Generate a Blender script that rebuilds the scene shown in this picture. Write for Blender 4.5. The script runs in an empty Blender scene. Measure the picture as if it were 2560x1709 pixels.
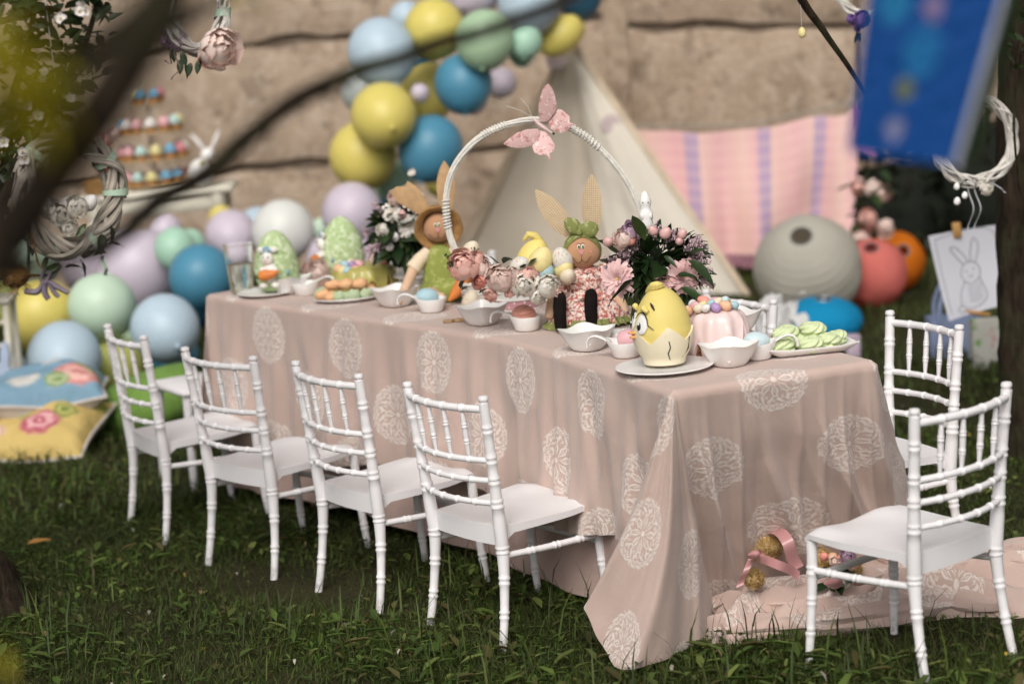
import bpy, math, random
import numpy as np
from mathutils import Vector, Matrix, Euler

R_ = math.radians
random.seed(7)
rng = np.random.default_rng(7)
scene = bpy.context.scene
COL = scene.collection

# ------------------------------------------------------------------ camera
FPX, PIT, CAMH, ROLL = 6044.5, R_(9.576), 1.7663, R_(-4.2514)
IW, IH = 2560.0, 1709.0
cd = bpy.data.cameras.new('camera')
cam = bpy.data.objects.new('camera', cd)
COL.objects.link(cam)
scene.camera = cam
cd.lens = FPX / IW * 36.0
cd.sensor_width = 36.0
cd.sensor_fit = 'HORIZONTAL'
cd.clip_start, cd.clip_end = 0.1, 500
cam.matrix_world = Matrix.Translation((0, 0, CAMH)) @ Matrix.Rotation(math.pi / 2 - PIT, 4, 'X') @ Matrix.Rotation(ROLL, 4, 'Z')
cd.dof.use_dof = True
cd.dof.focus_distance = 6.2
cd.dof.aperture_fstop = 2.1
cd.dof.aperture_blades = 0

# ------------------------------------------------------------------ world, sun, exposure
SUN_EL, SUN_AZ = R_(42), R_(-170)      # azimuth from +Y, clockwise seen from above
world = bpy.data.worlds.new('World')
scene.world = world
world.use_nodes = True
wt = world.node_tree
for n in list(wt.nodes):
    wt.nodes.remove(n)
w_out = wt.nodes.new('ShaderNodeOutputWorld')
w_bg = wt.nodes.new('ShaderNodeBackground')
w_sky = wt.nodes.new('ShaderNodeTexSky')
w_sky.sky_type = 'NISHITA'
w_sky.sun_disc = False
w_sky.sun_elevation = SUN_EL
w_sky.sun_rotation = SUN_AZ
w_sky.air_density, w_sky.dust_density, w_sky.ozone_density = 1.0, 6.0, 1.0
w_bg.inputs['Strength'].default_value = 0.085
w_hs = wt.nodes.new('ShaderNodeHueSaturation')      # overcast: the cloud layer takes most of the blue
w_hs.inputs['Saturation'].default_value = 0.08
wt.links.new(w_sky.outputs[0], w_hs.inputs['Color'])
wt.links.new(w_hs.outputs[0], w_bg.inputs[0])
wt.links.new(w_bg.outputs[0], w_out.inputs[0])
sl = bpy.data.lights.new('sun', 'SUN')
sl.energy = 1.5
sl.angle = R_(32)
sl.color = (1.0, 0.93, 0.84)
sun = bpy.data.objects.new('sun', sl)
COL.objects.link(sun)
_sd = Vector((math.sin(SUN_AZ) * math.cos(SUN_EL), math.cos(SUN_AZ) * math.cos(SUN_EL), math.sin(SUN_EL)))
sun.rotation_euler = _sd.to_track_quat('Z', 'Y').to_euler()
vs = scene.view_settings
vs.view_transform = 'Standard'
vs.look = 'None'
vs.exposure = 0.27
vs.gamma = 1.0
vs.use_curve_mapping = False
scene.render.engine = 'CYCLES'
scene.cycles.use_denoising = True
scene.cycles.max_bounces = 8
scene.cycles.transparent_max_bounces = 8

# ------------------------------------------------------------------ pixel -> place helpers
def ray(u, v):
    a, b = u - IW / 2, v - IH / 2
    cr, sr = math.cos(ROLL), math.sin(ROLL)
    a, b = a * cr + b * sr, -a * sr + b * cr
    X, Z = a / FPX, -b / FPX
    c, s = math.cos(PIT), math.sin(PIT)
    return Vector((X, c + Z * s, -s + Z * c))
def onz(u, v, z=0.0):
    d = ray(u, v)
    return Vector((0, 0, CAMH)) + d * ((z - CAMH) / d.z)
def aty(u, v, y):
    d = ray(u, v)
    return Vector((0, 0, CAMH)) + d * (y / d.y)

# ------------------------------------------------------------------ mesh builder
def vnoise(p, s=1.0):
    x, y, z = p[0] * s, p[1] * s, p[2] * s
    return (math.sin(x * 1.7 + 1.3 * math.sin(y * 1.1 + z)) + math.sin(y * 2.3 + 1.7 * math.sin(z * 1.3 + x * .7)) + math.sin(z * 1.9 + 1.1 * math.sin(x * 1.9 - y))) / 3
def frame(d, up=(0, 0, 1)):
    d = Vector(d).normalized()
    up = Vector(up)
    if abs(d.dot(up)) > .98:
        up = Vector((1, 0, 0))
    x = up.cross(d).normalized()
    return x, d.cross(x).normalized(), d
def mat_z(d, loc=(0, 0, 0), spin=0.0):
    """matrix whose local Z points along d"""
    x, y, z = frame(d)
    M = Matrix((x, y, z)).transposed().to_4x4()
    return Matrix.Translation(loc) @ M @ Matrix.Rotation(spin, 4, 'Z')
def rotz(a, loc=(0, 0, 0)):
    return Matrix.Translation(loc) @ Matrix.Rotation(a, 4, 'Z')
def smooth_path(pts, n=8, closed=False):
    P = [Vector(p) for p in pts]
    out = []
    m = len(P)
    rngs = range(m if closed else m - 1)
    for i in rngs:
        if closed:
            p0, p1, p2, p3 = P[(i - 1) % m], P[i], P[(i + 1) % m], P[(i + 2) % m]
        else:
            p0, p1, p2, p3 = P[max(i - 1, 0)], P[i], P[i + 1], P[min(i + 2, m - 1)]
        for k in range(n):
            t = k / n
            out.append(.5 * ((2 * p1) + (p2 - p0) * t + (2 * p0 - 5 * p1 + 4 * p2 - p3) * t * t + (3 * p1 - p0 - 3 * p2 + p3) * t ** 3))
    if not closed:
        out.append(P[-1])
    return out
def lerp_list(vals, n):
    m = len(vals) - 1
    o = []
    for i in range(n):
        t = i / (n - 1) * m
        k = min(int(t), m - 1)
        o.append(vals[k] + (vals[k + 1] - vals[k]) * (t - k))
    return o

class MB:
    def __init__(self):
        self.v, self.f, self.uv = [], [], None
    def add(self, vs_, fs, M=None):
        o = len(self.v)
        if M is not None:
            vs_ = [M @ Vector(p) for p in vs_]
        self.v += [tuple(p) for p in vs_]
        self.f += [tuple(i + o for i in f) for f in fs]
        return self
    def box(self, c, s, M=None, bev=0.0):
        x, y, z = s[0] / 2, s[1] / 2, s[2] / 2
        if bev <= 0:
            vv = [(c[0] + a * x, c[1] + b * y, c[2] + d * z) for a in (-1, 1) for b in (-1, 1) for d in (-1, 1)]
            return self.add(vv, [(0, 1, 3, 2), (4, 6, 7, 5), (0, 4, 5, 1), (2, 3, 7, 6), (0, 2, 6, 4), (1, 5, 7, 3)], M)
        vv, ff = [], []
        lv = [(-z, -bev), (-z + bev, 0), (z - bev, 0), (z, -bev)]
        for zz, ins in lv:
            X, Y = x + ins, y + ins
            b = bev
            for px, py in ((X - b, -Y), (X, -Y + b), (X, Y - b), (X - b, Y), (-X + b, Y), (-X, Y - b), (-X, -Y + b), (-X + b, -Y)):
                vv.append((c[0] + px, c[1] + py, c[2] + zz))
        for r in range(3):
            for k in range(8):
                ff.append((r * 8 + k, r * 8 + (k + 1) % 8, (r + 1) * 8 + (k + 1) % 8, (r + 1) * 8 + k))
        ff.append(tuple(range(7, -1, -1)))
        ff.append(tuple(range(24, 32)))
        return self.add(vv, ff, M)
    def tube(self, pts, r, n=8, closed=False, cap=True, M=None, flat=None):
        P = [Vector(p) for p in pts]
        m = len(P)
        rr = r if isinstance(r, (list, tuple)) else [r] * m
        if len(rr) != m:
            rr = lerp_list(list(rr), m)
        vv, ff = [], []
        t0 = (P[1] - P[0]).normalized()
        x = Vector((0, 0, 1)).cross(t0)
        if x.length < .1:
            x = Vector((1, 0, 0)).cross(t0)
        x.normalize()
        for i in range(m):
            if closed:
                t = (P[(i + 1) % m] - P[i - 1])
            else:
                t = P[min(i + 1, m - 1)] - P[max(i - 1, 0)]
            t.normalize()
            x = (x - t * x.dot(t))
            x.normalize()
            y = t.cross(x)
            for k in range(n):
                a = 2 * math.pi * k / n
                vv.append(P[i] + x * (math.cos(a) * rr[i]) + y * (math.sin(a) * rr[i] * (flat or 1)))
        for i in range(m if closed else m - 1):
            j = (i + 1) % m
            for k in range(n):
                ff.append((i * n + k, i * n + (k + 1) % n, j * n + (k + 1) % n, j * n + k))
        if cap and not closed:
            ff.append(tuple(range(n - 1, -1, -1)))
            ff.append(tuple((m - 1) * n + k for k in range(n)))
        return self.add(vv, ff, M)
    def lathe(self, prof, n=24, M=None, fn=None, cap=True):
        vv, ff = [], []
        for r, z in prof:
            for k in range(n):
                a = 2 * math.pi * k / n
                p = (r * math.cos(a), r * math.sin(a), z)
                vv.append(fn(p, a) if fn else p)
        m = len(prof)
        for i in range(m - 1):
            for k in range(n):
                ff.append((i * n + k, i * n + (k + 1) % n, (i + 1) * n + (k + 1) % n, (i + 1) * n + k))
        if cap:
            ff.append(tuple(range(n - 1, -1, -1)))
            ff.append(tuple((m - 1) * n + k for k in range(n)))
        return self.add(vv, ff, M)
    def ell(self, c, r, nu=20, nv=12, M=None, fn=None):
        if not isinstance(r, (tuple, list)):
            r = (r, r, r)
        vv = []
        for j in range(1, nv):
            t = math.pi * j / nv
            for k in range(nu):
                a = 2 * math.pi * k / nu
                p = Vector((math.sin(t) * math.cos(a), math.sin(t) * math.sin(a), math.cos(t)))
                if fn:
                    p = fn(p)
                vv.append((c[0] + p[0] * r[0], c[1] + p[1] * r[1], c[2] + p[2] * r[2]))
        top, bot = Vector((0, 0, 1)), Vector((0, 0, -1))
        if fn:
            top, bot = fn(top), fn(bot)
        vv += [(c[0] + top[0] * r[0], c[1] + top[1] * r[1], c[2] + top[2] * r[2]), (c[0] + bot[0] * r[0], c[1] + bot[1] * r[1], c[2] + bot[2] * r[2])]
        ff = []
        for j in range(nv - 2):
            for k in range(nu):
                ff.append((j * nu + k, (j + 1) * nu + k, (j + 1) * nu + (k + 1) % nu, j * nu + (k + 1) % nu))
        T, B = (nv - 1) * nu, (nv - 1) * nu + 1
        for k in range(nu):
            ff.append((T, k, (k + 1) % nu))
            ff.append((B, (nv - 2) * nu + (k + 1) % nu, (nv - 2) * nu + k))
        return self.add(vv, ff, M)
    def grid(self, nu, nv, fn, M=None, wrap=False, uv=None):
        vv = [fn(i / (nu - (0 if wrap else 1)), j / (nv - 1)) for j in range(nv) for i in range(nu)]
        ff = []
        for j in range(nv - 1):
            for i in range(nu if wrap else nu - 1):
                i2 = (i + 1) % nu
                ff.append((j * nu + i, j * nu + i2, (j + 1) * nu + i2, (j + 1) * nu + i))
        if uv:
            if self.uv is None:
                self.uv = []
            self.uv += [uv(i / (nu - 1), j / (nv - 1)) for j in range(nv) for i in range(nu)]
        return self.add(vv, ff, M)
    def prism(self, pts, th, M=None):
        """2D outline in XY, thickness along Z, centred"""
        n = len(pts)
        vv = [(p[0], p[1], -th / 2) for p in pts] + [(p[0], p[1], th / 2) for p in pts]
        ff = [tuple(range(n - 1, -1, -1)), tuple(range(n, 2 * n))] + [(k, (k + 1) % n, n + (k + 1) % n, n + k) for k in range(n)]
        return self.add(vv, ff, M)
    def puff(self, pts, th, M=None, rings=5):
        """stuffed shape: outline swollen towards its middle on both sides"""
        n = len(pts)
        cx, cy = sum(p[0] for p in pts) / n, sum(p[1] for p in pts) / n
        vv, ff = [], []
        for sgn in (1, -1):
            o = len(vv)
            for r in range(rings):
                k = 1 - r / rings
                z = th / 2 * math.sqrt(max(0, 1 - k * k)) * sgn
                vv += [(cx + (p[0] - cx) * k, cy + (p[1] - cy) * k, z) for p in pts]
            vv.append((cx, cy, th / 2 * sgn))
            for r in range(rings - 1):
                for i in range(n):
                    a, b, c, d = o + r * n + i, o + r * n + (i + 1) % n, o + (r + 1) * n + (i + 1) % n, o + (r + 1) * n + i
                    ff.append((a, b, c, d) if sgn > 0 else (d, c, b, a))
            for i in range(n):
                a, b, c = o + (rings - 1) * n + i, o + (rings - 1) * n + (i + 1) % n, o + rings * n
                ff.append((a, b, c) if sgn > 0 else (c, b, a))
        return self.add(vv, ff, M)
    def mesh(self, name):
        me = bpy.data.meshes.new(name)
        me.from_pydata(self.v, [], self.f)
        if self.uv is not None:
            lay = me.uv_layers.new(name='UVMap')
            li = np.zeros(len(me.loops), dtype=np.int32)
            me.loops.foreach_get('vertex_index', li)
            lay.data.foreach_set('uv', np.array(self.uv, dtype=np.float32)[li].ravel())
        return me
    def build(self, name, mat, parent=None, smooth=True, M=None):
        me = self.mesh(name)
        return link(name, me, mat, parent, smooth, M)

def link(name, me, mat, parent=None, smooth=True, M=None):
    if mat is not None and not me.materials:
        me.materials.append(mat)
    if smooth is True:
        me.shade_smooth()
        try:
            me.set_sharp_from_angle(angle=R_(50))
        except Exception:
            pass
    o = bpy.data.objects.new(name, me)
    COL.objects.link(o)
    if parent is not None:
        o.parent = parent
    if M is not None:
        o.matrix_local = M if parent is not None else M
        if parent is None:
            o.matrix_world = M
    return o
def tag(o, label, cat, group=None, kind=None):
    o['label'] = label
    o['category'] = cat
    if group:
        o['group'] = group
    if kind:
        o['kind'] = kind
    return o
def thing(name, label, cat, loc=(0, 0, 0), rz=0.0, group=None, M=None):
    o = bpy.data.objects.new(name, None)
    o.empty_display_size = .05
    COL.objects.link(o)
    o.matrix_world = M if M is not None else rotz(rz, loc)
    return tag(o, label, cat, group)
def copy_tree(o, parent=None):
    c = o.copy()
    COL.objects.link(c)
    c.parent = parent
    for ch in [x for x in bpy.data.objects if x.parent == o]:
        copy_tree(ch, c)
    return c

# ------------------------------------------------------------------ procedural materials
class X:
    """a node socket with arithmetic"""
    nt = None
    def __init__(s, sock):
        s.s = sock
    @staticmethod
    def m(op, *a, clamp=False):
        n = X.nt.nodes.new('ShaderNodeMath')
        n.operation = op
        n.use_clamp = clamp
        for i, v in enumerate(a):
            if isinstance(v, X):
                X.nt.links.new(v.s, n.inputs[i])
            else:
                n.inputs[i].default_value = v
        return X(n.outputs[0])
    def __add__(s, o): return X.m('ADD', s, o)
    __radd__ = __add__
    def __sub__(s, o): return X.m('SUBTRACT', s, o)
    def __rsub__(s, o): return X.m('SUBTRACT', o, s)
    def __mul__(s, o): return X.m('MULTIPLY', s, o)
    __rmul__ = __mul__
    def __truediv__(s, o): return X.m('DIVIDE', s, o)
    def step(s, e, w):      # smooth 0..1 around e
        return X.m('DIVIDE', s - (e - w), 2 * w, clamp=True)
    def max(s, o): return X.m('MAXIMUM', s, o)
    def min(s, o): return X.m('MINIMUM', s, o)
def nodes(name):
    m = bpy.data.materials.new(name)
    m.use_nodes = True
    X.nt = m.node_tree
    b = m.node_tree.nodes['Principled BSDF']
    return m, m.node_tree, b
def coord(kind='Object'):
    n = X.nt.nodes.new('ShaderNodeTexCoord')
    return n.outputs[kind]
def noise(vec, scale, detail=3, rough=.55, dist=0.0):
    n = X.nt.nodes.new('ShaderNodeTexNoise')
    n.inputs['Scale'].default_value = scale
    n.inputs['Detail'].default_value = detail
    n.inputs['Roughness'].default_value = rough
    n.inputs['Distortion'].default_value = dist
    if vec is not None:
        X.nt.links.new(vec, n.inputs['Vector'])
    return X(n.outputs[0])
def mixc(fac, a, b):
    n = X.nt.nodes.new('ShaderNodeMix')
    n.data_type = 'RGBA'
    for i, v in ((0, fac), (6, a), (7, b)):
        if isinstance(v, X):
            X.nt.links.new(v.s, n.inputs[i])
        elif hasattr(v, 'is_linked'):
            X.nt.links.new(v, n.inputs[i])
        elif i == 0:
            n.inputs[i].default_value = v
        else:
            n.inputs[i].default_value = (*v, 1)
    return n.outputs[2]
def bumpn(h, strength, dist, b):
    n = X.nt.nodes.new('ShaderNodeBump')
    n.inputs['Strength'].default_value = strength
    n.inputs['Distance'].default_value = dist
    X.nt.links.new(h.s if isinstance(h, X) else h, n.inputs['Height'])
    X.nt.links.new(n.outputs[0], b.inputs['Normal'])
_mats = {}
def M_(name, col, rough=.6, var=.12, scale=14, bump=.0, bscale=60, bdist=.002, spec=.4, sub=0.0, col2=None, trans=0.0, sheen=0.0, metal=0.0, edge=None):
    if name in _mats:
        return _mats[name]
    m, nt, b = nodes(name)
    c2 = col2 if col2 is not None else tuple(max(0, c * (1 - 2 * var)) for c in col)
    c1 = col if col2 is not None else tuple(min(1, c * (1 + var)) for c in col)
    co = coord('Object')
    f = noise(co, scale, 4).step(.5, .22)
    nt.links.new(mixc(f, c2, c1), b.inputs['Base Color'])
    rn = noise(co, scale * 2.3, 2)
    nt.links.new((rn * .16 + (rough - .08)).s, b.inputs['Roughness'])
    b.inputs['Specular IOR Level'].default_value = spec
    b.inputs['Metallic'].default_value = metal
    if sub:
        b.inputs['Subsurface Weight'].default_value = sub
        b.inputs['Subsurface Radius'].default_value = (.012, .008, .006)
        b.inputs['Subsurface Scale'].default_value = 1.0
    if trans:
        b.inputs['Transmission Weight'].default_value = trans
    if sheen:
        b.inputs['Sheen Weight'].default_value = sheen
    if bump:
        bumpn(noise(co, bscale, 4), bump, bdist, b)
    _mats[name] = m
    return m

# ------------------------------------------------------------------ ground
def gz(x, y):
    return .012 * math.sin(x * 2.1 + 1) * math.cos(y * 1.7) + .008 * math.sin(x * 5.3 + y * 4.1)
def soil_mat():
    m, nt, b = nodes('soil')
    co = coord('Object')
    f = noise(co, 3, 5, .65).step(.5, .2)
    c = mixc(f, (.02, .022, .009), (.05, .045, .02))
    f2 = noise(co, 40, 3).step(.62, .08)
    nt.links.new(mixc(f2 * .6, c, (.055, .045, .025)), b.inputs['Base Color'])
    b.inputs['Roughness'].default_value = .95
    b.inputs['Specular IOR Level'].default_value = .1
    bumpn(noise(co, 60, 4), .8, .02, b)
    return m
g = MB()
xs = [-120, -60, -25, -10] + list(np.linspace(-5, 5, 51)) + [10, 25, 60, 120]
ys = [-60, -20, 0] + list(np.linspace(3, 14, 56)) + [20, 45, 100, 200]
g.v = [(x, y, gz(x, y) if abs(x) <= 5 and 3 <= y <= 14 else 0) for y in ys for x in xs]
nx = len(xs)
g.f = [(j * nx + i, j * nx + i + 1, (j + 1) * nx + i + 1, (j + 1) * nx + i) for j in range(len(ys) - 1) for i in range(nx - 1)]
ground = g.build('ground', soil_mat())
ground['kind'] = 'structure'

def blades_mesh(name, n, xr, yr, hr, wr, lean, cols, kind='blade', dens=None):
    """n grass blades or small leaves as one mesh, numpy built, with a colour attribute"""
    x = rng.uniform(*xr, n)
    y = rng.uniform(*yr, n)
    patch = np.sin(x * 3.1 + np.sin(y * 2.3) * 1.5) + np.sin(y * 4.7 + x * 1.9) + .7 * np.sin(x * 9 + y * 7.3)
    keep = rng.uniform(-2.2, 2.2, n) < patch + (dens or .6)
    # the sown strip that the lens could see, with a wide margin
    keep &= np.abs(x) < .27 * y + .85
    x, y, patch = x[keep], y[keep], patch[keep]
    n = len(x)
    z = .012 * np.sin(x * 2.1 + 1) * np.cos(y * 1.7) + .008 * np.sin(x * 5.3 + y * 4.1) - .003
    h = rng.uniform(*hr, n) * (1 + .18 * patch)
    w = rng.uniform(*wr, n)
    a = rng.uniform(0, 2 * np.pi, n)
    d = np.stack([np.cos(a), np.sin(a)], 1)
    p = np.stack([-np.sin(a), np.cos(a)], 1)
    l = rng.uniform(*lean, n) * h
    base = np.stack([x, y, z], 1)
    def P(fwd, side, up):
        o = base.copy()
        o[:, :2] += d * (l * fwd)[:, None] + p * (w * side)[:, None]
        o[:, 2] += h * up
        return o
    if kind == 'blade':
        V = np.stack([P(0, -.5, 0), P(0, .5, 0), P(.35, .42, .6), P(.35, -.42, .6), P(1, 0, 1.0)], 1).reshape(-1, 3)
        F = np.array([[0, 1, 2, 3, -1], [3, 2, 4, -1, -1]])
        lv = [[0, 1, 2, 3], [3, 2, 4]]
        k = 5
    else:
        V = np.stack([P(0, 0, .5), P(.32, .5, .74), P(.5, 0, .68), P(.32, -.5, .74), P(.8, .36, .84), P(.8, -.36, .84), P(1.05, 0, .8)], 1).reshape(-1, 3)
        lv = [[0, 1, 2], [0, 2, 3], [2, 1, 4, 6], [2, 6, 5, 3]]
        k = 7
    me = bpy.data.meshes.new(name)
    off = np.arange(n) * k
    loops = np.concatenate([np.array(f)[None, :] + off[:, None] for f in lv], 1).ravel()
    sizes = np.tile([len(f) for f in lv], n)
    starts = np.concatenate([[0], np.cumsum(sizes)[:-1]])
    me.vertices.add(len(V))
    me.vertices.foreach_set('co', V.astype(np.float32).ravel())
    me.loops.add(len(loops))
    me.loops.foreach_set('vertex_index', loops.astype(np.int32))
    me.polygons.add(len(sizes))
    me.polygons.foreach_set('loop_start', starts.astype(np.int32))
    me.update(calc_edges=True)
    cols = np.array(cols)
    ci = cols[rng.integers(0, len(cols), n)] * rng.uniform(.6, 1.35, (n, 1))
    ca = np.concatenate([np.repeat(ci, k, 0), np.ones((n * k, 1))], 1)
    at = me.color_attributes.new('tint', 'FLOAT_COLOR', 'POINT')
    at.data.foreach_set('color', ca.astype(np.float32).ravel())
    return me
def tint_mat(name, rough=.55, tl=.35, spec=.3):
    m, nt, b = nodes(name)
    a = nt.nodes.new('ShaderNodeAttribute')
    a.attribute_name = 'tint'
    f = noise(coord('Object'), 1.3, 3).step(.5, .2)
    c = mixc(f * .5, a.outputs[0], (.022, .032, .009))
    f2 = noise(coord('Object'), 2.6, 3).step(.60, .12)        # worn, drier patches
    c = mixc(f2 * .28, c, (.095, .09, .035))
    nt.links.new(c, b.inputs['Base Color'])
    b.inputs['Roughness'].default_value = rough
    b.inputs['Specular IOR Level'].default_value = spec
    t = nt.nodes.new('ShaderNodeBsdfTranslucent')
    nt.links.new(c, t.inputs[0])
    mx = nt.nodes.new('ShaderNodeMixShader')
    mx.inputs[0].default_value = tl
    nt.links.new(b.outputs[0], mx.inputs[1])
    nt.links.new(t.outputs[0], mx.inputs[2])
    nt.links.new(mx.outputs[0], nt.nodes['Material Output'].inputs[0])
    return m
GRASS = tint_mat('grass_blades')
gcol = [(.060, .105, .016), (.080, .130, .022), (.040, .070, .012), (.115, .155, .03), (.10, .095, .03), (.055, .095, .017)]
def stuff(name, me, mat, label, cat):
    o = link(name, me, mat, None, False)
    tag(o, label, cat, kind='stuff')
    return o
stuff('grass', blades_mesh('grass', 330000, (-2.9, 2.9), (4.5, 7.8), (.012, .038), (.0018, .0036), (.4, 1.9), gcol), GRASS, 'short dark green lawn grass around the table', 'grass')
stuff('grass', blades_mesh('grass', 95000, (-4.3, 4.3), (7.6, 13.2), (.03, .07), (.004, .008), (.3, 1.1), gcol), GRASS, 'dark lawn grass farther back below the wall', 'grass')
lcol = [(.085, .145, .025), (.13, .195, .04), (.06, .10, .02), (.20, .245, .065), (.10, .15, .035), (.13, .11, .04)]
stuff('ground_cover', blades_mesh('ground_cover', 34000, (-2.4, 2.4), (4.7, 9.0), (.018, .036), (.007, .016), (.5, 1.3), lcol, 'leaf', -.2), GRASS, 'clover and plantain leaves growing in the lawn', 'weeds')
stuff('broad_weeds', blades_mesh('broad_weeds', 3400, (-2.2, 2.2), (4.75, 7.2), (.03, .055), (.013, .024), (.7, 1.5), lcol, 'leaf', -.6), GRASS, 'broad dandelion and plantain leaves in clumps on the lawn', 'weeds')
stuff('tall_grass', blades_mesh('tall_grass', 2600, (-2.2, 2.2), (4.75, 7.0), (.07, .13), (.003, .006), (.2, .8), gcol), GRASS, 'longer thin grass blades standing out of the lawn', 'grass')
scol_ = None
pcol = [(.6, .55, .5), (.55, .5, .42), (.3, .22, .1), (.5, .35, .05), (.16, .1, .045)]
stuff('fallen_petals', blades_mesh('fallen_petals', 420, (-2.2, 2.2), (4.8, 8.5), (.03, .05), (.006, .012), (.15, .35), pcol, 'leaf', .8), GRASS, 'fallen pale blossom petals scattered over the lawn', 'petals')

# ------------------------------------------------------------------ concrete wall
def wall_mat(name, k=1.15):
    m, nt, b = nodes(name)
    co = coord('Object')
    f = noise(co, 1.1, 6, .7).step(.5, .2)
    c = mixc(f, (.345 * k, .258 * k, .185 * k), (.52 * k, .40 * k, .305 * k))
    mp = nt.nodes.new('ShaderNodeMapping')
    mp.inputs['Scale'].default_value = (1, 1, .3)
    nt.links.new(co, mp.inputs[0])
    f4 = noise(mp.outputs[0], 4.5, 6, .7, .3).step(.57, .10)       # rain streaks
    c = mixc(f4 * .55, c, (.20 * k, .15 * k, .105 * k))
    f2 = noise(co, 6, 6, .75, .6).step(.60, .06)
    c = mixc(f2 * .8, c, (.15 * k, .11 * k, .075 * k))
    f3 = noise(co, 13, 5, .75).step(.58, .08)
    c = mixc(f3 * .6, c, (.60 * k, .50 * k, .41 * k))
    nt.links.new(c, b.inputs['Base Color'])
    b.inputs['Roughness'].default_value = .92
    b.inputs['Specular IOR Level'].default_value = .15
    bumpn(noise(co, 30, 6, .7), .9, .03, b)
    return m
WALL = wall_mat('weathered_concrete')
WALLD = wall_mat('dark_mortar', .5)
def slab(w, h, t, seed):
    nxs, nzs = int(w / .12), 8
    rr = random.Random(seed)
    ph = [rr.uniform(0, 6) for _ in range(4)]
    def ed(x, top):
        return .020 * math.sin(x * 7 + ph[0] + top) * math.sin(x * 2.3 + ph[3]) + .012 * math.sin(x * 17 + ph[1] + 2 * top) + .010 * math.sin(x * 41 + ph[2]) + .006
    b = MB()
    def fn(u, v):
        x = (u - .5) * w
        z = v * h
        if v == 0:
            z += abs(ed(x, 0))
        if v == 1:
            z -= abs(ed(x, 1))
        y = -t / 2 + .006 * vnoise((x, z, seed), 5)
        if v in (0, 1):
            y += .02
        return (x, y, z)
    b.grid(nxs, nzs, fn)
    n = len(b.v)
    b.v += [(x, t / 2, z) for x, y, z in b.v]
    k = nxs
    b.f += [tuple(i + n for i in reversed(f)) for f in b.f]
    top = [(nzs - 1) * k + i for i in range(k)]
    for i in range(k - 1):
        b.f.append((top[i], top[i + 1], top[i + 1] + n, top[i] + n))
        b.f.append((i + 1, i, i + n, i + 1 + n))
    for j in range(nzs - 1):
        b.f.append(((j + 1) * k, j * k, j * k + n, (j + 1) * k + n))
        b.f.append((j * k + k - 1, (j + 1) * k + k - 1, (j + 1) * k + k - 1 + n, j * k + k - 1 + n))
    return b
wall = thing('concrete_wall', 'weathered beige concrete panel wall closing off the garden', 'wall', (0, 0, 0))
def wall_run(p0, p1, tilt, seed, zs=(0, .68, 1.33, 1.98, 2.5)):
    p0, p1 = Vector(p0), Vector(p1)
    d = p1 - p0
    L = d.length
    ang = math.atan2(d.y, d.x)
    mid = (p0 + p1) / 2
    for i in range(len(zs) - 1):
        b = slab(L - .02, zs[i + 1] - zs[i] - .016, .10, seed + i)
        b.build('panel', WALL, wall, True, Matrix.Translation((mid.x, mid.y, zs[i] - .04)) @ Matrix.Rotation(ang, 4, 'Z') @ Matrix.Rotation(tilt, 4, 'Y'))
    MB().box((0, .02, 1.2), (L, .03, 2.4)).build('joint_fill', WALLD, wall, False, Matrix.Translation((mid.x, mid.y, 0)) @ Matrix.Rotation(ang, 4, 'Z') @ Matrix.Rotation(tilt, 4, 'Y'))
wall_run((-4.6, 13.0, 0), (.62, 13.0, 0), 0.0, 11)
wall_run((-10.2, 13.0, 0), (-4.75, 13.0, 0), 0.0, 71)
wall_run((5.5, 12.1, 0), (10.8, 11.9, 0), 0.0, 91)
wall_run((.72, 13.0, 0), (1.86, 12.35, 0), R_(2.5), 31, (0, .60, 1.25, 1.90, 2.45))
wall_run((2.02, 12.35, 0), (5.4, 12.1, 0), 0.0, 51)
for x, y in ((.67, 13.0), (1.94, 12.33), (-4.7, 13.0)):
    MB().box((0, 0, 1.2), (.13, .16, 2.55), bev=.012).build('post', WALL, wall, True, Matrix.Translation((x, y, 0)))

# ------------------------------------------------------------------ tables
TZ = .68
N = onz(1684, 975, TZ); Rc = onz(2178, 900, TZ); J = onz(1283, 846, TZ); L_ = onz(523, 735, TZ)
wv = Rc - N
fa = (L_ - J).normalized()
fb = Vector((fa.y, -fa.x, 0))
J2 = J + (wv + fb * wv.length) / 2
B_ = L_ + fb * wv.length
front = smooth_path([N, N + (J - N) * .5, N + (J - N) * .86, J + (L_ - J) * .1, J + (L_ - J) * .5, L_], 40)
back = smooth_path([Rc, Rc + (J2 - Rc) * .5, Rc + (J2 - Rc) * .86, J2 + (B_ - J2) * .1, J2 + (B_ - J2) * .5, B_], 40)
def path_at(P, t):
    k = min(int(t * (len(P) - 1)), len(P) - 2)
    return P[k].lerp(P[k + 1], t * (len(P) - 1) - k)
FL = [0.0]
for i in range(1, len(front)):
    FL.append(FL[-1] + (front[i] - front[i - 1]).length)
ALEN = FL[-1]
def front_at(a, P=front):
    """point of the front (or back) edge at arc length a of the front edge"""
    a = max(0, min(ALEN, a))
    k = int(np.searchsorted(FL, a)) - 1
    k = max(0, min(k, len(front) - 2))
    t = (a - FL[k]) / max(1e-9, FL[k + 1] - FL[k])
    return P[k].lerp(P[k + 1], t)
WOOD = M_('raw_pine', (.42, .27, .14), .65, .2, 9, .3, 40)
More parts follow.
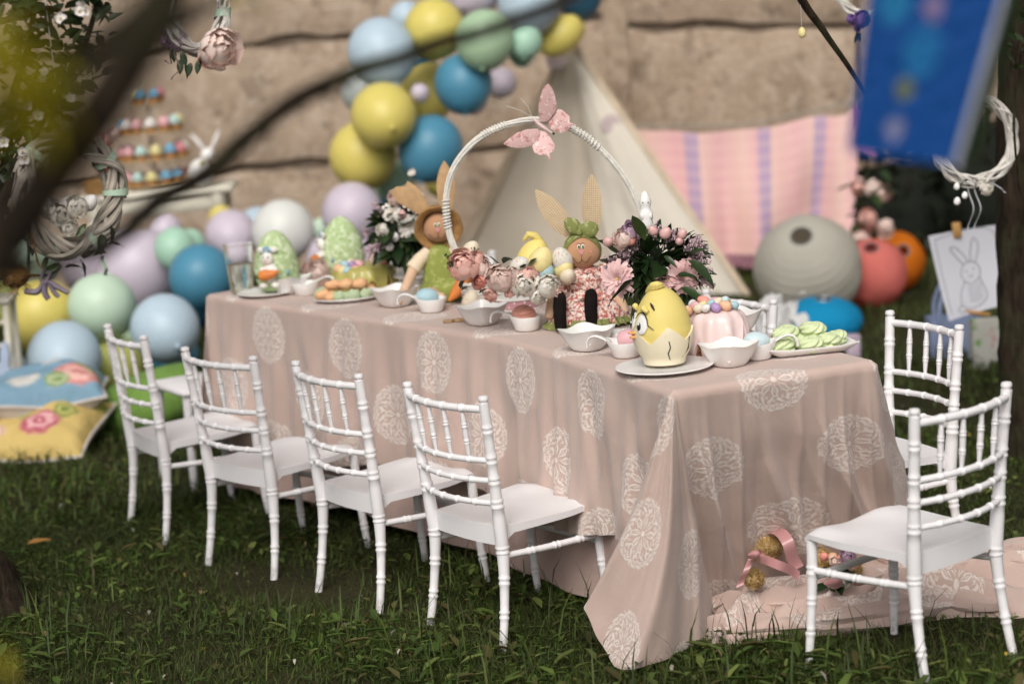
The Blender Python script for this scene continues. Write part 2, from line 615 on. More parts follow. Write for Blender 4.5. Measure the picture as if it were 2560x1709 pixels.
def trestle(c0, c1, w, name, label):
    c0, c1 = Vector(c0), Vector(c1)
    d = c1 - c0
    ln = d.length
    t = thing(name, label, 'table', (c0 + c1) / 2 - Vector((0, 0, TZ)), math.atan2(d.y, d.x))
    MB().box((0, 0, TZ - .03), (ln - .06, w - .05, .03)).build('tabletop', WOOD, t)
    MB().box((0, 0, TZ - .07), (ln - .3, w - .2, .04)).build('apron', WOOD, t)
    for sx in (-1, 1):
        for sy in (-1, 1):
            MB().box((sx * (ln / 2 - .42), sy * (w / 2 - .07), (TZ - .05) / 2 - .01), (.035, .035, TZ - .05)).build('leg', WOOD, t)
trestle((N + Rc) / 2, (J + J2) / 2, .5, 'party_table', 'near wooden table hidden under the pink cloth')
trestle((J + J2) / 2 + (L_ - J) * .04, (L_ + B_) / 2, .5, 'party_table', 'far wooden table hidden under the pink cloth')

# ------------------------------------------------------------------ tablecloth with woven medallions
def cloth_mat():
    m, nt, b = nodes('jacquard_cloth')
    uvn = nt.nodes.new('ShaderNodeUVMap')
    sp = nt.nodes.new('ShaderNodeSeparateXYZ')
    nt.links.new(uvn.outputs[0], sp.inputs[0])
    u, v = X(sp.outputs[0]), X(sp.outputs[1])
    wv1 = noise(uvn.outputs[0], 60, 2) - .5
    u = u + wv1 * .004
    v = v + (noise(uvn.outputs[0], 47, 2) - .5) * .004
    def cell(ox, oy):
        cx = X.m('FLOORED_MODULO', u + (-.44 + ox + .225 + 4.5), .45) - .225
        cy = X.m('FLOORED_MODULO', v + (.10 + oy + .18 + 3.6), .36) - .18
        return cx, cy, X.m('SQRT', cx * cx + cy * cy)
    x1, y1, r1 = cell(0, 0)
    x2, y2, r2 = cell(-.225, -.18)
    s = X.m('LESS_THAN', r2, r1)
    x = x1 + (x2 - x1) * s
    y = y1 + (y2 - y1) * s
    r = r1.min(r2) / .093            # 0..1 inside a medallion
    th = X.m('ARCTAN2', y, x)
    def band(val, c, hw, soft):
        return 1 - X.m('ABSOLUTE', val - c).step(hw, soft)
    c8 = X.m('COSINE', th * 8.0)
    c16 = X.m('COSINE', th * 16.0)
    a8 = X.m('ABSOLUTE', X.m('SINE', th * 4.0))      # 0 on a petal axis
    # loop petals: outline of |angle| against radius
    petw = X.m('SINE', X.m('MULTIPLY', (r - .1) / .46, math.pi, clamp=False).max(0.0).min(math.pi)) * .82
    pet = band(a8, petw - .16, .13, .07) if False else (1 - X.m('ABSOLUTE', a8 - petw + .10).step(.21, .05)) * (1 - r.step(.56, .02)) * r.step(.12, .02)
    core = 1 - r.step(.085, .02)
    dots = (1 - X.m('ABSOLUTE', r - .33).step(.07, .02)) * (1 - a8.step(.22, .07))
    # leaf ring between the petals and a lacy rim of curls
    leaf = (1 - X.m('ABSOLUTE', r - (.64 - c8 * .05)).step(.05, .02)) * (c16 * -1).step(.05, .2)
    curl = X.m('SINE', th * 24.0 + X.m('SINE', r * 19.0) * 2.3)
    brk = X.m('SINE', r * 44.0 + c8 * 2.0).step(.45, .2)
    lace = curl.step(-.05, .25) * (1 - brk * .7) * r.step(.50 + 0.0, .04)
    rim1 = 1 - X.m('ABSOLUTE', r - (.84 + X.m('COSINE', th * 24.0) * .06)).step(.022, .015)
    dots2 = (1 - X.m('ABSOLUTE', r - .93).step(.035, .02)) * X.m('COSINE', th * 32.0).step(.2, .25)
    vein = X.m('ABSOLUTE', X.m('SINE', th * 8.0)).step(.10, .06)
    mask = (pet.max(core).max(dots).max(leaf).max(rim1).max(dots2).max(lace * .9)) * (vein * .75 + .25).max(core)
    mask = mask * (1 - r.step(.93 + .05, .03))
    fray = noise(uvn.outputs[0], 260, 2).step(.42, .16)
    mask = mask * (fray * .5 + .5)
    big = noise(uvn.outputs[0], 5, 4).step(.5, .3)
    fine = noise(uvn.outputs[0], 420, 2).step(.5, .3)
    c = mixc(big, (.52, .385, .335), (.60, .465, .41))
    c = mixc(fine * .45, c, (.42, .295, .255))
    c = mixc(mask * .72, c, (.84, .78, .735))
    nt.links.new(c, b.inputs['Base Color'])
    b.inputs['Roughness'].default_value = .8
    b.inputs['Specular IOR Level'].default_value = .2
    b.inputs['Sheen Weight'].default_value = .25
    wr = noise(uvn.outputs[0], 9, 5, .6, .5)
    bumpn(mask * .6 + fine * .5 + wr * 3.0, .6, .0022, b)
    return m
CLOTH = cloth_mat()
NS = wv.normalized()
nS = Vector((NS.y, -NS.x, 0))                # outward at the near short end
def fnorm(a):
    t = (front_at(a + .02) - front_at(a - .02)).normalized()
    return Vector((-t.y, t.x, 0))
nF0 = fnorm(0.03)
bw = wv.length
# perimeter samples: (top point, uv of the top point, uv drop direction, hem point, drop length)
per = []
def hem_front(a):
    # swagged hem on the long front side
    z = .235 + .03 * math.sin(a * 5.0 + .8) - .05 * math.exp(-((a - 2.3) / .3) ** 2)
    if a < .35:
        z -= (.35 - a) * .25
    off = .012 + .016 * math.sin(a * 11) + .01 * math.sin(a * 23 + 1)
    return z, off
NA, NB = 300, 120
for i in range(NA + 1):                        # left end -> near corner
    a = ALEN * (1 - i / NA)
    T = front_at(a)
    z, off = hem_front(a)
    Hp = T + fnorm(a) * off
    Hp.z = z
    if a < .42:                                # the cloth tucks in behind the hanging corner
        k = (1 - a / .42)
        k = k * k * (3 - 2 * k)
        Hp = Hp.lerp(Vector((.40, 5.83, z)), k)
    per.append((T, (a, 0), (0, -1), Hp, TZ - z))
tips = [per[-1][3], onz(1560, 1440, .16), onz(1490, 1490, .15), onz(1480, 1527, .12), onz(1500, 1600, .055), onz(1539, 1664, .004), onz(1600, 1662, .006), onz(1670, 1648, .01), onz(1720, 1622, .012), onz(1755, 1600, .006), onz(1785, 1575, -.012)]
tp = smooth_path(tips, 8)
for i in range(1, len(tp)):
    ph = math.pi / 2 * i / (len(tp))
    Hp = tp[i]
    per.append((N.copy(), (0, 0), (-math.sin(ph), -math.cos(ph)), Hp, max(.5, min(.8, (Hp - N).length))))
side_h = smooth_path([tp[-1], onz(1820, 1552, -.015), onz(1940, 1530, -.015), onz(2080, 1502, -.015), onz(2200, 1482, -.015), onz(2290, 1470, -.012)], 10)
for i in range(1, NB + 1):
    bb = i / NB
    Hp = path_at(side_h, bb)
    T = N.lerp(Rc, bb)
    per.append((T, (0, bb * bw), (-1, 0), Hp, .75))
rt = [side_h[-1], onz(2310, 1440, -.012), onz(2300, 1395, -.01), onz(2270, 1345, .0)]
rp = smooth_path(rt, 6)
for i in range(1, len(rp)):
    ph = math.pi / 2 * i / len(rp)
    per.append((Rc.copy(), (0, bw), (-math.cos(ph), math.sin(ph)), rp[i], .75))
nb0 = -nF0
for i in range(0, 101):
    a = ALEN * i / 100
    T = front_at(a, back)
    Hp = T - fnorm(a) * (.02 + .015 * math.sin(a * 13)) 
    Hp.z = .28
    if a < .3:
        Hp = Hp.lerp(rp[-1], (1 - a / .3) ** 2)
    per.append((T, (a, bw), (0, 1), Hp, .4))
lo = (L_ - J).normalized()
for i in range(1, 31):
    T = B_.lerp(L_, i / 30)
    Hp = T + lo * (.05 + .02 * math.sin(i * .9))
    Hp.z = .22
    per.append((T, (ALEN, bw * (1 - i / 30)), (1, 0), Hp, .45))
for i in range(1, 9):
    ph = math.pi / 2 * i / 9
    d = lo * math.cos(ph) + fnorm(ALEN - .05) * math.sin(ph)
    Hp = L_ + d * .1
    Hp.z = .16 + .05 * abs(ph - .8)
    per.append((L_.copy(), (ALEN, 0), (math.cos(ph), -math.sin(ph)), Hp, .5))
NR = 50
# single creases: where they start on the edge, where they end at the hem, height, width
SIDE_R = [(.30, .28, .016, .016), (.42, .34, -.012, .03), (.62, .46, .014, .02), (.74, .55, .012, .016), (.84, .66, .014, .014), (.93, .74, -.016, .03), (.96, .82, .016, .016), (.98, .92, .014, .02), (.14, .16, .014, .02), (.06, .07, -.014, .025)]
CORN_R = [(.30, .020, .05), (.48, -.018, .05), (.62, .022, .04), (.78, -.016, .05), (.90, .018, .03)]
FRONT_R = [(.10, .35, .012, .03), (.30, .52, .010, .03), (.52, .46, .009, .02), (.75, .95, .010, .035), (1.0, .86, .008, .025), (1.2, 1.35, .009, .03), (1.5, 1.38, .009, .03), (1.72, 1.9, .010, .035), (2.05, 1.92, .009, .03), (2.3, 2.42, .010, .03)]
cl = MB()
cl.uv = []
m = len(per)
cx_mid = (N + Rc + L_ + B_) / 4
cum = [0.0]
for i in range(1, m):
    cum.append(cum[-1] + (per[i][0] - per[i - 1][0]).length + .35 * (per[i][3] - per[i - 1][3]).length)
for j in range(NR + 1):
    s = j / NR
    for i, (T, uv, ud, Hp, dl) in enumerate(per):
        d = Hp - T
        h = Vector((d.x, d.y, 0))
        k = s ** 1.25
        P = T + h * k
        P.z = TZ + (Hp.z - TZ) * s
        # rounded table edge
        dz = max(0.0, TZ - P.z)
        out = (Vector((-ud[1] * fnorm(uv[0]).x - ud[0] * nS.x * (1 if uv[0] < 1 else -1), -ud[1] * fnorm(uv[0]).y - ud[0] * nS.y * (1 if uv[0] < 1 else -1), 0)))
        if out.length > 0:
            out.normalize()
        r = .014
        P += out * (r * (1 - max(0, 1 - dz / r) ** 2) ** .5 if dz < r else r)
        # folds and soft wrinkles
        q = cum[i]
        onside = uv[0] == 0
        A = (.015 if onside else .007) * min(1, s * 2.2)
        if onside and uv[1] == 0:
            A *= .8
        w = math.sin(q * 31 + 2.2 * math.sin(q * 7 + s * 1.5)) + .6 * math.sin(q * 57 + s * 2.5)
        if onside and 0 < uv[1] < bw:            # sharper folds fanning from the far corner
            w = 1.3 * (1 - 2 * abs(math.sin(q * 13 - s * 2.6)) ** .7) + .6 * (1 - 2 * abs(math.sin(q * 24 - s * 4 + 1)) ** .8)
        elif onside:
            w = .9 * (1 - 2 * abs(math.sin(q * 11 + .6 + s * .8)) ** .7) + .5 * math.sin(q * 37 + s * 3)
        rd = 0.0
        if onside and 0 < uv[1] < bw:
            for t0_, t1_, am, wd_ in SIDE_R:
                rd += am * math.exp(-((uv[1] / bw - t0_ - (t1_ - t0_) * s) / wd_) ** 2) * min(1, s * 3)
        elif onside and uv[1] == 0:
            f_ = math.atan2(-ud[0], -ud[1]) / (math.pi / 2)
            for t0_, am, wd_ in CORN_R:
                rd += am * math.exp(-((f_ - t0_ - .05 * math.sin(s * 4)) / wd_) ** 2) * min(1, s * 1.6)
        elif ud == (0, -1):
            for t0_, t1_, am, wd_ in FRONT_R:
                rd += am * math.exp(-((uv[0] - t0_ - (t1_ - t0_) * s) / wd_) ** 2) * min(1, s * 3)
        P += out * rd
        w2 = vnoise((P.x, P.y, P.z), 14) * .004 * min(1, s * 4)
        P += out * (A * w + w2)
        cl.v.append(tuple(P))
        cl.uv.append((uv[0] + ud[0] * dl * s, uv[1] + ud[1] * dl * s))
for j in range(NR):
    for i in range(m - 1):
        cl.f.append((j * m + i, (j + 1) * m + i, (j + 1) * m + i + 1, j * m + i + 1))
# top sheet
TA, TB = NA, NB
o = len(cl.v)
for j in range(TB + 1):
    for i in range(TA + 1):
        a = ALEN * i / TA
        b_ = j / TB
        P = front_at(a).lerp(front_at(a, back), b_)
        e = min(1, 8 * min(a / ALEN * 4, (1 - a / ALEN) * 4, b_, 1 - b_))
        P.z = TZ + .0018 * vnoise((P.x, P.y, 0), 9) * e
        cl.v.append(tuple(P))
        cl.uv.append((a, b_ * bw))
for j in range(TB):
    for i in range(TA):
        k = o + j * (TA + 1) + i
        cl.f.append((k + 1, k, k + TA + 1, k + TA + 2))
me = cl.mesh('tablecloth')
import bmesh
bm = bmesh.new()
bm.from_mesh(me)
bmesh.ops.remove_doubles(bm, verts=bm.verts, dist=.0003)
bm.to_mesh(me)
bm.free()
cloth = link('tablecloth', me, CLOTH, None, False)
me.shade_smooth()
tag(cloth, 'dusty pink cloth with woven white medallions draped over the long table', 'tablecloth')
# the cloth's train lying in folds on the lawn
def train(pth, wid, hgt, seed, uvo):
    pth = smooth_path(pth, 14)
    nP = len(pth)
    b = MB()
    def sec(i):
        t = pth[min(i + 1, nP - 1)] - pth[max(i - 1, 0)]
        t.z = 0
        t.normalize()
        return Vector((-t.y, t.x, 0))
    def fn(u, v):
        i = round(u * (nP - 1))
        s = sec(i)
        W = lerp_list(wid, nP)[i]
        Hh = lerp_list(hgt, nP)[i]
        c = (v - .5)
        prof = max(0, 1 - (2 * c) ** 2) ** .6
        z = Hh * prof * (.60 + .40 * math.sin(c * 17 + seed + 3.2 * math.sin(u * 6 + seed) + 1.3 * math.sin(u * 17))) + .012 * vnoise((u * 5, v * 6, seed), 3) * prof - .006
        off = c * W + .02 * math.sin(u * 19 + v * 9 + seed)
        p = pth[i] + s * off
        return (p.x, p.y, max(-.012, z) + gz(p.x, p.y) * .5)
    b.grid(nP, 40, fn, uv=lambda u, v: (uvo[0] - v * .42, uvo[1] + u * 1.3))
    return b
train([onz(1740, 1590), onz(1840, 1572), onz(1980, 1560), onz(2120, 1540), onz(2240, 1515), onz(2400, 1500), onz(2520, 1490), onz(2700, 1480)], [.12, .20, .22, .24, .27, .32, .34, .34], [.06, .11, .115, .125, .12, .11, .10, .08], 1.0, (-.55, -.1)).build('train', CLOTH, cloth)
train([onz(1760, 1610), onz(1800, 1606), onz(1850, 1612), onz(1905, 1600)], [.05, .10, .07, .015], [.03, .05, .04, .012], 3.0, (-.9, .9)).build('twisted_corner', CLOTH, cloth)

def roll(name, pts, rad, seed, lift=0.0):
    P = smooth_path(pts, 12)
    nP = len(P)
    R2 = lerp_list(rad, nP)
    b = MB()
    def fn(u, v):
        i = round(u * (nP - 1))
        t = P[min(i + 1, nP - 1)] - P[max(i - 1, 0)]
        t.z = 0
        t.normalize()
        sd = Vector((-t.y, t.x, 0))
        a = 2 * math.pi * v
        r = R2[i] * (1 + .20 * math.sin(3 * a + u * 9 + seed) + .10 * math.sin(7 * a - u * 14 + seed * 2) + .08 * math.sin(u * 31 + a))
        p = P[i] + sd * (math.cos(a) * r * 1.35) + Vector((0, 0, math.sin(a) * r * .9 + R2[i] * .75 + lift))
        return (p.x, p.y, max(p.z, -.01))
    b.grid(nP, 25, fn, uv=lambda u, v: (-.62 - .3 * v, seed * .37 + u * 1.1))
    return b.build(name, CLOTH, cloth)
roll('fabric_roll', [onz(1755, 1575), onz(1850, 1545), onz(1960, 1552), onz(2090, 1535), onz(2190, 1500), onz(2300, 1495), onz(2430, 1470), onz(2560, 1462), onz(2720, 1440)], [.02, .040, .044, .048, .044, .040, .036, .034, .03], 1.3, .03)
roll('fabric_roll', [onz(1770, 1600), onz(1880, 1588), onz(2000, 1580), onz(2120, 1572), onz(2260, 1545), onz(2380, 1522), onz(2480, 1530), onz(2600, 1500)], [.015, .030, .032, .034, .036, .034, .026, .02], 4.1)
roll('fabric_roll', [onz(2200, 1480), onz(2300, 1455), onz(2400, 1440), onz(2500, 1425), onz(2640, 1405)], [.02, .034, .036, .032, .03], 2.2, .02)

# plain under-cloth down to the grass
UNDER = M_('waffle_undercloth', (.50, .36, .32), .85, .06, 6, .5, 220, .002, .15)
def ucl():
    b = MB()
    n = 160
    def fn(u, v):
        a = .12 + (ALEN - .1) * u
        T = front_at(a) if a <= ALEN else L_ + lo * (a - ALEN)
        nn = fnorm(min(a, ALEN - .03))
        off = -.03 + v * (.03 + .014 * math.sin(a * 9) + .01 * math.sin(a * 19 + 1))
        P = T + nn * off
        zb = .045 + .018 * math.sin(a * 3.1 + 2)
        P.z = (TZ - .035) * (1 - v) + zb * v
        return P
    b.grid(n, 18, fn)
    def fn2(u, v):
        T = L_.lerp(B_, u)
        P = T + lo * (-.01 + v * (.03 + .02 * math.sin(u * 15)))
        P.z = (TZ - .035) * (1 - v) + .05 * v
        return P
    b.grid(30, 18, fn2)
    def fn3(u, v):
        a = .45 + (ALEN - .45) * u
        T = front_at(a, back)
        P = T + fnorm(min(a, ALEN - .03)) * (.03 - v * .03)
        P.z = (TZ - .035) * (1 - v) + .05 * v
        return P
    b.grid(60, 18, fn3)
    return b
uc = ucl().build('undercloth', UNDER)
tag(uc, 'plain pinkish waffle undercloth hanging to the grass below the patterned cloth', 'tablecloth')

# ------------------------------------------------------------------ chairs
def chair_mat():
    m, nt, b = nodes('white_chair_plastic')
    co = coord('Object')
    sp = nt.nodes.new('ShaderNodeSeparateXYZ')
    nt.links.new(co, sp.inputs[0])
    z = X(sp.outputs[2])
    c = mixc(noise(co, 7, 3).step(.5, .3), (.77, .745, .755), (.82, .80, .81))
    sc = noise(co, 120, 3, .7).step(.70, .03) * noise(co, 9, 2).step(.56, .06)      # scuffs
    c = mixc(sc * .5, c, (.42, .38, .34))
    mud = noise(co, 70, 4, .7).step(.50, .12) * (1 - z.step(.035, .03))              # soil splashed on the feet
    c = mixc(mud * .75, c, (.10, .085, .05))
    nt.links.new(c, b.inputs['Base Color'])
    nt.links.new((noise(co, 30, 3) * .25 + .30).s, b.inputs['Roughness'])
    b.inputs['Specular IOR Level'].default_value = .45
    bumpn(noise(co, 60, 3), .08, .0012, b)
    return m
WHITE = chair_mat()
def post_pt(s, z):
    """centre of a back post at height z (side s)"""
    zr = .261
    if z >= zr:
        t = (z - zr) / (.66 - zr)
        return Vector((s * (.150 + .019 * t), -.038 * t ** 1.15, z))
    t = 1 - z / zr
    return Vector((s * (.150 + .0125 * t), -.032 * t ** 1.7, z))
def ring_pts(r, zs, base):
    out = []
    return out
def turned(b, p0, p1, rf, rings, n=12, k=26):
    """a straight or curved member given by function p(t); rings = parameters with a pair of beads"""
    ts = set(i / k for i in range(k + 1))
    for t in rings:
        for d, _ in ((-.0125, 0), (-.0085, 1), (-.006, 1), (-.002, 0), (.002, 0), (.006, 1), (.0085, 1), (.0125, 0)):
            ts.add(max(0, min(1, t + d * b['k'])))
    ts = sorted(ts)
    def bead(t):
        for q in rings:
            d = abs(t - q) / b['k']
            if .003 < d < .0105:
                return b['h']
        return 0
    b['mb'].tube([p0(t) for t in ts], [rf(t) + bead(t) for t in ts], n)
def make_chair(label, M, group='white chiavari chairs around the party table'):
    t = thing('banquet_chair', label, 'chair', group=group, M=M)
    for s in (-1, 1):
        mb = MB()
        zmax = .645
        P = lambda q: post_pt(s, q * zmax)
        rf = lambda q: .0117 + .0055 * math.exp(-((q * zmax - .30) / .11) ** 2) + .0018 * q - .001 * (1 - q)
        turned(dict(mb=mb, k=1.55, h=.0022), P, None, rf, [z / zmax for z in (.094, .18, .259, .382, .443, .497, .575)])
        tp_ = post_pt(s, .645)
        mb.lathe([(.0085, -.004), (.0085, .002), (.0125, .005), (.0135, .010), (.0115, .016), (.004, .018)], 14, Matrix.Translation(tp_))
        mb.build('back_post', WHITE, t)
    def rail(z, r, beads, bow=.034):
        a, c = post_pt(-1, z), post_pt(1, z)
        def P(q):
            p = a.lerp(c, q)
            p.y -= bow * math.sin(math.pi * q) ** .8
            return p
        return P
    for nm, z, r in (('top_rail', .628, .0098), ('back_rail', .494, .0082), ('back_rail', .441, .0078), ('back_rail', .382, .0078)):
        mb = MB()
        turned(dict(mb=mb, k=1.2, h=.002), rail(z, r, None), None, lambda q: r, [.2, .4, .6, .8], 10)
        mb.build(nm, WHITE, t)
    rt_, rb_ = rail(.628, 0, 0), rail(.494, 0, 0)
    for q in (.2, .4, .6, .8):
        mb = MB()
        a, c = rt_(q), rb_(q)
        turned(dict(mb=mb, k=4.0, h=.0016), lambda k_, a=a, c=c: a.lerp(c, k_), None, lambda k_: .0038 + .0038 * math.sin(math.pi * min(1, k_ * 1.02)) ** .7, [.34, .66], 8, 14)
        mb.build('spindle', WHITE, t)
    # seat: saddled sheet with a deep rear apron
    sd = .335
    def top(u, v):       # u across, v front
        x = (u - .5) * 2
        w = .146 + .022 * min(1, v * 1.6) - .006 * max(0, v - .9) * 10 * abs(x)
        z = .318 + .006 * math.sin(v * math.pi) * 0
        z += .010 * v * v - .007 * math.exp(-(((v - .45) / .3) ** 2)) * (1 - x * x)
        z += .008 * math.exp(-((v - .86) / .16) ** 2) * (math.exp(-((abs(x) - .68) / .26) ** 2)) - .006 * math.exp(-((v - .95) / .12) ** 2) * math.exp(-(x / .3) ** 2)
        z -= .012 * max(0, (v - .93) / .07) ** 2
        y = v * sd - .02 * (x * x) * max(0, (v - .5) * 2) ** 2 - .01 * (1 - x * x) * max(0, 1 - v * 5)
        return Vector((x * w, y, z))
    th = lambda v: .026 * max(0, 1 - v / .10) ** .6 + .012 + .012 * (1 - v)
    mb = MB()
    nu, nv = 21, 25
    mb.grid(nu, nv, lambda u, v: top(u, v))
    o_ = len(mb.v)
    mb.grid(nu, nv, lambda u, v: top(u, v) - Vector((.004 * (u - .5), 0, th(v) if 0 < u < 1 else th(v))))
    mb.f[(nu - 1) * (nv - 1):] = [tuple(reversed(f)) for f in mb.f[(nu - 1) * (nv - 1):]]
    ring = [i for i in range(nu)] + [j * nu + nu - 1 for j in range(1, nv)] + [(nv - 1) * nu + i for i in range(nu - 2, -1, -1)] + [j * nu for j in range(nv - 2, 0, -1)]
    for i in range(len(ring)):
        a, c = ring[i], ring[(i + 1) % len(ring)]
        mb.f.append((c, a, a + o_, c + o_))
    mb.build('seat', WHITE, t)
    for s in (-1, 1):
        mb = MB()
        P = lambda q, s=s: Vector((s * (.148 + .0115 * (1 - q) ** 1.6), .305 + .021 * (1 - q) ** 1.6, q * .312))
        turned(dict(mb=mb, k=3.2, h=.0018), P, None, lambda q: .0095 + .0045 * q, [.28, .52, .76], 12)
        mb.build('front_leg', WHITE, t)
        mb = MB()
        a, c = post_pt(s, .243), P(.76)
        turned(dict(mb=mb, k=3.2, h=.0018), lambda q, a=a, c=c: a.lerp(c, q) + Vector((0, 0, -.003 * math.sin(math.pi * q))), None, lambda q: .0088, [.28, .55, .8], 10)
        mb.build('side_stretcher', WHITE, t)
    mb = MB()
    mb.box((0, .318, .215), (.29, .012, .018), bev=.003)
    mb.build('front_stretcher', WHITE, t)
    return t
def place(x, y, deg):
    return rotz(R_(deg), (x, y, gz(x, y) - .004))
c1 = make_chair('white chiavari chair farthest left in the front row, turned side on', place(-1.165, 7.452, -62.4))
def more_chair(label, M):
    c = copy_tree(c1)
    c.matrix_world = M
    c['label'] = label
    return c
more_chair('white chiavari chair second from the left in the front row', place(-.817, 6.884, -48.3))
more_chair('white chiavari chair third from the left in the front row', place(-.475, 6.452, -55.9))
more_chair('white chiavari chair nearest the table corner in the front row', place(-.150, 6.033, -54.3))
more_chair('white chiavari chair alone at the near end over the trailing cloth', place(.981, 5.391, 41.4))
more_chair('white chiavari chair at the right beyond the near end, facing the table', place(1.081, 6.427, 113.1))
more_chair('white chiavari chair behind the pink glazed cake, only its back showing', place(.645, 7.02, 120))
more_chair('white chiavari chair behind the doll in the straw hat, mostly hidden', place(-.18, 8.70, 128))

# ================================================================== shared small builders
def mpp(P):
    """metres per photo pixel at a place"""
    return (P[1] * math.cos(PIT) - (P[2] - CAMH) * math.sin(PIT)) / FPX
def tt(name, label, cat, u, v, rz=0.0, group=None, lift=.002):
    p = onz(u, v, TZ)
    p.z = TZ + lift
    return thing(name, label, cat, p, rz, group)
def voro(vec, scale, feature='F1', out=0):
    n = X.nt.nodes.new('ShaderNodeTexVoronoi')
    n.feature = feature
    n.inputs['Scale'].default_value = scale
    X.nt.links.new(vec, n.inputs['Vector'])
    return n.outputs[out]
def fleck_mat(name, base, flecks, scale, thr=.5, rough=.6, bump=0.0, spec=.3):
    """base colour with small random flecks of other colours"""
    if name in _mats:
        return _mats[name]
    m, nt, b = nodes(name)
    co = coord('Object')
    col = mixc(noise(co, scale * .3, 3).step(.5, .2), tuple(c * .9 for c in base), base)
    for i, (fc, amt) in enumerate(flecks):
        mp = nt.nodes.new('ShaderNodeMapping')
        mp.inputs['Location'].default_value = (3.1 * i, 1.7 * i, .9 * i)
        nt.links.new(co, mp.inputs[0])
        f = noise(mp.outputs[0], scale * (1 + .23 * i), 2, .6).step(1 - amt, .03)
        col = mixc(f, col, fc)
    nt.links.new(col, b.inputs['Base Color'])
    b.inputs['Roughness'].default_value = rough
    b.inputs['Specular IOR Level'].default_value = spec
    if bump:
        bumpn(noise(co, scale * 1.5, 3), bump, .004, b)
    _mats[name] = m
    return m
def check_mat(name, base, line, pitch, kind='plaid', axis=(0, 1), rough=.85):
    if name in _mats:
        return _mats[name]
    m, nt, b = nodes(name)
    sp = nt.nodes.new('ShaderNodeSeparateXYZ')
    nt.links.new(coord('Object'), sp.inputs[0])
    wob = (noise(coord('Object'), 30, 2) - .5) * pitch * .5
    def ln(s):
        return 1 - X.m('ABSOLUTE', X.m('FLOORED_MODULO', s + wob, pitch) - pitch / 2).step(pitch * .22, pitch * .1)
    a = ln(X(sp.outputs[axis[0]]))
    c = ln(X(sp.outputs[axis[1]])) if kind == 'plaid' else a
    f = (a + c) * .5 if kind == 'plaid' else a
    col = mixc(f, base, line)
    col = mixc(noise(coord('Object'), 90, 2).step(.5, .3) * .3, col, tuple(.6 * k for k in base))
    nt.links.new(col, b.inputs['Base Color'])
    b.inputs['Roughness'].default_value = rough
    b.inputs['Specular IOR Level'].default_value = .15
    bumpn(noise(coord('Object'), 300, 2), .3, .001, b)
    _mats[name] = m
    return m

CERAMIC = M_('white_ceramic', (.82, .80, .78), .22, .015, 6, .02, 40, .0006, .5)
GLOSSY = M_('white_glaze', (.80, .77, .74), .3, .02, 6)
def leaf_mesh(name, mat, w=.36, curl=.18, fold=.12, n=7, tip=1.0):
    b = MB()
    def fn(u, v):
        x = (u - .5) * 2
        wd = w / 2 * math.sin(math.pi * min(1, v * .97 + .03)) ** .75 * (1 - .25 * v * tip)
        if v >= 1:
            wd = .004
        return (x * wd, v, abs(x) * wd * fold * 2 - curl * v * v + .02 * math.sin(v * 9 + x))
    b.grid(3, n, fn)
    me = b.mesh(name)
    me.materials.append(mat)
    me.shade_smooth()
    return me
def leafy(name, col, col2, rough=.35, tl=.25, dk=.6):
    if name in _mats:
        return _mats[name]
    m, nt, b = nodes(name)
    oi = nt.nodes.new('ShaderNodeObjectInfo')
    f = X(oi.outputs['Random'])
    c = mixc(f, col, col2)
    c = mixc(noise(coord('Object'), 4, 3).step(.55, .2) * .5, c, tuple(k * dk for k in col))
    nt.links.new(c, b.inputs['Base Color'])
    b.inputs['Roughness'].default_value = rough
    b.inputs['Specular IOR Level'].default_value = .4 if dk < .7 else .15
    t = nt.nodes.new('ShaderNodeBsdfTranslucent')
    nt.links.new(c, t.inputs[0])
    mx = nt.nodes.new('ShaderNodeMixShader')
    mx.inputs[0].default_value = tl
    nt.links.new(b.outputs[0], mx.inputs[1])
    nt.links.new(t.outputs[0], mx.inputs[2])
    nt.links.new(mx.outputs[0], nt.nodes['Material Output'].inputs[0])
    _mats[name] = m
    return m
LEAF_DK = leafy('dark_glossy_leaf', (.018, .042, .014), (.045, .08, .024))
LEAF_MD = leafy('mid_green_leaf', (.045, .085, .02), (.08, .13, .03))
LM_DK = leaf_mesh('leaf', LEAF_DK, .54, .16, .2)
LM_DK2 = leaf_mesh('leaf', LEAF_DK, .38, .3, .25)
LM_MD = leaf_mesh('leaf', LEAF_MD, .42, .22, .2)
def put(name, me, parent, M):
    o = bpy.data.objects.new(name, me)
    COL.objects.link(o)
    o.parent = parent
    o.matrix_local = M
    return o
def leaf_at(parent, me, p, d, size, spin=0.0, name='leaf'):
    """leaf whose stem starts at p and whose tip points along d"""
    y = Vector(d).normalized()
    x = y.cross(Vector((0, 0, 1)))
    if x.length < .1:
        x = Vector((1, 0, 0))
    x.normalize()
    z = x.cross(y)
    M = Matrix((x, y, z)).transposed().to_4x4()
    return put(name, me, parent, Matrix.Translation(p) @ M @ Matrix.Rotation(spin, 4, 'Y') @ Matrix.Scale(size, 4))
def petal_mesh(name, mat, cup=.5, w=.8, ruf=.05, notch=.06):
    """petal of unit length starting at the origin, growing along +Z and cupped inward (towards -Y .. the axis)"""
    b = MB()
    def fn(u, v):
        x = (u - .5) * 2
        wd = w / 2 * math.sin(math.pi * (.12 + .78 * v)) ** .8
        out = cup * math.sin(math.pi * v * .85) - .42 * v * v
        return (x * wd, out * (1 - .35 * x * x) + ruf * math.sin(x * 6 + v * 4) * v, v * (1 - notch * x * x) + ruf * .5 * math.sin(x * 9) * v)
    b.grid(6, 6, fn)
    me = b.mesh(name)
    me.materials.append(mat)
    me.shade_smooth()
    return me
def soft_petal(name, c1, c2, tl=.3):
    return leafy(name, c1, c2, .7, min(tl, .14), .94)
PK = soft_petal('pink_petal', (.88, .54, .47), (.90, .66, .59))
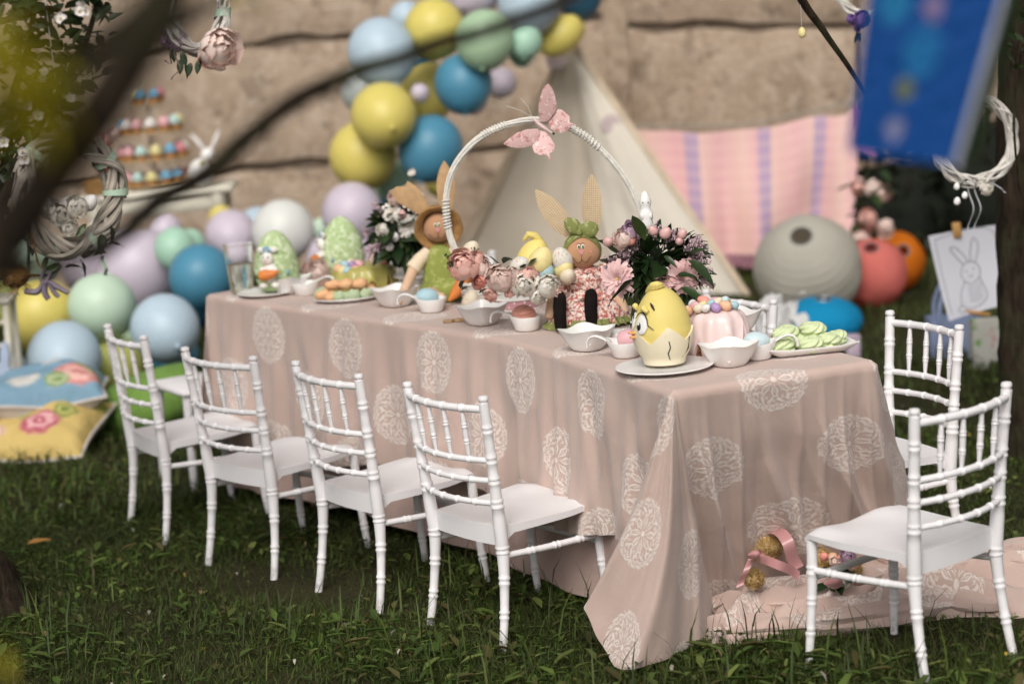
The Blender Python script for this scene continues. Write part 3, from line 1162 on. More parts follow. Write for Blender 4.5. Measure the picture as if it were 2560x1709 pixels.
PKL = soft_petal('pale_pink_petal', (.86, .66, .59), (.88, .76, .70))
CR = soft_petal('cream_petal', (.84, .79, .71), (.87, .84, .79))
CO = soft_petal('coral_petal', (.74, .30, .24), (.80, .42, .35))
LI = soft_petal('lilac_petal', (.45, .30, .42), (.60, .45, .55))
PU = soft_petal('purple_petal', (.13, .07, .25), (.24, .14, .38))
PETALS = {k: [petal_mesh('petal', m, c, w, r) for c, w, r in ((.42, .95, .05), (.55, .9, .06), (.3, .85, .05))] for k, m in dict(pk=PK, pkl=PKL, cr=CR, co=CO, li=LI, pu=PU).items()}
MATS_P = dict(pk=PK, pkl=PKL, cr=CR, co=CO, li=LI, pu=PU)
def peony(parent, p, d, r, kind, rnd, name='peony', tight=.0, inner=None):
    """round many-petalled flower of radius r facing d: core with separate petals"""
    M = mat_z(d, p)
    core = MB()
    for k in range(12):
        a = k * 2.4
        rr = r * .16 * math.sqrt(k / 12 + .1)
        core.ell((rr * math.cos(a) * 1.6, rr * math.sin(a) * 1.6, r * .36), (r * .15, r * .15, r * .36), 8, 6)
    f = core.build(name, MATS_P[inner or kind], parent, True, M)
    rows = ((5, .62, 2, .10), (6, .80, 14, .16), (7, .92, 27 - tight * 8, .2), (8, 1.0, 46 - tight * 20, .22)) if r > .02 else ((4, .6, 6, .1), (6, .9, 30 - tight * 12, .2))
    for row, (n, ln, tilt, rad) in enumerate(rows):
        for k in range(n):
            a = 2 * math.pi * (k + .5 * row + rnd.uniform(-.15, .15)) / n
            s = r * ln * rnd.uniform(.9, 1.12) * 1.15
            me = PETALS[kind][rnd.randrange(3)]
            L = Matrix.Rotation(a, 4, 'Z') @ Matrix.Translation((0, r * rad, r * .02 * (3 - row))) @ Matrix.Rotation(-R_(tilt + rnd.uniform(-8, 8)), 4, 'X') @ Matrix.Scale(s, 4)
            put('petal', me, f, L)
    return f
def daisy_petal(name, mat):
    b = MB()
    b.grid(3, 6, lambda u, v: ((u - .5) * .40 * math.sin(math.pi * (.15 + .75 * v)) ** .6, v, .28 * v - .34 * v * v + .09 * abs(u - .5) * 2 * math.sin(math.pi * v)))
    me = b.mesh(name)
    me.materials.append(mat)
    me.shade_smooth()
    return me
MUMP = soft_petal('mauve_pink_petal', (.80, .50, .50), (.86, .64, .62))
DP = {'pk': daisy_petal('petal', MUMP), 'cr': daisy_petal('petal', CR)}
YEL_C = M_('flower_heart', (.62, .52, .16), .8, .2, 60)
def mum(parent, p, d, r, kind, rnd):
    """chrysanthemum: layered narrow petals round a small heart"""
    M = mat_z(d, p)
    core = MB()
    core.ell((0, 0, r * .06), (r * .15, r * .15, r * .12), 12, 8)
    f = core.build('chrysanthemum', YEL_C, parent, True, M)
    for n, ln, up in ((15, 1.0, 2), (14, .92, 18), (12, .78, 34), (10, .6, 50), (8, .42, 66)):
        for k in range(n):
            a = 2 * math.pi * (k + rnd.uniform(-.25, .25)) / n + up
            s = r * ln * rnd.uniform(.85, 1.1)
            put('petal', DP[kind], f, Matrix.Rotation(a, 4, 'Z') @ Matrix.Translation((0, r * .06, 0)) @ Matrix.Rotation(R_(up + rnd.uniform(-9, 9)), 4, 'X') @ Matrix.Scale(s, 4))
    return f
LIMO = M_('limonium_bloom', (.58, .41, .45), .8, .25, 50)
STEM = M_('thin_green_stem', (.06, .09, .03), .6, .2, 20)
def sprig(parent, p, d, ln, rnd, mat=None, name='limonium_sprig', n=26):
    b = MB()
    d = Vector(d).normalized()
    x, y, z = frame(d)
    b.tube([p, Vector(p) + d * ln * .55, Vector(p) + d * ln], [.0009, .0007, .0004], 4)
    for k in range(n):
        t = rnd.uniform(.4, 1.05)
        a = rnd.uniform(0, 6.28)
        rr = ln * .32 * rnd.uniform(.1, 1) * (1.15 - .5 * t)
        q = Vector(p) + d * ln * t + (x * math.cos(a) + y * math.sin(a)) * rr
        s = rnd.uniform(.0016, .0034)
        b.ell(q, (s, s, s * 1.5), 5, 4)
        b.tube([Vector(p) + d * ln * (t - .2), q], .0004, 3, cap=False)
    o = b.build(name, mat or LIMO, parent)
    o['kind'] = 'stuff'
    return o
def egg_fn(p):
    k = 1 - .16 * p.z
    return Vector((p.x * k, p.y * k, p.z))
_eggs = {}
def egg_mesh(mat):
    if mat.name not in _eggs:
        me = MB().ell((0, 0, 0), 1, 18, 12, fn=egg_fn).mesh('egg')
        me.materials.append(mat)
        me.shade_smooth()
        _eggs[mat.name] = me
    return _eggs[mat.name]
def egg(parent, p, r, mat, tilt=(0, 0, 0), name='egg', ln=1.28):
    M = Matrix.Translation(p) @ Euler(tilt).to_matrix().to_4x4() @ Matrix.Diagonal((r, r, r * ln, 1))
    return put(name, egg_mesh(mat), parent, M)
def eggm(name, c, fl=None):
    if fl:
        return fleck_mat(name, c, fl, 9.0, .5, .5)
    return M_(name, c, .5, .04, 3, sub=.0)
E_BLUE = eggm('blue_egg', (.38, .56, .62))
E_PBLUE = eggm('pale_blue_egg', (.55, .66, .70))
E_PINK = eggm('pink_egg', (.70, .40, .43))
E_CORAL = eggm('coral_egg', (.78, .31, .25))
E_CREAM = fleck_mat('speckled_cream_egg', (.74, .64, .50), [((.30, .2, .12), .34)], 7)
E_YEL = eggm('yellow_egg', (.76, .64, .30))
E_FLOR = fleck_mat('flower_printed_egg', (.74, .70, .62), [((.55, .22, .2), .36), ((.25, .38, .5), .33), ((.3, .38, .12), .33)], 5)
E_PEACH = eggm('peach_egg', (.76, .45, .28))
E_LILAC = eggm('lilac_egg', (.42, .28, .52))
E_WHITE = fleck_mat('white_speckled_egg', (.76, .73, .72), [((.12, .1, .12), .33)], 6)
E_PEARL = M_('pink_pearl', (.70, .42, .40), .2, .05, 5)
DARK = M_('black_icing', (.012, .011, .012), .5, .1, 10)

# ================================================================== dishes
def square_bowl(label, u, v, size, rz, fill=None, fmat=None):
    t = tt('square_bowl', label, 'bowl', u, v, rz, 'small white square bowls')
    b = MB()
    n = 48
    def sq(a, k):
        c, s = math.cos(a), math.sin(a)
        p = 2 + k * 3.2
        r = (abs(c) ** p + abs(s) ** p) ** (-1 / p)
        return r
    def ringp(a, rr, z, k, lift):
        r = rr * sq(a, k)
        cor = abs(math.sin(2 * a)) ** 2.2
        return (r * math.cos(a), r * math.sin(a), z + lift * cor)
    H = size * .40
    prof = [(.0, .0, 0, 0), (.46, .0, .2, 0), (.52, .03, .3, 0), (.60, .18, .5, .0), (.72, .45, .8, .03), (.82, .75, 1, .05), (.92, .95, 1, .13), (.94, .98, 1, .15), (.915, .98, 1, .15), (.87, .90, 1, .12), (.76, .66, .9, .05), (.66, .36, .6, .03), (.5, .16, .4, 0), (.0, .12, .2, 0)]
    for r, z, k, l in prof:
        b.v += [ringp(2 * math.pi * i / n, r * size / 2, z * H, k, l * H) for i in range(n)]
    for j in range(len(prof) - 1):
        for i in range(n):
            b.f.append((j * n + i, j * n + (i + 1) % n, (j + 1) * n + (i + 1) % n, (j + 1) * n + i))
    b.build('bowl_body', CERAMIC, t)
    if fill:
        f = MB()
        f.grid(9, 9, lambda p, q: ((p - .5) * size * .62, (q - .5) * size * .62, H * .56 + .006 * vnoise((p * 6, q * 6, u), 1.3) + .012 * (1 - ((p - .5) ** 2 + (q - .5) ** 2) * 4)))
        f.build('filling', fmat, t)
    return t
MINT_F = M_('mint_cream', (.62, .72, .52), .6, .1, 30, .4, 60)
PINK_F = M_('pink_cream', (.76, .58, .54), .6, .1, 30, .4, 60)
square_bowl('white square bowl with mint cream in front of the doll with the green headscarf', 1470, 875, .134, R_(50), 1, MINT_F)
square_bowl('white square bowl with pink cream in front of the pink glazed cake', 1825, 915, .132, R_(38), 1, PINK_F)
square_bowl('white square bowl with pink cream between the wooden cut-out and coral egg', 1208, 812, .132, R_(48), 1, PINK_F)
square_bowl('empty white square bowl left of the blue egg', 990, 766, .132, R_(40))
square_bowl('white square bowl beside the green coconut cake at the far end', 728, 734, .132, R_(48))
square_bowl('white square bowl half hidden behind the pink glazed cake', 1838, 832, .132, R_(30))
def spoon_dish(label, u, v, rz, egg_mat=None, er=.024, etilt=(1.2, 0, .6)):
    """small round dish whose rim runs out into a curled handle (towards local -X)"""
    t = tt('handled_dish', label, 'dish', u, v, rz, 'small white dishes with curled handles')
    b = MB()
    n = 40
    def pt(a, r, z, pull):
        c = -math.cos(a)
        k = max(0, c) ** 3 * pull
        return (r * math.cos(a) * (1 + .18 * k), r * math.sin(a) * (1 - .12 * k), z + .012 * k)
    prof = [(0, 0, 0), (.030, 0, 0), (.034, .004, 0), (.039, .022, .4), (.045, .038, 1), (.0445, .040, 1), (.0425, .038, 1), (.036, .02, .4), (.03, .009, 0), (0, .008, 0)]
    for r, z, p in prof:
        b.v += [pt(2 * math.pi * i / n, r, z, p) for i in range(n)]
    for j in range(len(prof) - 1):
        for i in range(n):
            b.f.append((j * n + i, j * n + (i + 1) % n, (j + 1) * n + (i + 1) % n, (j + 1) * n + i))
    b.build('dish_body', CERAMIC, t)
    path = smooth_path([(-.040, 0, .040), (-.058, 0, .050), (-.076, 0, .056), (-.091, 0, .052), (-.099, 0, .040), (-.100, 0, .027)], 6)
    h = MB()
    wd = lerp_list([.034, .026, .018, .014, .012, .009], len(path))
    for i, p in enumerate(path):
        t_ = path[min(i + 1, len(path) - 1)] - path[max(i - 1, 0)]
        t_.normalize()
        up = Vector((-t_.z, 0, t_.x))
        for k in range(10):
            a = 2 * math.pi * k / 10
            h.v.append(tuple(p + Vector((0, 1, 0)) * (math.cos(a) * wd[i] / 2) + up * (math.sin(a) * .0035)))
    for i in range(len(path) - 1):
        for k in range(10):
            h.f.append((i * 10 + k, i * 10 + (k + 1) % 10, (i + 1) * 10 + (k + 1) % 10, (i + 1) * 10 + k))
    h.f.append(tuple((len(path) - 1) * 10 + k for k in range(10)))
    h.build('handle', CERAMIC, t)
    return t
def table_egg(label, u, v, lift, r, mat, tilt, name='painted_egg'):
    p = onz(u, v, TZ)
    o = put(name, egg_mesh(mat), None, Matrix.Translation((p.x, p.y, TZ + lift)) @ Euler(tilt).to_matrix().to_4x4() @ Matrix.Diagonal((r, r, r * 1.27, 1)))
    tag(o, label, 'egg', 'painted eggs laid out in the dishes')
    return o
LAY = R_(80)
spoon_dish('white dish with curled handle holding the rose pink egg', 1566, 893, R_(-12))
table_egg('glossy rose pink egg in a dish beside the chick cake', 1575, 885, .040, .026, E_PINK, (LAY, 0, 1.3))
spoon_dish('white dish with curled handle pointing right, holding the pale blue egg', 1895, 898, R_(172))
table_egg('pale blue egg in a dish next to the green meringues', 1893, 894, .040, .027, E_PBLUE, (LAY, 0, 1.5))
spoon_dish('white dish with curled handle holding the coral egg', 1318, 826, R_(-8))
ce = table_egg('coral egg with rabbit ears drawn on it', 1312, 822, .042, .027, eggm('bright_coral_egg', (.92, .42, .32)), (LAY, 0, 1.3))
spoon_dish('white dish with curled handle holding the sky blue egg', 1080, 780, R_(-6))
table_egg('sky blue egg in a dish near the middle of the table', 1070, 777, .042, .027, E_BLUE, (LAY, 0, 1.4))
spoon_dish('white dish with curled handle beside the plate of peach sweets', 765, 738, R_(165))
# rabbit ears inked on the coral egg
e = MB()
for s in (-1, 1):
    pts = []
    for k in range(17):
        a = math.pi * 2 * k / 16
        x = .35 * s + .24 * math.cos(a) + .1 * math.sin(a) * s
        z = .25 + .62 * math.sin(a)
        rr = math.sqrt(max(0, 1.0 - x * x * .9 - (z / 1.06) ** 2 * .75))
        pts.append((x, rr * 1.02 + .01, z))
    e.tube(pts, .012, 4)
e.build('inked_ears', DARK, ce, True, Matrix.Rotation(R_(60), 4, 'Z') @ Matrix.Rotation(R_(20), 4, 'Y'))
p = onz(1560, 862, TZ)
rk = thing('ramekin', 'plain white ramekin half hidden behind the mint cream bowl', 'dish', (p.x, p.y, TZ + .002))
MB().lathe([(0, 0), (.032, 0), (.035, .004), (.037, .034), (.035, .036), (.033, .033), (.031, .008), (0, .007)], 32).build('dish_body', CERAMIC, rk)
ec = table_egg('speckled cream egg behind the pink cream bowl', 1180, 783, .036, .026, E_CREAM, (.25, .3, 0))

def round_plate(label, u, v, r, mat=None, oval=1.0):
    t = tt('plate', label, 'plate', u, v)
    b = MB()
    b.lathe([(0, 0), (r * .62, 0), (r * .7, .002), (r * .97, .009), (r, .0115), (r * .985, .0135), (r * .95, .0125), (r * .68, .0055), (0, .005)], 56, Matrix.Diagonal((1, oval, 1, 1)))
    b.build('plate_body', mat or CERAMIC, t)
    return t
round_plate('flat round white plate under the chick egg cake', 1661, 926, .122)
round_plate('white plate under the nearer green coconut egg cake', 668, 738, .095)
round_plate('oval white plate of peach and green sweets', 868, 752, .105, oval=.75)

# ================================================================== chick egg cake
YELLOW = M_('yellow_fondant', (.76, .62, .20), .55, .06, 8, .12, 40, .002, .3)
SHELLW = fleck_mat('cream_fondant_shell', (.78, .70, .52), [((.72, .55, .35), .3)], 20, rough=.5)
ORANGE = M_('orange_fondant', (.72, .36, .12), .5, .08, 20)
EYEW = M_('eye_white', (.80, .79, .76), .4, .02, 10)
ck = tt('chick_cake', 'yellow chick cake hatching from a cracked white eggshell', 'cake', 1663, 921, R_(-8), lift=.014)
RX, HZ = .0705, .098                     # half width, half height of the egg
def eggsurf(th, z, off=0.0):
    """point on the chick's egg at angle th (0 = towards -Y) and height z"""
    q = (z - .094) / HZ
    k = math.sqrt(max(0, 1 - q * q)) * (1 - .13 * q) * (1.02 if q < 0 else 1)
    r = RX * k + off
    return Vector((math.sin(th) * r, -math.cos(th) * r, z))
b = MB()
b.lathe([(.045, .02)] + [(eggsurf(0, z).length if False else abs(eggsurf(0, z).y), z) for z in np.linspace(.03, .1915, 26)], 40)
b.build('egg_body', YELLOW, ck)
b = MB()
nn = 80
def shell_top(a):
    k = (a / (2 * math.pi) * 5 + .30) % 1.0
    return .062 + .036 * (1 - 2 * abs(k - .5)) * 1.0 + .004 * math.sin(a * 3)
rows = 14
for j in range(rows):
    for i in range(nn):
        a = 2 * math.pi * i / nn
        zt = shell_top(a)
        z = .002 + (zt - .002) * j / (rows - 1)
        r = abs(eggsurf(0, max(z, .018)).y) + .0045
        r = r if z > .018 else r - .004 * (1 - z / .018)
        b.v.append((math.sin(a) * r, -math.cos(a) * r, z))
for i in range(nn):
    a = 2 * math.pi * i / nn
    z = shell_top(a)
    r = abs(eggsurf(0, z).y) - .001
    b.v.append((math.sin(a) * r, -math.cos(a) * r, z - .0005))
for j in range(rows):
    for i in range(nn):
        b.f.append((j * nn + (i + 1) % nn, j * nn + i, (j + 1) * nn + i, (j + 1) * nn + (i + 1) % nn))
b.f.append(tuple(range(nn)))
b.build('eggshell', SHELLW, ck)
FA = R_(-62)       # the face looks to the left and slightly forwards
def on_egg(da, z, off=0.0):
    return eggsurf(FA + da, z, off)
def patch(name, da, z, w, h, mat, off=.003, tilt=0.0, thick=.003):
    P0 = on_egg(da, z, off)
    nrm = Vector((math.sin(FA + da), -math.cos(FA + da), .25 if z > .1 else 0)).normalized()
    M = mat_z(nrm, P0, 0)
    return MB().ell((0, 0, 0), (w, h, thick), 20, 10).build(name, mat, ck, True, M @ Matrix.Rotation(tilt, 4, 'Z'))
for s in (-1, 1):
    patch('eye', s * .36, .108, .020, .026, EYEW, .001, thick=.006)
    patch('pupil', s * .30, .103, .0075, .0105, DARK, .0062, thick=.003)
    patch('eye_glint', s * .28 + .02, .109, .0022, .003, EYEW, .0088, thick=.002)
    lid = MB()
    pts = [on_egg(s * (.36 + .30 * math.cos(a)), .108 + .029 * math.sin(a), .008) for a in np.linspace(.0, math.pi * .85, 12)]
    pts.append(on_egg(s * .80, .100, .003))
    if s > 0:
        pts = [on_egg(s * .86, .096, .004)] + pts[:-1]
    lid.tube(pts, [.0009, .002, .0018, .0008], 6)
    lid.build('eyelash_line', DARK, ck)
    br = MB()
    br.tube([on_egg(s * .62, .158, .002), on_egg(s * .75, .152, .003), on_egg(s * .86, .142, .002)], [.0015, .0035, .002], 8)
    br.build('eyebrow', DARK, ck)
    br = MB()
    br.tube([on_egg(s * .25, .142, .004), on_egg(s * .42, .146, .008), on_egg(s * .62, .138, .006)], [.004, .008, .005], 10)
    br.build('brow_ridge', YELLOW, ck)
for dz, ln in ((.003, .027), (-.008, .024)):
    d = Vector((math.sin(FA), -math.cos(FA), 0))
    P0 = on_egg(0, .083 + dz, -.008)
    MB().tube([P0, P0 + d * ln * .6, P0 + d * ln], [.010, .0085, .004], 12, flat=.55).build('beak', ORANGE, ck)
for a0, a1, zc, r in ((-.5, .6, .184, .008), (-.1, .5, .189, .009), (-.7, .1, .180, .0065)):
    c = MB()
    pts = [Vector((.030 * math.sin(a) - .006, -.018 * math.cos(a * 2), zc + .010 * math.sin((a + 1) * 1.3))) for a in np.linspace(a0 - .7, a1, 10)]
    c.tube(pts, [.003, r, r, .003], 10)
    c.build('crest_curl', YELLOW, ck)
for a0, zs in ((.25, ((.066, .0), (.05, .05), (.035, -.03), (.02, .05), (.004, .12))), (1.05, ((.07, 0), (.04, .03), (.01, -.03)))):
    c = MB()
    c.tube([eggsurf(a0 + o_, max(z, .014), .0052) for z, o_ in zs], [.0012, .0018, .0008], 5)
    c.build('painted_crack', DARK, ck)

# ================================================================== pink glazed bundt cake with candy eggs
SPONGE = fleck_mat('brown_sponge', (.30, .13, .045), [((.5, .28, .1), .42), ((.1, .04, .02), .36)], 55, rough=.85, bump=.6)
GLAZE_P = M_('pink_sugar_glaze', (.80, .62, .60), .3, .03, 8, .05, 30, .002, .5)
GLAZE_O = M_('olive_sugar_glaze', (.46, .42, .12), .3, .08, 8, .05, 30, .002, .5)
def glazed(label, u, v, R0, Hc, glaze, seed, eggs, name='glazed_cake'):
    t = tt(name, label, 'cake', u, v)
    rr = random.Random(seed)
    fl = lambda a: 1 + .045 * math.cos(a * 10)
    b = MB()
    b.lathe([(0, 0), (R0 * .98, 0), (R0, .006), (R0 * .97, Hc * .5), (R0 * .88, Hc * .8), (R0 * .6, Hc * .95), (R0 * .2, Hc * .96), (0, Hc * .9)], 60, fn=lambda p, a: (p[0] * fl(a), p[1] * fl(a), p[2]))
    b.build('sponge', SPONGE, t)
    b = MB()
    n = 120
    ops = [(rr.uniform(-.12, .12) + 2 * math.pi * q / 9, rr.uniform(.10, .24), rr.uniform(.18, .55)) for q in range(9) if not (5 <= q <= 8)]
    ops += [(-math.pi / 2 + .30, .17, .42), (-math.pi / 2 + .92, .10, .62), (-math.pi / 2 - .75, .12, .30)]
    def drip(a):
        z = .05
        for a0, w_, h_ in ops:
            d = (a - a0 + math.pi) % (2 * math.pi) - math.pi
            if abs(d) < w_:
                z = max(z, .05 + h_ * math.sqrt(1 - (d / w_) ** 2))
        return Hc * z
    prof = 16
    def shp(t_):
        q = [(R0 * .1, Hc * .985), (R0 * .45, Hc * 1.0), (R0 * .74, Hc * .955), (R0 * .92, Hc * .84), (R0 * 1.0, Hc * .62), (R0 * 1.035, Hc * .35), (R0 * 1.05, Hc * .02)]
        k = min(int(t_ * 6), 5)
        f = t_ * 6 - k
        return (q[k][0] + (q[k + 1][0] - q[k][0]) * f, q[k][1] + (q[k + 1][1] - q[k][1]) * f)
    for j in range(prof + 2):
        for i in range(n):
            a = 2 * math.pi * i / n
            zb = drip(a)
            lo_, hi = 0.0, 1.0
            for _ in range(18):
                mid = (lo_ + hi) / 2
                if shp(mid)[1] > zb:
                    lo_ = mid
                else:
                    hi = mid
            tt_ = lo_ * min(j, prof) / prof
            r, z = shp(tt_)
            bulge = .0015 + (.003 * math.exp(-((j - prof + 1.5) / 1.5) ** 2))
            r2 = r * fl(a) + bulge
            if j == prof + 1:
                r2, z = r * fl(a) - .004, z - .0005
            b.v.append((r2 * math.cos(a), r2 * math.sin(a), z))
    for j in range(prof + 1):
        for i in range(n):
            b.f.append((j * n + i, (j + 1) * n + i, (j + 1) * n + (i + 1) % n, j * n + (i + 1) % n))
    b.build('glaze', glaze, t)
    for x, y, z, r, m_ in eggs:
        egg(t, (x, y, Hc + z), r, m_, (rr.uniform(-1.2, 1.2), rr.uniform(-1.2, 1.2), rr.uniform(0, 3)), 'candy_egg', 1.3)
    return t
ce_m = [E_WHITE, E_LILAC, E_PEACH, E_BLUE, E_YEL, E_CREAM, E_PINK, E_PBLUE]
rr = random.Random(4)
eg = [(-.045, -.035, .010, .0115, E_CREAM), (-.052, -.01, .012, .012, E_PINK), (-.028, -.045, .010, .0105, E_WHITE), (-.004, -.045, .010, .0115, E_LILAC), (.022, -.036, .011, .013, E_PEACH), (.045, -.022, .009, .010, E_BLUE), (-.034, -.02, .014, .010, E_YEL), (-.012, -.018, .016, .0105, E_BLUE), (.006, -.012, .018, .0115, E_CREAM), (.024, -.004, .018, .012, E_PBLUE), (-.028, .008, .02, .0135, E_CORAL), (-.055, .018, .012, .012, E_WHITE), (.0, .02, .014, .012, E_PINK), (.03, .022, .012, .012, E_YEL), (-.07, -.02, .004, .011, E_PEACH)]
glazed('round cake with dripping pink glaze and speckled candy eggs on top', 1796, 888, .075, .118, GLAZE_P, 2.3, eg)
eg = [(-.062, -.055, -.012, .013, E_YEL), (-.075, -.03, -.008, .014, E_PEACH), (-.045, -.06, -.012, .013, E_BLUE), (-.055, -.035, .004, .013, E_BLUE), (-.03, -.05, .002, .0125, E_LILAC), (-.02, -.062, -.01, .012, E_PEACH), (-.008, -.045, .004, .013, E_PINK), (-.035, -.02, .008, .012, E_CREAM)]
oc = glazed('round cake with olive green glaze beside the straw hat doll', 912, 727, .098, .088, GLAZE_O, 5.1, eg)
peony(oc, (.045, -.01, .09), (.1, -.5, 1), .028, 'pkl', rr, 'sugar_rose')
egg(oc, (.075, -.02, .10), .016, E_CORAL, (.5, .6, 0), 'candy_egg')

# ================================================================== green coconut egg cakes
COCO = fleck_mat('green_coconut', (.46, .58, .30), [((.64, .72, .50), .45), ((.28, .40, .15), .36)], 60, rough=.95, bump=.9)
CARROT = M_('orange_sugar_carrot', (.68, .22, .05), .5, .1, 30, .3, 60)
SUGARW = M_('white_sugar_paste', (.80, .77, .72), .5, .03, 10)
BLUEF = M_('blue_sugar_flower', (.22, .42, .62), .5, .1, 20)
GREENT = M_('green_carrot_top', (.05, .16, .04), .6, .1, 20)
def coco_cake(label, u, v, rz, w, h, side):
    t = tt('coconut_cake', label, 'cake', u, v, rz, lift=.012)
    b = MB()
    def fn(p):
        n = 1 + .035 * vnoise(p, 13) + .02 * vnoise(p, 29)
        k = 1 - .16 * p.z
        return Vector((p.x * k * n, p.y * k * n, p.z * (1 + .01 * vnoise(p, 21)) if p.z > -.78 else -.78))
    b.ell((0, 0, h * .44), (w / 2, w / 2 * .9, h * .56), 48, 36, fn=fn)
    b.build('cake_body', COCO, t)
    # sugar rabbit holding a carrot
    f = Matrix.Rotation(side, 4, 'Z') @ Matrix.Translation((0, -w * .46, 0))
    def part(nm, mb_, m_):
        mb_.build(nm, m_, t, True, f)
    part('rabbit_head', MB().ell((-.005, 0, h * .58), (.021, .018, .024), 16, 10, fn=lambda p: Vector((p.x * (1 - .2 * p.z), p.y, p.z))), SUGARW)
    part('rabbit_body', MB().ell((0, .004, h * .34), (.024, .018, .034), 14, 10), SUGARW)
    for s in (-1, 1):
        part('rabbit_ear', MB().ell((-.004 + s * .019, .004, h * .72), (.016, .006, .010), 12, 8), SUGARW)
        part('rabbit_paw', MB().ell((s * .022, -.01, h * .40), (.010, .010, .008), 10, 8), SUGARW)
        part('rabbit_foot', MB().ell((s * .020, -.016, h * .14), (.014, .012, .009), 10, 8), SUGARW)
        part('rabbit_eye', MB().ell((-.005 + s * .008, -.0165, h * .61), (.0024, .002, .0032), 8, 6), DARK)
    part('rabbit_nose', MB().ell((-.005, -.019, h * .56), (.003, .002, .002), 8, 6), E_CORAL)
    c = MB()
    c.tube([(-.024, -.020, h * .30), (-.01, -.024, h * .315), (.018, -.024, h * .33), (.036, -.018, h * .37)], [.016, .019, .013, .003], 14)
    part('carrot', c, CARROT)
    part('carrot_top', MB().ell((-.034, -.018, h * .29), (.010, .008, .009), 10, 8), GREENT)
    for k in range(5):
        a = k * 1.257
        part('flower_petal', MB().ell((-.004 + .009 * math.cos(a), -.006, h * .715 + .009 * math.sin(a)), (.006, .003, .006), 10, 6), BLUEF)
    part('flower_heart', MB().ell((-.004, -.009, h * .715), .004, 8, 6), E_YEL)
    part('flower_petal', MB().ell((.052, .02, h * .32), (.005, .004, .009), 8, 6), BLUEF)
    return t
coco_cake('green coconut egg cake with a sugar rabbit facing forward, at the far end', 697, 733, R_(8), .142, .192, R_(-22))
coco_cake('green coconut egg cake with a sugar rabbit on its left, behind the first', 862, 700, R_(0), .142, .20, R_(-75))

# ================================================================== sweets on plates
MINTZ = M_('mint_meringue', (.62, .70, .42), .6, .05, 10, .12, 50, .002, .3)
PEACHZ = M_('peach_marshmallow', (.78, .45, .24), .65, .05, 14, .2, 60)
SPRINK = fleck_mat('sprinkled_marshmallow', (.74, .74, .62), [((.25, .48, .14), .47), ((.3, .5, .2), .42)], 70, rough=.8, bump=.5)
_zm = None
def zefir_mesh():
    b = MB()
    nu_, nv_ = 72, 34
    for j in range(nv_):
        v = j / (nv_ - 1)
        for i in range(nu_):
            a = 2 * math.pi * i / nu_
            t_ = v * math.pi
            half = 1 if v < .5 else -1
            r = math.sin(t_) ** .62
            tw = a + v * 3.2 * half
            rg = abs(math.sin(a * 3 + v * 11 + .6 * math.sin(a * 2)))
            r *= 1 + .26 * (rg ** .6 - .7) * math.sin(t_) ** .7
            waist = 1 - .20 * math.exp(-((v - .60) / .05) ** 2)
            b.v.append((r * waist * math.cos(a), r * waist * math.sin(a) * .86, math.cos(t_) * .56 * (1 + .14 * (rg ** .6 - .6)) + .03 * math.sin(a * 2)))
    for j in range(nv_ - 1):
        for i in range(nu_):
            b.f.append((j * nu_ + i, (j + 1) * nu_ + i, (j + 1) * nu_ + (i + 1) % nu_, j * nu_ + (i + 1) % nu_))
    me = b.mesh('meringue')
    me.materials.append(MINTZ)
    me.shade_smooth()
    return me
ZM = zefir_mesh()
pl = tt('serving_plate', 'rectangular white plate carrying green meringues at the near right', 'plate', 2018, 880, R_(10))
b = MB()
def plate_pt(u, v):
    x, y = (u - .5) * 2, (v - .5) * 2
    e = max(abs(x), abs(y))
    z = .004 + .016 * max(0, (e - .62) / .38) ** 1.6 + .006 * max(0, abs(x * y) - .55) / .45
    return Vector((x * .118 * (1 - .03 * y * y), y * .072 * (1 - .03 * x * x), z))
b.grid(29, 21, plate_pt)
k0 = len(b.f)
o_ = len(b.v)
b.grid(29, 21, lambda u, v: plate_pt(u, v) - Vector((0, 0, .004)))
b.f[k0:] = [tuple(reversed(f)) for f in b.f[k0:]]
ring = [i for i in range(29)] + [j * 29 + 28 for j in range(1, 21)] + [20 * 29 + i for i in range(27, -1, -1)] + [j * 29 for j in range(19, 0, -1)]
for i in range(len(ring)):
    a, c = ring[i], ring[(i + 1) % len(ring)]
    b.f.append((c, a, a + o_, c + o_))
b.build('plate_body', CERAMIC, pl)
pm = pl.matrix_world.copy()
zlab = ['leftmost at the front of the plate', 'front middle of the plate', 'front right of the plate', 'stacked on top at the left', 'stacked on top at the right', 'far right of the plate', 'half hidden in the middle of the pile']
for k, (x, y, z, s) in enumerate([(-.070, -.020, .022, .035), (-.004, -.036, .022, .036), (.050, -.026, .024, .037), (-.050, .016, .046, .037), (.020, .010, .050, .037), (.078, .004, .026, .032), (-.012, .028, .026, .034)]):
    o = put('meringue', ZM, None, pm @ Matrix.Translation((x, y, z)) @ Euler((rr.uniform(-.2, .2), rr.uniform(-.15, .15), rr.uniform(0, 6))).to_matrix().to_4x4() @ Matrix.Scale(s, 4))
    tag(o, 'ridged pale green meringue, ' + zlab[k], 'meringue', 'green meringues on the near plate')
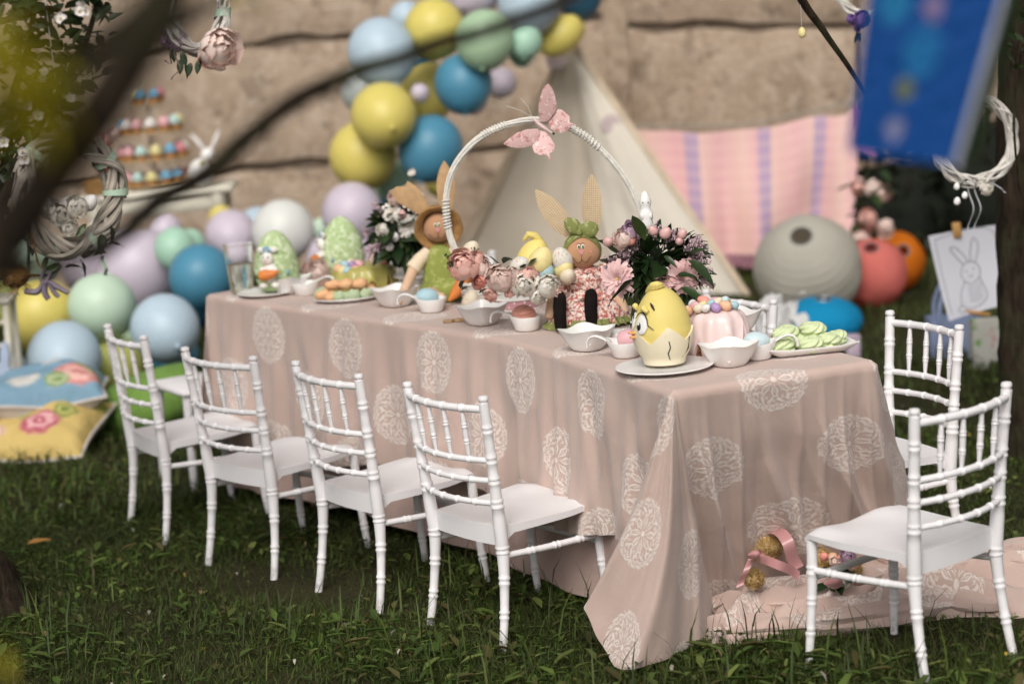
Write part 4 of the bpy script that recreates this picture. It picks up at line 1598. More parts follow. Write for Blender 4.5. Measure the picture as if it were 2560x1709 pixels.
# peach and sprinkled sweets on the oval plate
pp = onz(868, 752, TZ)
def sweet_mesh(mat, kind):
    b = MB()
    if kind == 'peach':
        b.ell((0, 0, 0), (1, .78, .62), 20, 14, fn=lambda p: Vector((p.x, p.y, p.z * (1 + .12 * math.sin(p.x * 4)))) * (1 + .04 * vnoise(p, 3)))
    else:
        b.ell((0, 0, 0), (1, .72, .66), 24, 16, fn=lambda p: p * (1 + .10 * math.cos(p.x * 9) + .07 * vnoise(p, 11)))
    me = b.mesh('sweet')
    me.materials.append(mat)
    me.shade_smooth()
    return me
SW_P, SW_S = sweet_mesh(PEACHZ, 'peach'), sweet_mesh(SPRINK, 's')
SWL = ['leftmost of the front row', 'second of the front row', 'middle of the front row', 'right of the middle in front', 'right end of the front row', 'topmost at the left', 'topmost in the middle', 'topmost at the right', 'left end at the back', 'second from the left at the back', 'right of the middle at the back', 'right end at the back', 'small one at the left rim']
for k, (x, y, z, s, m_, a) in enumerate([(-.072, -.02, .028, .026, SW_P, .2), (-.045, -.045, .024, .023, SW_P, 1), (-.018, -.05, .024, .024, SW_S, .3), (.022, -.048, .024, .026, SW_S, -.2), (.062, -.034, .024, .024, SW_S, .5), (-.04, -.012, .055, .026, SW_P, .4), (.0, -.018, .056, .027, SW_P, -.3), (.042, -.01, .052, .028, SW_P, .1), (-.075, .02, .03, .024, SW_S, 0), (-.035, .03, .05, .024, SW_S, 1), (.03, .03, .04, .026, SW_P, 2), (.075, .01, .028, .025, SW_P, 2), (-.088, -.004, .026, .02, SW_S, 1.5)]):
    o = put('sweet', m_, None, Matrix.Translation((pp.x + x, pp.y + y, TZ + z)) @ Euler((rr.uniform(-.3, .3), rr.uniform(-.3, .3), a)).to_matrix().to_4x4() @ Matrix.Scale(s, 4))
    wh = SWL[k]
    tag(o, ('smooth peach marshmallow on the oval plate, ' if m_ is SW_P else 'green sprinkled marshmallow on the oval plate, ') + wh, 'sweet', 'peach marshmallows on the oval plate' if m_ is SW_P else 'sprinkled marshmallows on the oval plate')

# ================================================================== cup, tin, wooden cut-out, loose peony
def glass_mat():
    m, nt, b = nodes('clear_plastic')
    b.inputs['Base Color'].default_value = (.93, .94, .93, 1)
    b.inputs['Transmission Weight'].default_value = 1
    b.inputs['Roughness'].default_value = .06
    b.inputs['IOR'].default_value = 1.2
    return m
def lemonade_mat():
    m, nt, b = nodes('pale_lemonade')
    nt.links.new(mixc(noise(coord('Object'), 20, 2).step(.5, .3), (.80, .82, .70), (.86, .86, .76)), b.inputs['Base Color'])
    b.inputs['Transmission Weight'].default_value = .9
    b.inputs['Roughness'].default_value = .12
    b.inputs['IOR'].default_value = 1.15
    return m
cu = tt('plastic_cup', 'clear plastic cup at the far left end of the table', 'cup', 606, 733)
MB().lathe([(0, 0), (.034, 0), (.036, .004), (.040, .05), (.048, .155), (.050, .160), (.0475, .160), (.0465, .155), (.0385, .05), (.034, .008), (0, .006)], 32).build('cup_body', glass_mat(), cu)
MB().lathe([(0, .008), (.0335, .008), (.0385, .052), (.043, .095), (0, .095)], 28).build('drink', lemonade_mat(), cu)
tn = tt('ribbon_reel', 'round white and pink ribbon reel with dotted band', 'reel', 1293, 771)
MB().lathe([(0, .034), (.066, .034), (.069, .032), (.069, .030), (0, .030)], 48).build('top_disc', M_('reel_card', (.72, .68, .64), .6, .1, 30), tn)
MB().lathe([(0, 0), (.069, 0), (.069, .0028), (.066, .003), (0, .003)], 48).build('bottom_disc', GLOSSY, tn)
MB().lathe([(.063, .003), (.0645, .004), (.0645, .029), (.063, .030)], 48, cap=False).build('dotted_ribbon', M_('mauve_ribbon', (.52, .26, .30), .5, .05, 10), tn)
for k in range(26):
    a = 2 * math.pi * k / 26
    MB().ell((.0647 * math.cos(a), .0647 * math.sin(a), .017 + .006 * (k % 2 * 2 - 1)), (.0028, .0028, .0035), 8, 6).build('ribbon_dot', SUGARW, tn)
wc = tt('wooden_cutout', 'small flat wooden cut-out letters lying beside the pink cream bowl', 'wooden letters', 1137, 806, R_(5))
for k, x in enumerate((-.018, .012, .034)):
    MB().lathe([(0, 0), (.014, 0), (.0145, .001), (.0145, .007), (.014, .008), (0, .008)], 10, Matrix.Translation((x, .004 * (k % 2), 0)) @ Matrix.Diagonal((1.05, .8, 1, 1))).build('letter', WOOD, wc)
pf = tt('loose_peony', 'pale pink peony lying between the coconut cake and the sweets', 'flower', 797, 712)
peony(pf, (0, 0, .03), (-.2, -1, .7), .048, 'pkl', rr)

# ================================================================== cloth rabbit dolls
SKIN = M_('tan_doll_fabric', (.50, .275, .155), .85, .06, 12, .15, 200, .001, .1, sheen=.2)
SKINL = M_('pale_doll_fabric', (.66, .45, .31), .85, .06, 12, .15, 200, .001, .1)
PLAID = check_mat('tan_plaid', (.47, .32, .17), (.68, .57, .43), .0062)
TANCL = M_('tan_ear_cloth', (.52, .33, .17), .85, .12, 40, .3, 60)
FLORAL = fleck_mat('pink_floral_print', (.66, .42, .37), [((.78, .64, .58), .52), ((.46, .12, .10), .47), ((.12, .05, .05), .40), ((.34, .34, .10), .34)], 85, rough=.85)
GREENS = fleck_mat('green_dotted_scarf', (.21, .23, .07), [((.36, .37, .17), .38)], 70, rough=.75)
BOOT = M_('black_felt', (.011, .0085, .008), .9, .15, 40, .2, 150, .001, .1)
PINKN = M_('pink_nose', (.66, .28, .30), .5, .06, 20)
IRIS = M_('green_iris', (.08, .20, .05), .3, .1, 20)
def ear_outline(ln, w, n=12):
    pts = []
    for k in range(2 * n):
        s = 1 if k < n else -1
        t_ = (k / (n - 1)) if k < n else (1 - (k - n) / (n - 1))
        wd = w / 2 * (math.sin(math.pi * (t_ * .86 + .14)) ** .8) * (1 - .15 * (1 - t_))
        wd = max(wd, .001 if t_ > .98 else w * .17)
        pts.append((s * wd, t_ * ln))
    return pts
def doll_face(t, c, rx, ry, rz_):
    """painted face on a rounded head: c centre"""
    def S(dx, dz, off=0.0):
        q = max(0, 1 - (dx / rx) ** 2 - (dz / rz_) ** 2)
        return Vector((c[0] + dx, c[1] - ry * math.sqrt(q) - off, c[2] + dz))
    for s in (-1, 1):
        MB().ell(S(s * .0055 - .004, .017), (.0044, .002, .0078), 12, 8).build('eye', EYEW, t)
        MB().ell(S(s * .0055 - .004, .0165, .0016), (.0028, .0015, .0056), 10, 8).build('iris', IRIS, t)
        MB().ell(S(s * .0055 - .004, .0180, .0026), (.0018, .0010, .0034), 8, 6).build('pupil', DARK, t)
        MB().tube([S(s * .0055 - .004 + k, .0255 + .0015 * math.cos(k * 400), .001) for k in (-.005, 0, .005)], .0006, 5).build('eyebrow', DARK, t)
        MB().tube([S(-.004 + s * q, -.0165 - .011 * math.sin(math.pi * min(1, q / .021) ** .9) if q < .021 else -.0165 + (q - .021) * 1.3, .0006) for q in np.linspace(0, .026, 12)], .0006, 5).build('mouth_line', DARK, t)
    MB().prism([(-.008, .006), (-.005, .008), (0, .0065), (.005, .008), (.008, .006), (.004, -.003), (0, -.006), (-.004, -.003)], .003, Matrix.Translation(S(-.004, .002, .0005)) @ Matrix.Rotation(math.pi / 2, 4, 'X')).build('nose', PINKN, t)
    MB().tube([S(-.004, -.004, .0006), S(-.004, -.0165, .0006)], .0006, 5).build('mouth_line', DARK, t)
    MB().prism([(0, -.004), (.0045, .001), (.0035, .0038), (.001, .003), (0, .0015), (-.001, .003), (-.0035, .0038), (-.0045, .001)], .001, Matrix.Translation(S(.022, .002, .0004)) @ Matrix.Rotation(R_(25), 4, 'Z') @ Matrix.Rotation(math.pi / 2, 4, 'X')).build('cheek_heart', E_CORAL, t)
d2 = tt('rabbit_doll', 'cloth rabbit doll in pink floral dress and green headscarf with plaid ears', 'doll', 1468, 812)
HC = (.0, -.005, .212)
MB().ell(HC, (.050, .044, .054), 32, 24, fn=lambda p: Vector((p.x * (1 - .16 * p.z - .1 * p.z * p.z), p.y * (1 - .1 * p.z), p.z))).build('head', SKIN, d2)
doll_face(d2, (HC[0], HC[1], HC[2] - .006), .050, .0445, .054)
# headscarf: cap over the crown, a band down both cheeks and the knotted bow
sc = MB()
def scarf(u, v):
    a = -math.pi * .5 + math.pi * 2 * u
    lo_ = .30 + .95 * max(0, -math.sin(a)) ** .8 * 0
    front_open = max(0, -math.sin(a))
    t0 = .05
    t1 = math.pi * (.78 - .50 * front_open ** .7)
    t_ = t0 + (t1 - t0) * v
    p = Vector((math.sin(t_) * math.cos(a), math.sin(t_) * math.sin(a), math.cos(t_)))
    k = 1 - .16 * p.z - .1 * p.z * p.z
    fold = .0016 * math.sin(v * 30 + a * 2)
    return (HC[0] + p.x * k * (.053 + fold), HC[1] + p.y * (1 - .1 * p.z) * (.047 + fold), HC[2] + p.z * (.057 + fold))
sc.grid(40, 16, scarf)
sc.build('headscarf', GREENS, d2)
MB().ell((-.004, -.036, .262), (.011, .009, .009), 14, 10, fn=lambda p: p * (1 + .12 * math.sin(p.x * 7))).build('bow_knot', GREENS, d2)
for s, tx, tz, w in ((-1, -.040, .300, .034), (1, .048, .272, .040)):
    bo = MB()
    def bow(u, v, s=s, tx=tx, tz=tz, w=w):
        a = 2 * math.pi * u
        t_ = v
        c = Vector((-.004, -.034, .262)).lerp(Vector((tx, -.030, tz)), t_)
        wd = w * math.sin(math.pi * (.12 + .80 * t_)) ** .8 * .62
        d = Vector((tx + .004, 0, tz - .262)).normalized()
        perp = Vector((-d.z, 0, d.x))
        return c + perp * (math.cos(a) * wd) + Vector((0, 1, 0)) * (math.sin(a) * wd * .38 + .002 * math.sin(t_ * 9 + a * 3))
    bo.grid(18, 12, bow, wrap=True)
    bo.build('bow_loop', GREENS, d2)
for x, lean, ln, yaw in ((-.030, R_(33), .158, R_(12)), (.030, R_(-4), .165, R_(-24))):
    M = Matrix.Translation((x, .004, .252)) @ Matrix.Rotation(-lean * -1, 4, 'Y') @ Matrix.Rotation(yaw, 4, 'Z') @ Matrix.Rotation(math.pi / 2, 4, 'X')
    M = Matrix.Translation((x, .004, .252)) @ Matrix.Rotation(-lean, 4, 'Y') @ Matrix.Rotation(yaw, 4, 'Z') @ Matrix.Rotation(math.pi / 2, 4, 'X')
    MB().puff(ear_outline(ln, .066), .009, None, 4).build('ear', PLAID, d2, True, M)
MB().tube([(-.002, .002, .13), (-.002, .0, .175)], [.02, .016], 12).build('neck', SKIN, d2)
dr = MB()
def dress(u, v):
    a = 2 * math.pi * u
    prof = smooth_dress[min(int(v * (len(smooth_dress) - 1)), len(smooth_dress) - 1)]
    r, z, ruf = prof
    k = 1 + ruf * math.sin(a * 11 + z * 60) + ruf * .5 * math.sin(a * 23)
    return Vector((r * k * math.cos(a) + .012 * (1 - z / .16), r * k * .72 * math.sin(a) - .01 * (1 - z / .16), z + .004 * math.sin(a * 5)))
smooth_dress = [(r, z, f) for r, z, f in zip(lerp_list([.118, .112, .098, .075, .058, .052, .058, .060, .05, .022], 40), lerp_list([.012, .03, .055, .075, .088, .095, .115, .135, .152, .160], 40), lerp_list([.08, .06, .05, .05, .06, .03, .03, .04, .05, .02], 40))]
dr.grid(72, 40, dress, wrap=True)
dr.build('dress', FLORAL, d2)
rf = MB()
def ruffle(u, v):
    a = 2 * math.pi * u
    r = .112 + .014 * v
    k = 1 + .07 * math.sin(a * 30) * (0.4 + v)
    return Vector((r * k * math.cos(a) + .012, r * k * .74 * math.sin(a) - .012, .026 - .022 * v + .005 * math.cos(a * 30) * v))
rf.grid(180, 5, ruffle, wrap=True)
rf.build('green_ruffle', GREENS, d2)
for s in (-1, 1):
    MB().ell((s * .062, -.004, .135), (.030, .026, .034), 18, 12, fn=lambda p: p * (1 + .07 * math.sin(p.x * 9 + p.z * 7))).build('puff_sleeve', FLORAL, d2)
    MB().tube([(s * .066, -.004, .125), (s * .088, -.012, .085), (s * .100, -.030, .048), (s * .106, -.040, .030)], [.017, .016, .014, .010], 12).build('arm', SKINL, d2)
for (bx, by), kn in (((-.076, -.105), (-.03, -.01)), ((.010, -.085), (.02, 0))):
    MB().tube([(kn[0], kn[1] - .02, .022), (bx * .9, by * .6, .022), (bx, by, .020)], [.020, .017, .016], 12).build('leg', SKINL, d2)
    bt = MB()
    bt.tube(smooth_path([(bx, by - .004, .004), (bx, by - .006, .018), (bx, by - .002, .055), (bx + .003, by + .006, .088), (bx + .004, by + .010, .104), (bx + .004, by + .011, .110)], 5), [.010, .016, .0175, .0185, .0175, .012, .003], 16)
    bt.build('boot', BOOT, d2)
for k, (x, z) in enumerate(((.012, .098), (.004, .088), (.022, .082), (.030, .092), (.016, .075), (.034, .078))):
    MB().ell((x, -.060, z), (.0085, .006, .0065), 12, 8).build('felt_berry', E_CORAL, d2)
leaf_at(d2, LM_MD, (.004, -.06, .08), (-1, -.2, .15), .028, 0, 'felt_leaf')

# straw hat doll
d1 = tt('rabbit_doll', 'cloth rabbit doll in a straw hat and green waistcoat sitting farther back', 'doll', 1108, 752, R_(4))
H1 = (.002, -.004, .226)
MB().ell(H1, (.044, .040, .046), 28, 20, fn=lambda p: Vector((p.x * (1 - .12 * p.z), p.y * (1 - .1 * p.z), p.z))).build('head', SKIN, d1)
doll_face(d1, (H1[0], H1[1], H1[2] - .008), .044, .041, .046)
STRAW = M_('straw', (.36, .20, .075), .8, .2, 60, .5, 120, .002, .2)
hat = MB()
prof = [(.044, -.004), (.052, -.020), (.064, -.030), (.072, -.032), (.0745, -.027), (.070, -.022), (.058, -.008), (.052, .016), (.048, .040), (.030, .056), (0, .060)]
hat.lathe(prof, 40, None, lambda p, a: (p[0] * (1 + .02 * math.sin(a * 7)), p[1] * (1 + .02 * math.sin(a * 5)), p[2]), cap=False)
hat.build('straw_hat', STRAW, d1, True, Matrix.Translation((.002, .004, .232)) @ Matrix.Rotation(R_(-72), 4, 'X'))
M = Matrix.Translation((-.030, .01, .272)) @ Matrix.Rotation(R_(-42), 4, 'Y') @ Matrix.Rotation(math.pi / 2, 4, 'X')
MB().puff([(-.018, 0), (.016, .0), (.030, .04), (.036, .075), (.030, .105), (.012, .100), (-.006, .118), (-.030, .122), (-.038, .09), (-.030, .045)], .011, None, 4).build('ear', TANCL, d1, True, M)
M = Matrix.Translation((.034, .01, .272)) @ Matrix.Rotation(R_(1), 4, 'Y') @ Matrix.Rotation(math.pi / 2, 4, 'X')
MB().puff(ear_outline(.150, .062), .010, None, 4).build('ear', TANCL, d1, True, M)
OLIVE = fleck_mat('olive_waistcoat', (.26, .30, .07), [((.36, .38, .13), .42)], 60, rough=.9)
CREAMC = M_('cream_shirt', (.70, .58, .42), .85, .06, 20, .2, 120)
MB().lathe([(0, 0), (.055, 0), (.062, .02), (.058, .06), (.05, .11), (.04, .15), (.02, .17), (0, .172)], 26, Matrix.Diagonal((1, .75, 1, 1))).build('waistcoat', OLIVE, d1)
for s in (-1, 1):
    MB().tube([(s * .034, 0, .155), (s * .062, -.01, .13), (s * .085, -.02, .105)], [.016, .022, .024], 14).build('sleeve', CREAMC, d1)
    MB().tube([(s * .08, -.02, .112), (s * .108, -.045, .062), (s * .140, -.07, .012)] if s < 0 else [(.08, -.02, .112), (.078, -.06, .075), (.055, -.085, .05)], [.017, .015, .012], 12).build('arm', SKINL, d1)
MB().tube([(-.02, -.03, .024), (-.05, -.09, .030), (-.02, -.14, .028), (.0, -.15, .03)], [.026, .024, .020, .012], 14).build('leg', SKINL, d1)
MB().tube([(.03, -.03, .028), (.07, -.08, .06), (.085, -.13, .018), (.08, -.15, .014)], [.026, .024, .020, .012], 14).build('leg', SKINL, d1)
MB().tube([(-.05, -.05, .03), (-.03, -.03, .03), (.02, -.03, .03), (.06, -.06, .045)], [.034, .036, .036, .030], 14).build('shorts', OLIVE, d1)
MB().tube([(.075, -.095, .085), (.055, -.10, .058), (.03, -.105, .03), (.012, -.11, .012)], [.018, .022, .015, .003], 14).build('felt_carrot', CARROT, d1)
for k in range(5):
    leaf_at(d1, LM_MD, (.076, -.095, .088), (.3 + .3 * k - .8, -.1, 1), .035)

# ================================================================== wicker basket with arched handle
CANE = M_('white_washed_cane', (.70, .67, .61), .6, .1, 60, .4, 140, .0015, .3)
CANED = M_('bare_cane_gap', (.16, .12, .08), .8, .2, 60)
BY = 6.62
bc = onz(1362, 752, TZ)
bk = thing('wicker_basket', 'white wicker basket with tall arched handle full of peonies and eggs', 'basket', (0, 0, 0))
arch_px = [(1172, 690), (1150, 650), (1128, 600), (1116, 540), (1118, 470), (1140, 410), (1182, 358), (1232, 325), (1290, 306), (1345, 300), (1402, 311), (1462, 340), (1520, 393), (1565, 450), (1596, 512), (1612, 575), (1614, 640), (1608, 700)]
AP = smooth_path([aty(u, v, BY) for u, v in arch_px], 8)
nA = len(AP)
for c in range(6):
    pts = []
    for i, p in enumerate(AP):
        t_ = (AP[min(i + 1, nA - 1)] - AP[max(0, i - 1)]).normalized()
        x_ = Vector((0, 1, 0))
        y_ = t_.cross(x_)
        a = c * math.pi / 3 + i * .035
        pts.append(p + (x_ * math.cos(a) + y_ * math.sin(a)) * .0062)
    MB().tube(pts, .0036, 6).build('cane_strand', CANE, bk)
MB().tube(AP, .0045, 6).build('handle_core', CANED, bk)
def wrap_at(i0, i1, turns):
    w_ = MB()
    pts = []
    n = turns * 10
    for k in range(n + 1):
        f = i0 + (i1 - i0) * k / n
        i = int(f)
        p = AP[min(i, nA - 1)].lerp(AP[min(i + 1, nA - 1)], f - i)
        t_ = (AP[min(i + 1, nA - 1)] - AP[max(0, i - 1)]).normalized()
        x_ = Vector((0, 1, 0))
        y_ = t_.cross(x_)
        a = 2 * math.pi * k / 10
        pts.append(p + (x_ * math.cos(a) + y_ * math.sin(a)) * .0108)
    w_.tube(pts, .0022, 5)
    w_.build('cane_binding', CANE, bk)
wrap_at(52, 61, 9)
wrap_at(84, 93, 9)
wrap_at(20, 29, 9)
# body of the basket, mostly hidden by its filling
for j in range(7):
    z = TZ + .008 + j * .0095
    rx_, ry_ = .235 + .003 * j, .085 + .003 * j
    pts = []
    for k in range(72):
        a = 2 * math.pi * k / 72
        w_ = 1 + .012 * math.cos(a * 24 + j * math.pi)
        pts.append((bc.x + rx_ * w_ * math.cos(a), bc.y + .05 + ry_ * w_ * math.sin(a), z))
    MB().tube(pts, .0046, 6, closed=True).build('woven_row', CANE, bk)
for k in range(24):
    a = 2 * math.pi * k / 24
    MB().tube([(bc.x + .238 * math.cos(a), bc.y + .05 + .09 * math.sin(a), TZ + .004), (bc.x + .25 * math.cos(a), bc.y + .05 + .10 * math.sin(a), TZ + .072)], .003, 6).build('stake', CANE, bk)
MB().lathe([(0, .002), (.225, .002), (.23, .006), (0, .008)], 40, Matrix.Translation((bc.x, bc.y + .05, TZ)) @ Matrix.Diagonal((1, .36, 1, 1))).build('base', CANE, bk)
rr = random.Random(12)
def bpx(u, v, dy=0.0):
    return aty(u, v, BY + dy)
# flowers (photo places them from the left to the right)
for u, v, r, k, d, tg in [(1163, 668, .036, 'pk', (-.4, -1, .5), 0), (1200, 706, .020, 'co', (-.2, -1, .2), .9), (1250, 700, .034, 'pkl', (.0, -1, .35), .5), (1308, 714, .028, 'cr', (.1, -1, .3), .7), (1366, 716, .028, 'cr', (.3, -1, .3), .5), (1275, 734, .015, 'pk', (0, -1, .2), .9), (1344, 742, .020, 'cr', (.1, -1, .1), .8), (1205, 672, .022, 'pkl', (.2, -1, .8), .4), (1320, 690, .018, 'pk', (.1, -.6, 1), .4), (1395, 738, .018, 'pk', (.3, -1, .3), .8), (1190, 655, .020, 'pk', (-.1, -.6, 1), .4), (1282, 690, .018, 'pkl', (0, -.7, .8), .5), (1226, 736, .018, 'pk', (-.1, -1, .1), .8)]:
    peony(bk, bpx(u, v, -.075), d, r * 1.28, k, rr, 'ranunculus' if k == 'co' else 'peony', tg)
for u, v, r, m_, tl in [(1178, 628, .026, E_CREAM, (.5, .4, 0)), (1300, 665, .027, E_FLOR, (1.0, .2, .5)), (1352, 652, .034, E_YEL, (.3, .5, 0)), (1362, 674, .026, E_BLUE, (.15, .1, 0)), (1405, 648, .029, E_FLOR, (.4, -.3, 0)), (1410, 672, .027, E_YEL, (1.2, 0, .3)), (1330, 690, .02, E_PINK, (1, 1, 0)), (1420, 690, .022, E_CREAM, (1, .5, 0))]:
    egg(bk, bpx(u, v, -.03 if r > .025 else -.05), r, m_, tl)
for k in range(40):
    u = rr.uniform(1140, 1420)
    v = rr.uniform(655, 735)
    p = bpx(u, v, rr.uniform(-.06, .02))
    leaf_at(bk, LM_MD if rr.random() < .5 else LM_DK, p, (rr.uniform(-1, 1), rr.uniform(-1, -.1), rr.uniform(-.2, 1)), rr.uniform(.03, .055), rr.uniform(-1, 1))
for k in range(9):
    p = bpx(1140 + k * 9, 655 + rr.uniform(-15, 15), -.05)
    sprig(bk, p, (rr.uniform(-1, .2), -.5, rr.uniform(-.2, 1)), .05, rr, STEM, 'fennel_sprig', 10)
MOSS = M_('basket_moss', (.10, .12, .04), .95, .3, 60, .8, 90, .01, .1)
MB().ell((bc.x, bc.y + .05, TZ + .052), (.22, .08, .05), 40, 14, fn=lambda p: p * (1 + .08 * vnoise(p, 15))).build('moss_bed', MOSS, bk)
# yellow chick toy sitting in the basket
ctp = bpx(1322, 628, .03)
ct = thing('chick_toy', 'yellow chick shaped toy rising from the basket of eggs', 'toy', (ctp.x, ctp.y, ctp.z - .05))
MB().ell((0, 0, .03), (.046, .04, .06), 26, 18, M=Matrix.Rotation(R_(22), 4, 'Y'), fn=egg_fn).build('body', YELLOW, ct)
MB().tube([(-.012, 0, .082), (.002, -.01, .098), (.018, -.005, .094), (.034, 0, .076), (.042, .0, .062)], [.005, .010, .011, .009, .004], 12).build('crest', YELLOW, ct)
# ceramic rabbit fixed at the right of the handle
cr_ = aty(1617, 566, 6.5)
cb = thing('ceramic_rabbit', 'small white ceramic rabbit ornament on the basket handle above the bouquet', 'ornament', cr_)
b = MB()
b.lathe([(0, 0), (.016, 0), (.0185, .006), (.017, .016), (.0185, .026), (.019, .034), (.0155, .044), (.0125, .050), (.015, .058), (.0165, .066), (.0135, .078), (.0085, .090), (0, .097)], 22, fn=lambda p, a: (p[0], p[1] * .85, p[2]))
b.build('body', CERAMIC, cb)
for s in (-1, 1):
    MB().ell((s * .0075, .010, .082), (.005, .012, .006), 10, 8).build('ear', CERAMIC, cb)
    MB().ell((s * .007, -.0125, .066), (.0018, .0015, .0022), 8, 6).build('eye', DARK, cb)
    MB().ell((s * .012, -.012, .030), (.005, .005, .009), 10, 8).build('paw', CERAMIC, cb)
# butterfly clipped on top of the handle
GLIT = fleck_mat('pink_glitter_wing', (.70, .46, .44), [((.52, .25, .23), .42), ((.80, .62, .60), .38)], 60, rough=.5)
GLITP = M_('pale_pink_wing', (.74, .54, .53), .5, .1, 40)
bf = thing('butterfly_clip', 'pink glittery butterfly perched on top of the basket handle', 'butterfly', aty(1355, 316, 6.60))
by0 = 6.595
inv = bf.matrix_world.inverted()
def wing(px, dyf, mat, nm):
    pts = [inv @ aty(u, v, by0 + dyf(u, v)) for u, v in px]
    n = len(pts)
    c = sum(pts, Vector()) / n
    b = MB()
    off = Vector((0, .0012, 0))
    # fan with one inner ring so the wing can cup
    ringp = [c.lerp(p, .55) + Vector((0, -.004, 0)) for p in pts]
    b.v = [tuple(p) for p in pts] + [tuple(p) for p in ringp] + [tuple(c)] + [tuple(p + off) for p in pts] + [tuple(p + off) for p in ringp] + [tuple(c + off)]
    h = 2 * n + 1
    for i in range(n):
        j = (i + 1) % n
        b.f += [(i, n + i, n + j, j), (n + i, 2 * n, n + j), (h + j, h + n + j, h + n + i, h + i), (h + n + j, h + 2 * n, h + n + i), (i, j, h + j, h + i)]
    b.build(nm, mat, bf)
def zx(x, y):
    return (1100 + x / 5.2275, 180 + y / 5.2275)
wing([zx(*q) for q in [(1300, 640), (1285, 450), (1310, 320), (1350, 210), (1410, 152), (1455, 190), (1500, 300), (1525, 400), (1522, 470), (1480, 560), (1400, 650)]], lambda u, v: -.03 * (330 - v) / 100, GLIT, 'upper_wing')
wing([zx(*q) for q in [(1400, 650), (1480, 560), (1530, 480), (1600, 500), (1690, 580), (1695, 660), (1780, 690), (1700, 710), (1670, 760), (1590, 802), (1520, 780), (1440, 740)]], lambda u, v: -.02 * (u - 1370) / 60, GLIT, 'lower_wing')
wing([zx(*q) for q in [(1270, 740), (1130, 750), (1000, 800), (900, 870), (830, 940), (900, 975), (1010, 998), (1130, 985), (1210, 960), (1300, 850), (1320, 770)]], lambda u, v: -.03 * (1350 - u) / 90, GLIT, 'upper_wing')
wing([zx(*q) for q in [(1320, 770), (1300, 850), (1205, 970), (1230, 1050), (1310, 1090), (1390, 1085), (1440, 1155), (1455, 1140), (1430, 1060), (1485, 1040), (1500, 950), (1440, 850), (1370, 780)]], lambda u, v: -.03 * (v - 320) / 60, GLIT, 'lower_wing')
MB().tube([inv @ aty(*zx(1215, 605), by0 - .006), inv @ aty(*zx(1300, 690), by0 - .009), inv @ aty(*zx(1460, 800), by0 - .006)], [.0035, .006, .003], 10).build('body', GLITP, bf)
MB().ell(inv @ aty(*zx(1485, 808), by0 - .006), .0035, 10, 8).build('bead', DARK, bf)
for q in ((1050, 340), (865, 442)):
    MB().tube([inv @ aty(*zx(1205, 590), by0 - .006), inv @ aty(*zx((1205 + q[0]) / 2 + 20, (590 + q[1]) / 2 - 12), by0 - .012), inv @ aty(*zx(*q), by0 - .02)], .0008, 5).build('antenna', CANE, bf)

# ================================================================== bouquets
def bouquet(label, u, v, cpx, cy, rad, seed, flowers, eggs_, nleaf, potr, poth, sprays, down=.9):
    t = tt('bouquet', label, 'bouquet', u, v)
    o = t.location
    inv_ = t.matrix_world.inverted()
    C = inv_ @ aty(cpx[0], cpx[1], cy)
    rn = random.Random(seed)
    MB().lathe([(0, 0), (potr * .75, 0), (potr * .8, .004), (potr, poth * .9), (potr * 1.04, poth), (potr * .96, poth), (potr * .9, poth * .9), (0, poth * .85)], 30).build('pot', CERAMIC, t)
    MB().ell((C.x * .6, C.y * .6, (poth + C.z) / 2), (rad[0] * .62, rad[0] * .5, rad[1] * .7), 20, 12, fn=lambda p: p * (1 + .12 * vnoise(p, 7))).build('foliage_core', M_('dark_green_fill', (.010, .02, .008), .95, .2, 40, .6, 60), t)  # near-black green fill inside the leaves
    for k in range(nleaf):
        a = rn.uniform(0, 2 * math.pi)
        el = rn.uniform(-down, 1.2)
        d = Vector((math.cos(a) * math.cos(el), math.sin(a) * math.cos(el) * .8 - .25, math.sin(el)))
        p = C + Vector((d.x * rad[0], d.y * rad[0] * .8, d.z * rad[1])) * rn.uniform(.35, .78)
        leaf_at(t, LM_DK if rn.random() < .65 else LM_DK2, p, d + Vector((rn.uniform(-.5, .5), rn.uniform(-.3, .3), rn.uniform(-.5, .3))), rn.uniform(.05, .09), rn.uniform(-.9, .9))
    for k in range(nleaf // 2):
        a = rn.uniform(0, math.pi)
        el = rn.uniform(-.7, 1.1)
        d = Vector((math.cos(a) * math.cos(el), -math.sin(a) * math.cos(el), math.sin(el)))
        p = C + Vector((d.x * rad[0], d.y * rad[0] * .8, d.z * rad[1])) * rn.uniform(.55, .8)
        leaf_at(t, LM_DK, p, Vector((d.x, d.y * .4, d.z)) + Vector((rn.uniform(-.8, .8), 0, rn.uniform(-.8, .5))), rn.uniform(.045, .07), rn.uniform(-.6, .6))
    for k in range(sprays):
        a = rn.uniform(-.4, math.pi + .4)
        d = Vector((math.cos(a), rn.uniform(-.8, .1), math.sin(a) * 1.1))
        p = C + Vector((d.x * rad[0], d.y * rad[0], d.z * rad[1])) * .5
        sprig(t, p, d, rn.uniform(.06, .09), rn)
    for u_, v_, r, kd, d in flowers:
        p = inv_ @ aty(u_, v_, cy - rad[0] * .72)
        if kd in ('pk!', 'cr!'):
            mum(t, p, d, r, kd[:2], rn)
        else:
            peony(t, p, d, r, kd, rn, 'ranunculus')
    for u_, v_, r, m_, tl in eggs_:
        p = inv_ @ aty(u_, v_, cy - rad[0] * .8)
        egg(t, p, r, m_, tl, 'decorative_egg', 1.2)
        MB().tube([p, C], .0012, 4, cap=False).build('wire_stem', STEM, t)
    return t, C
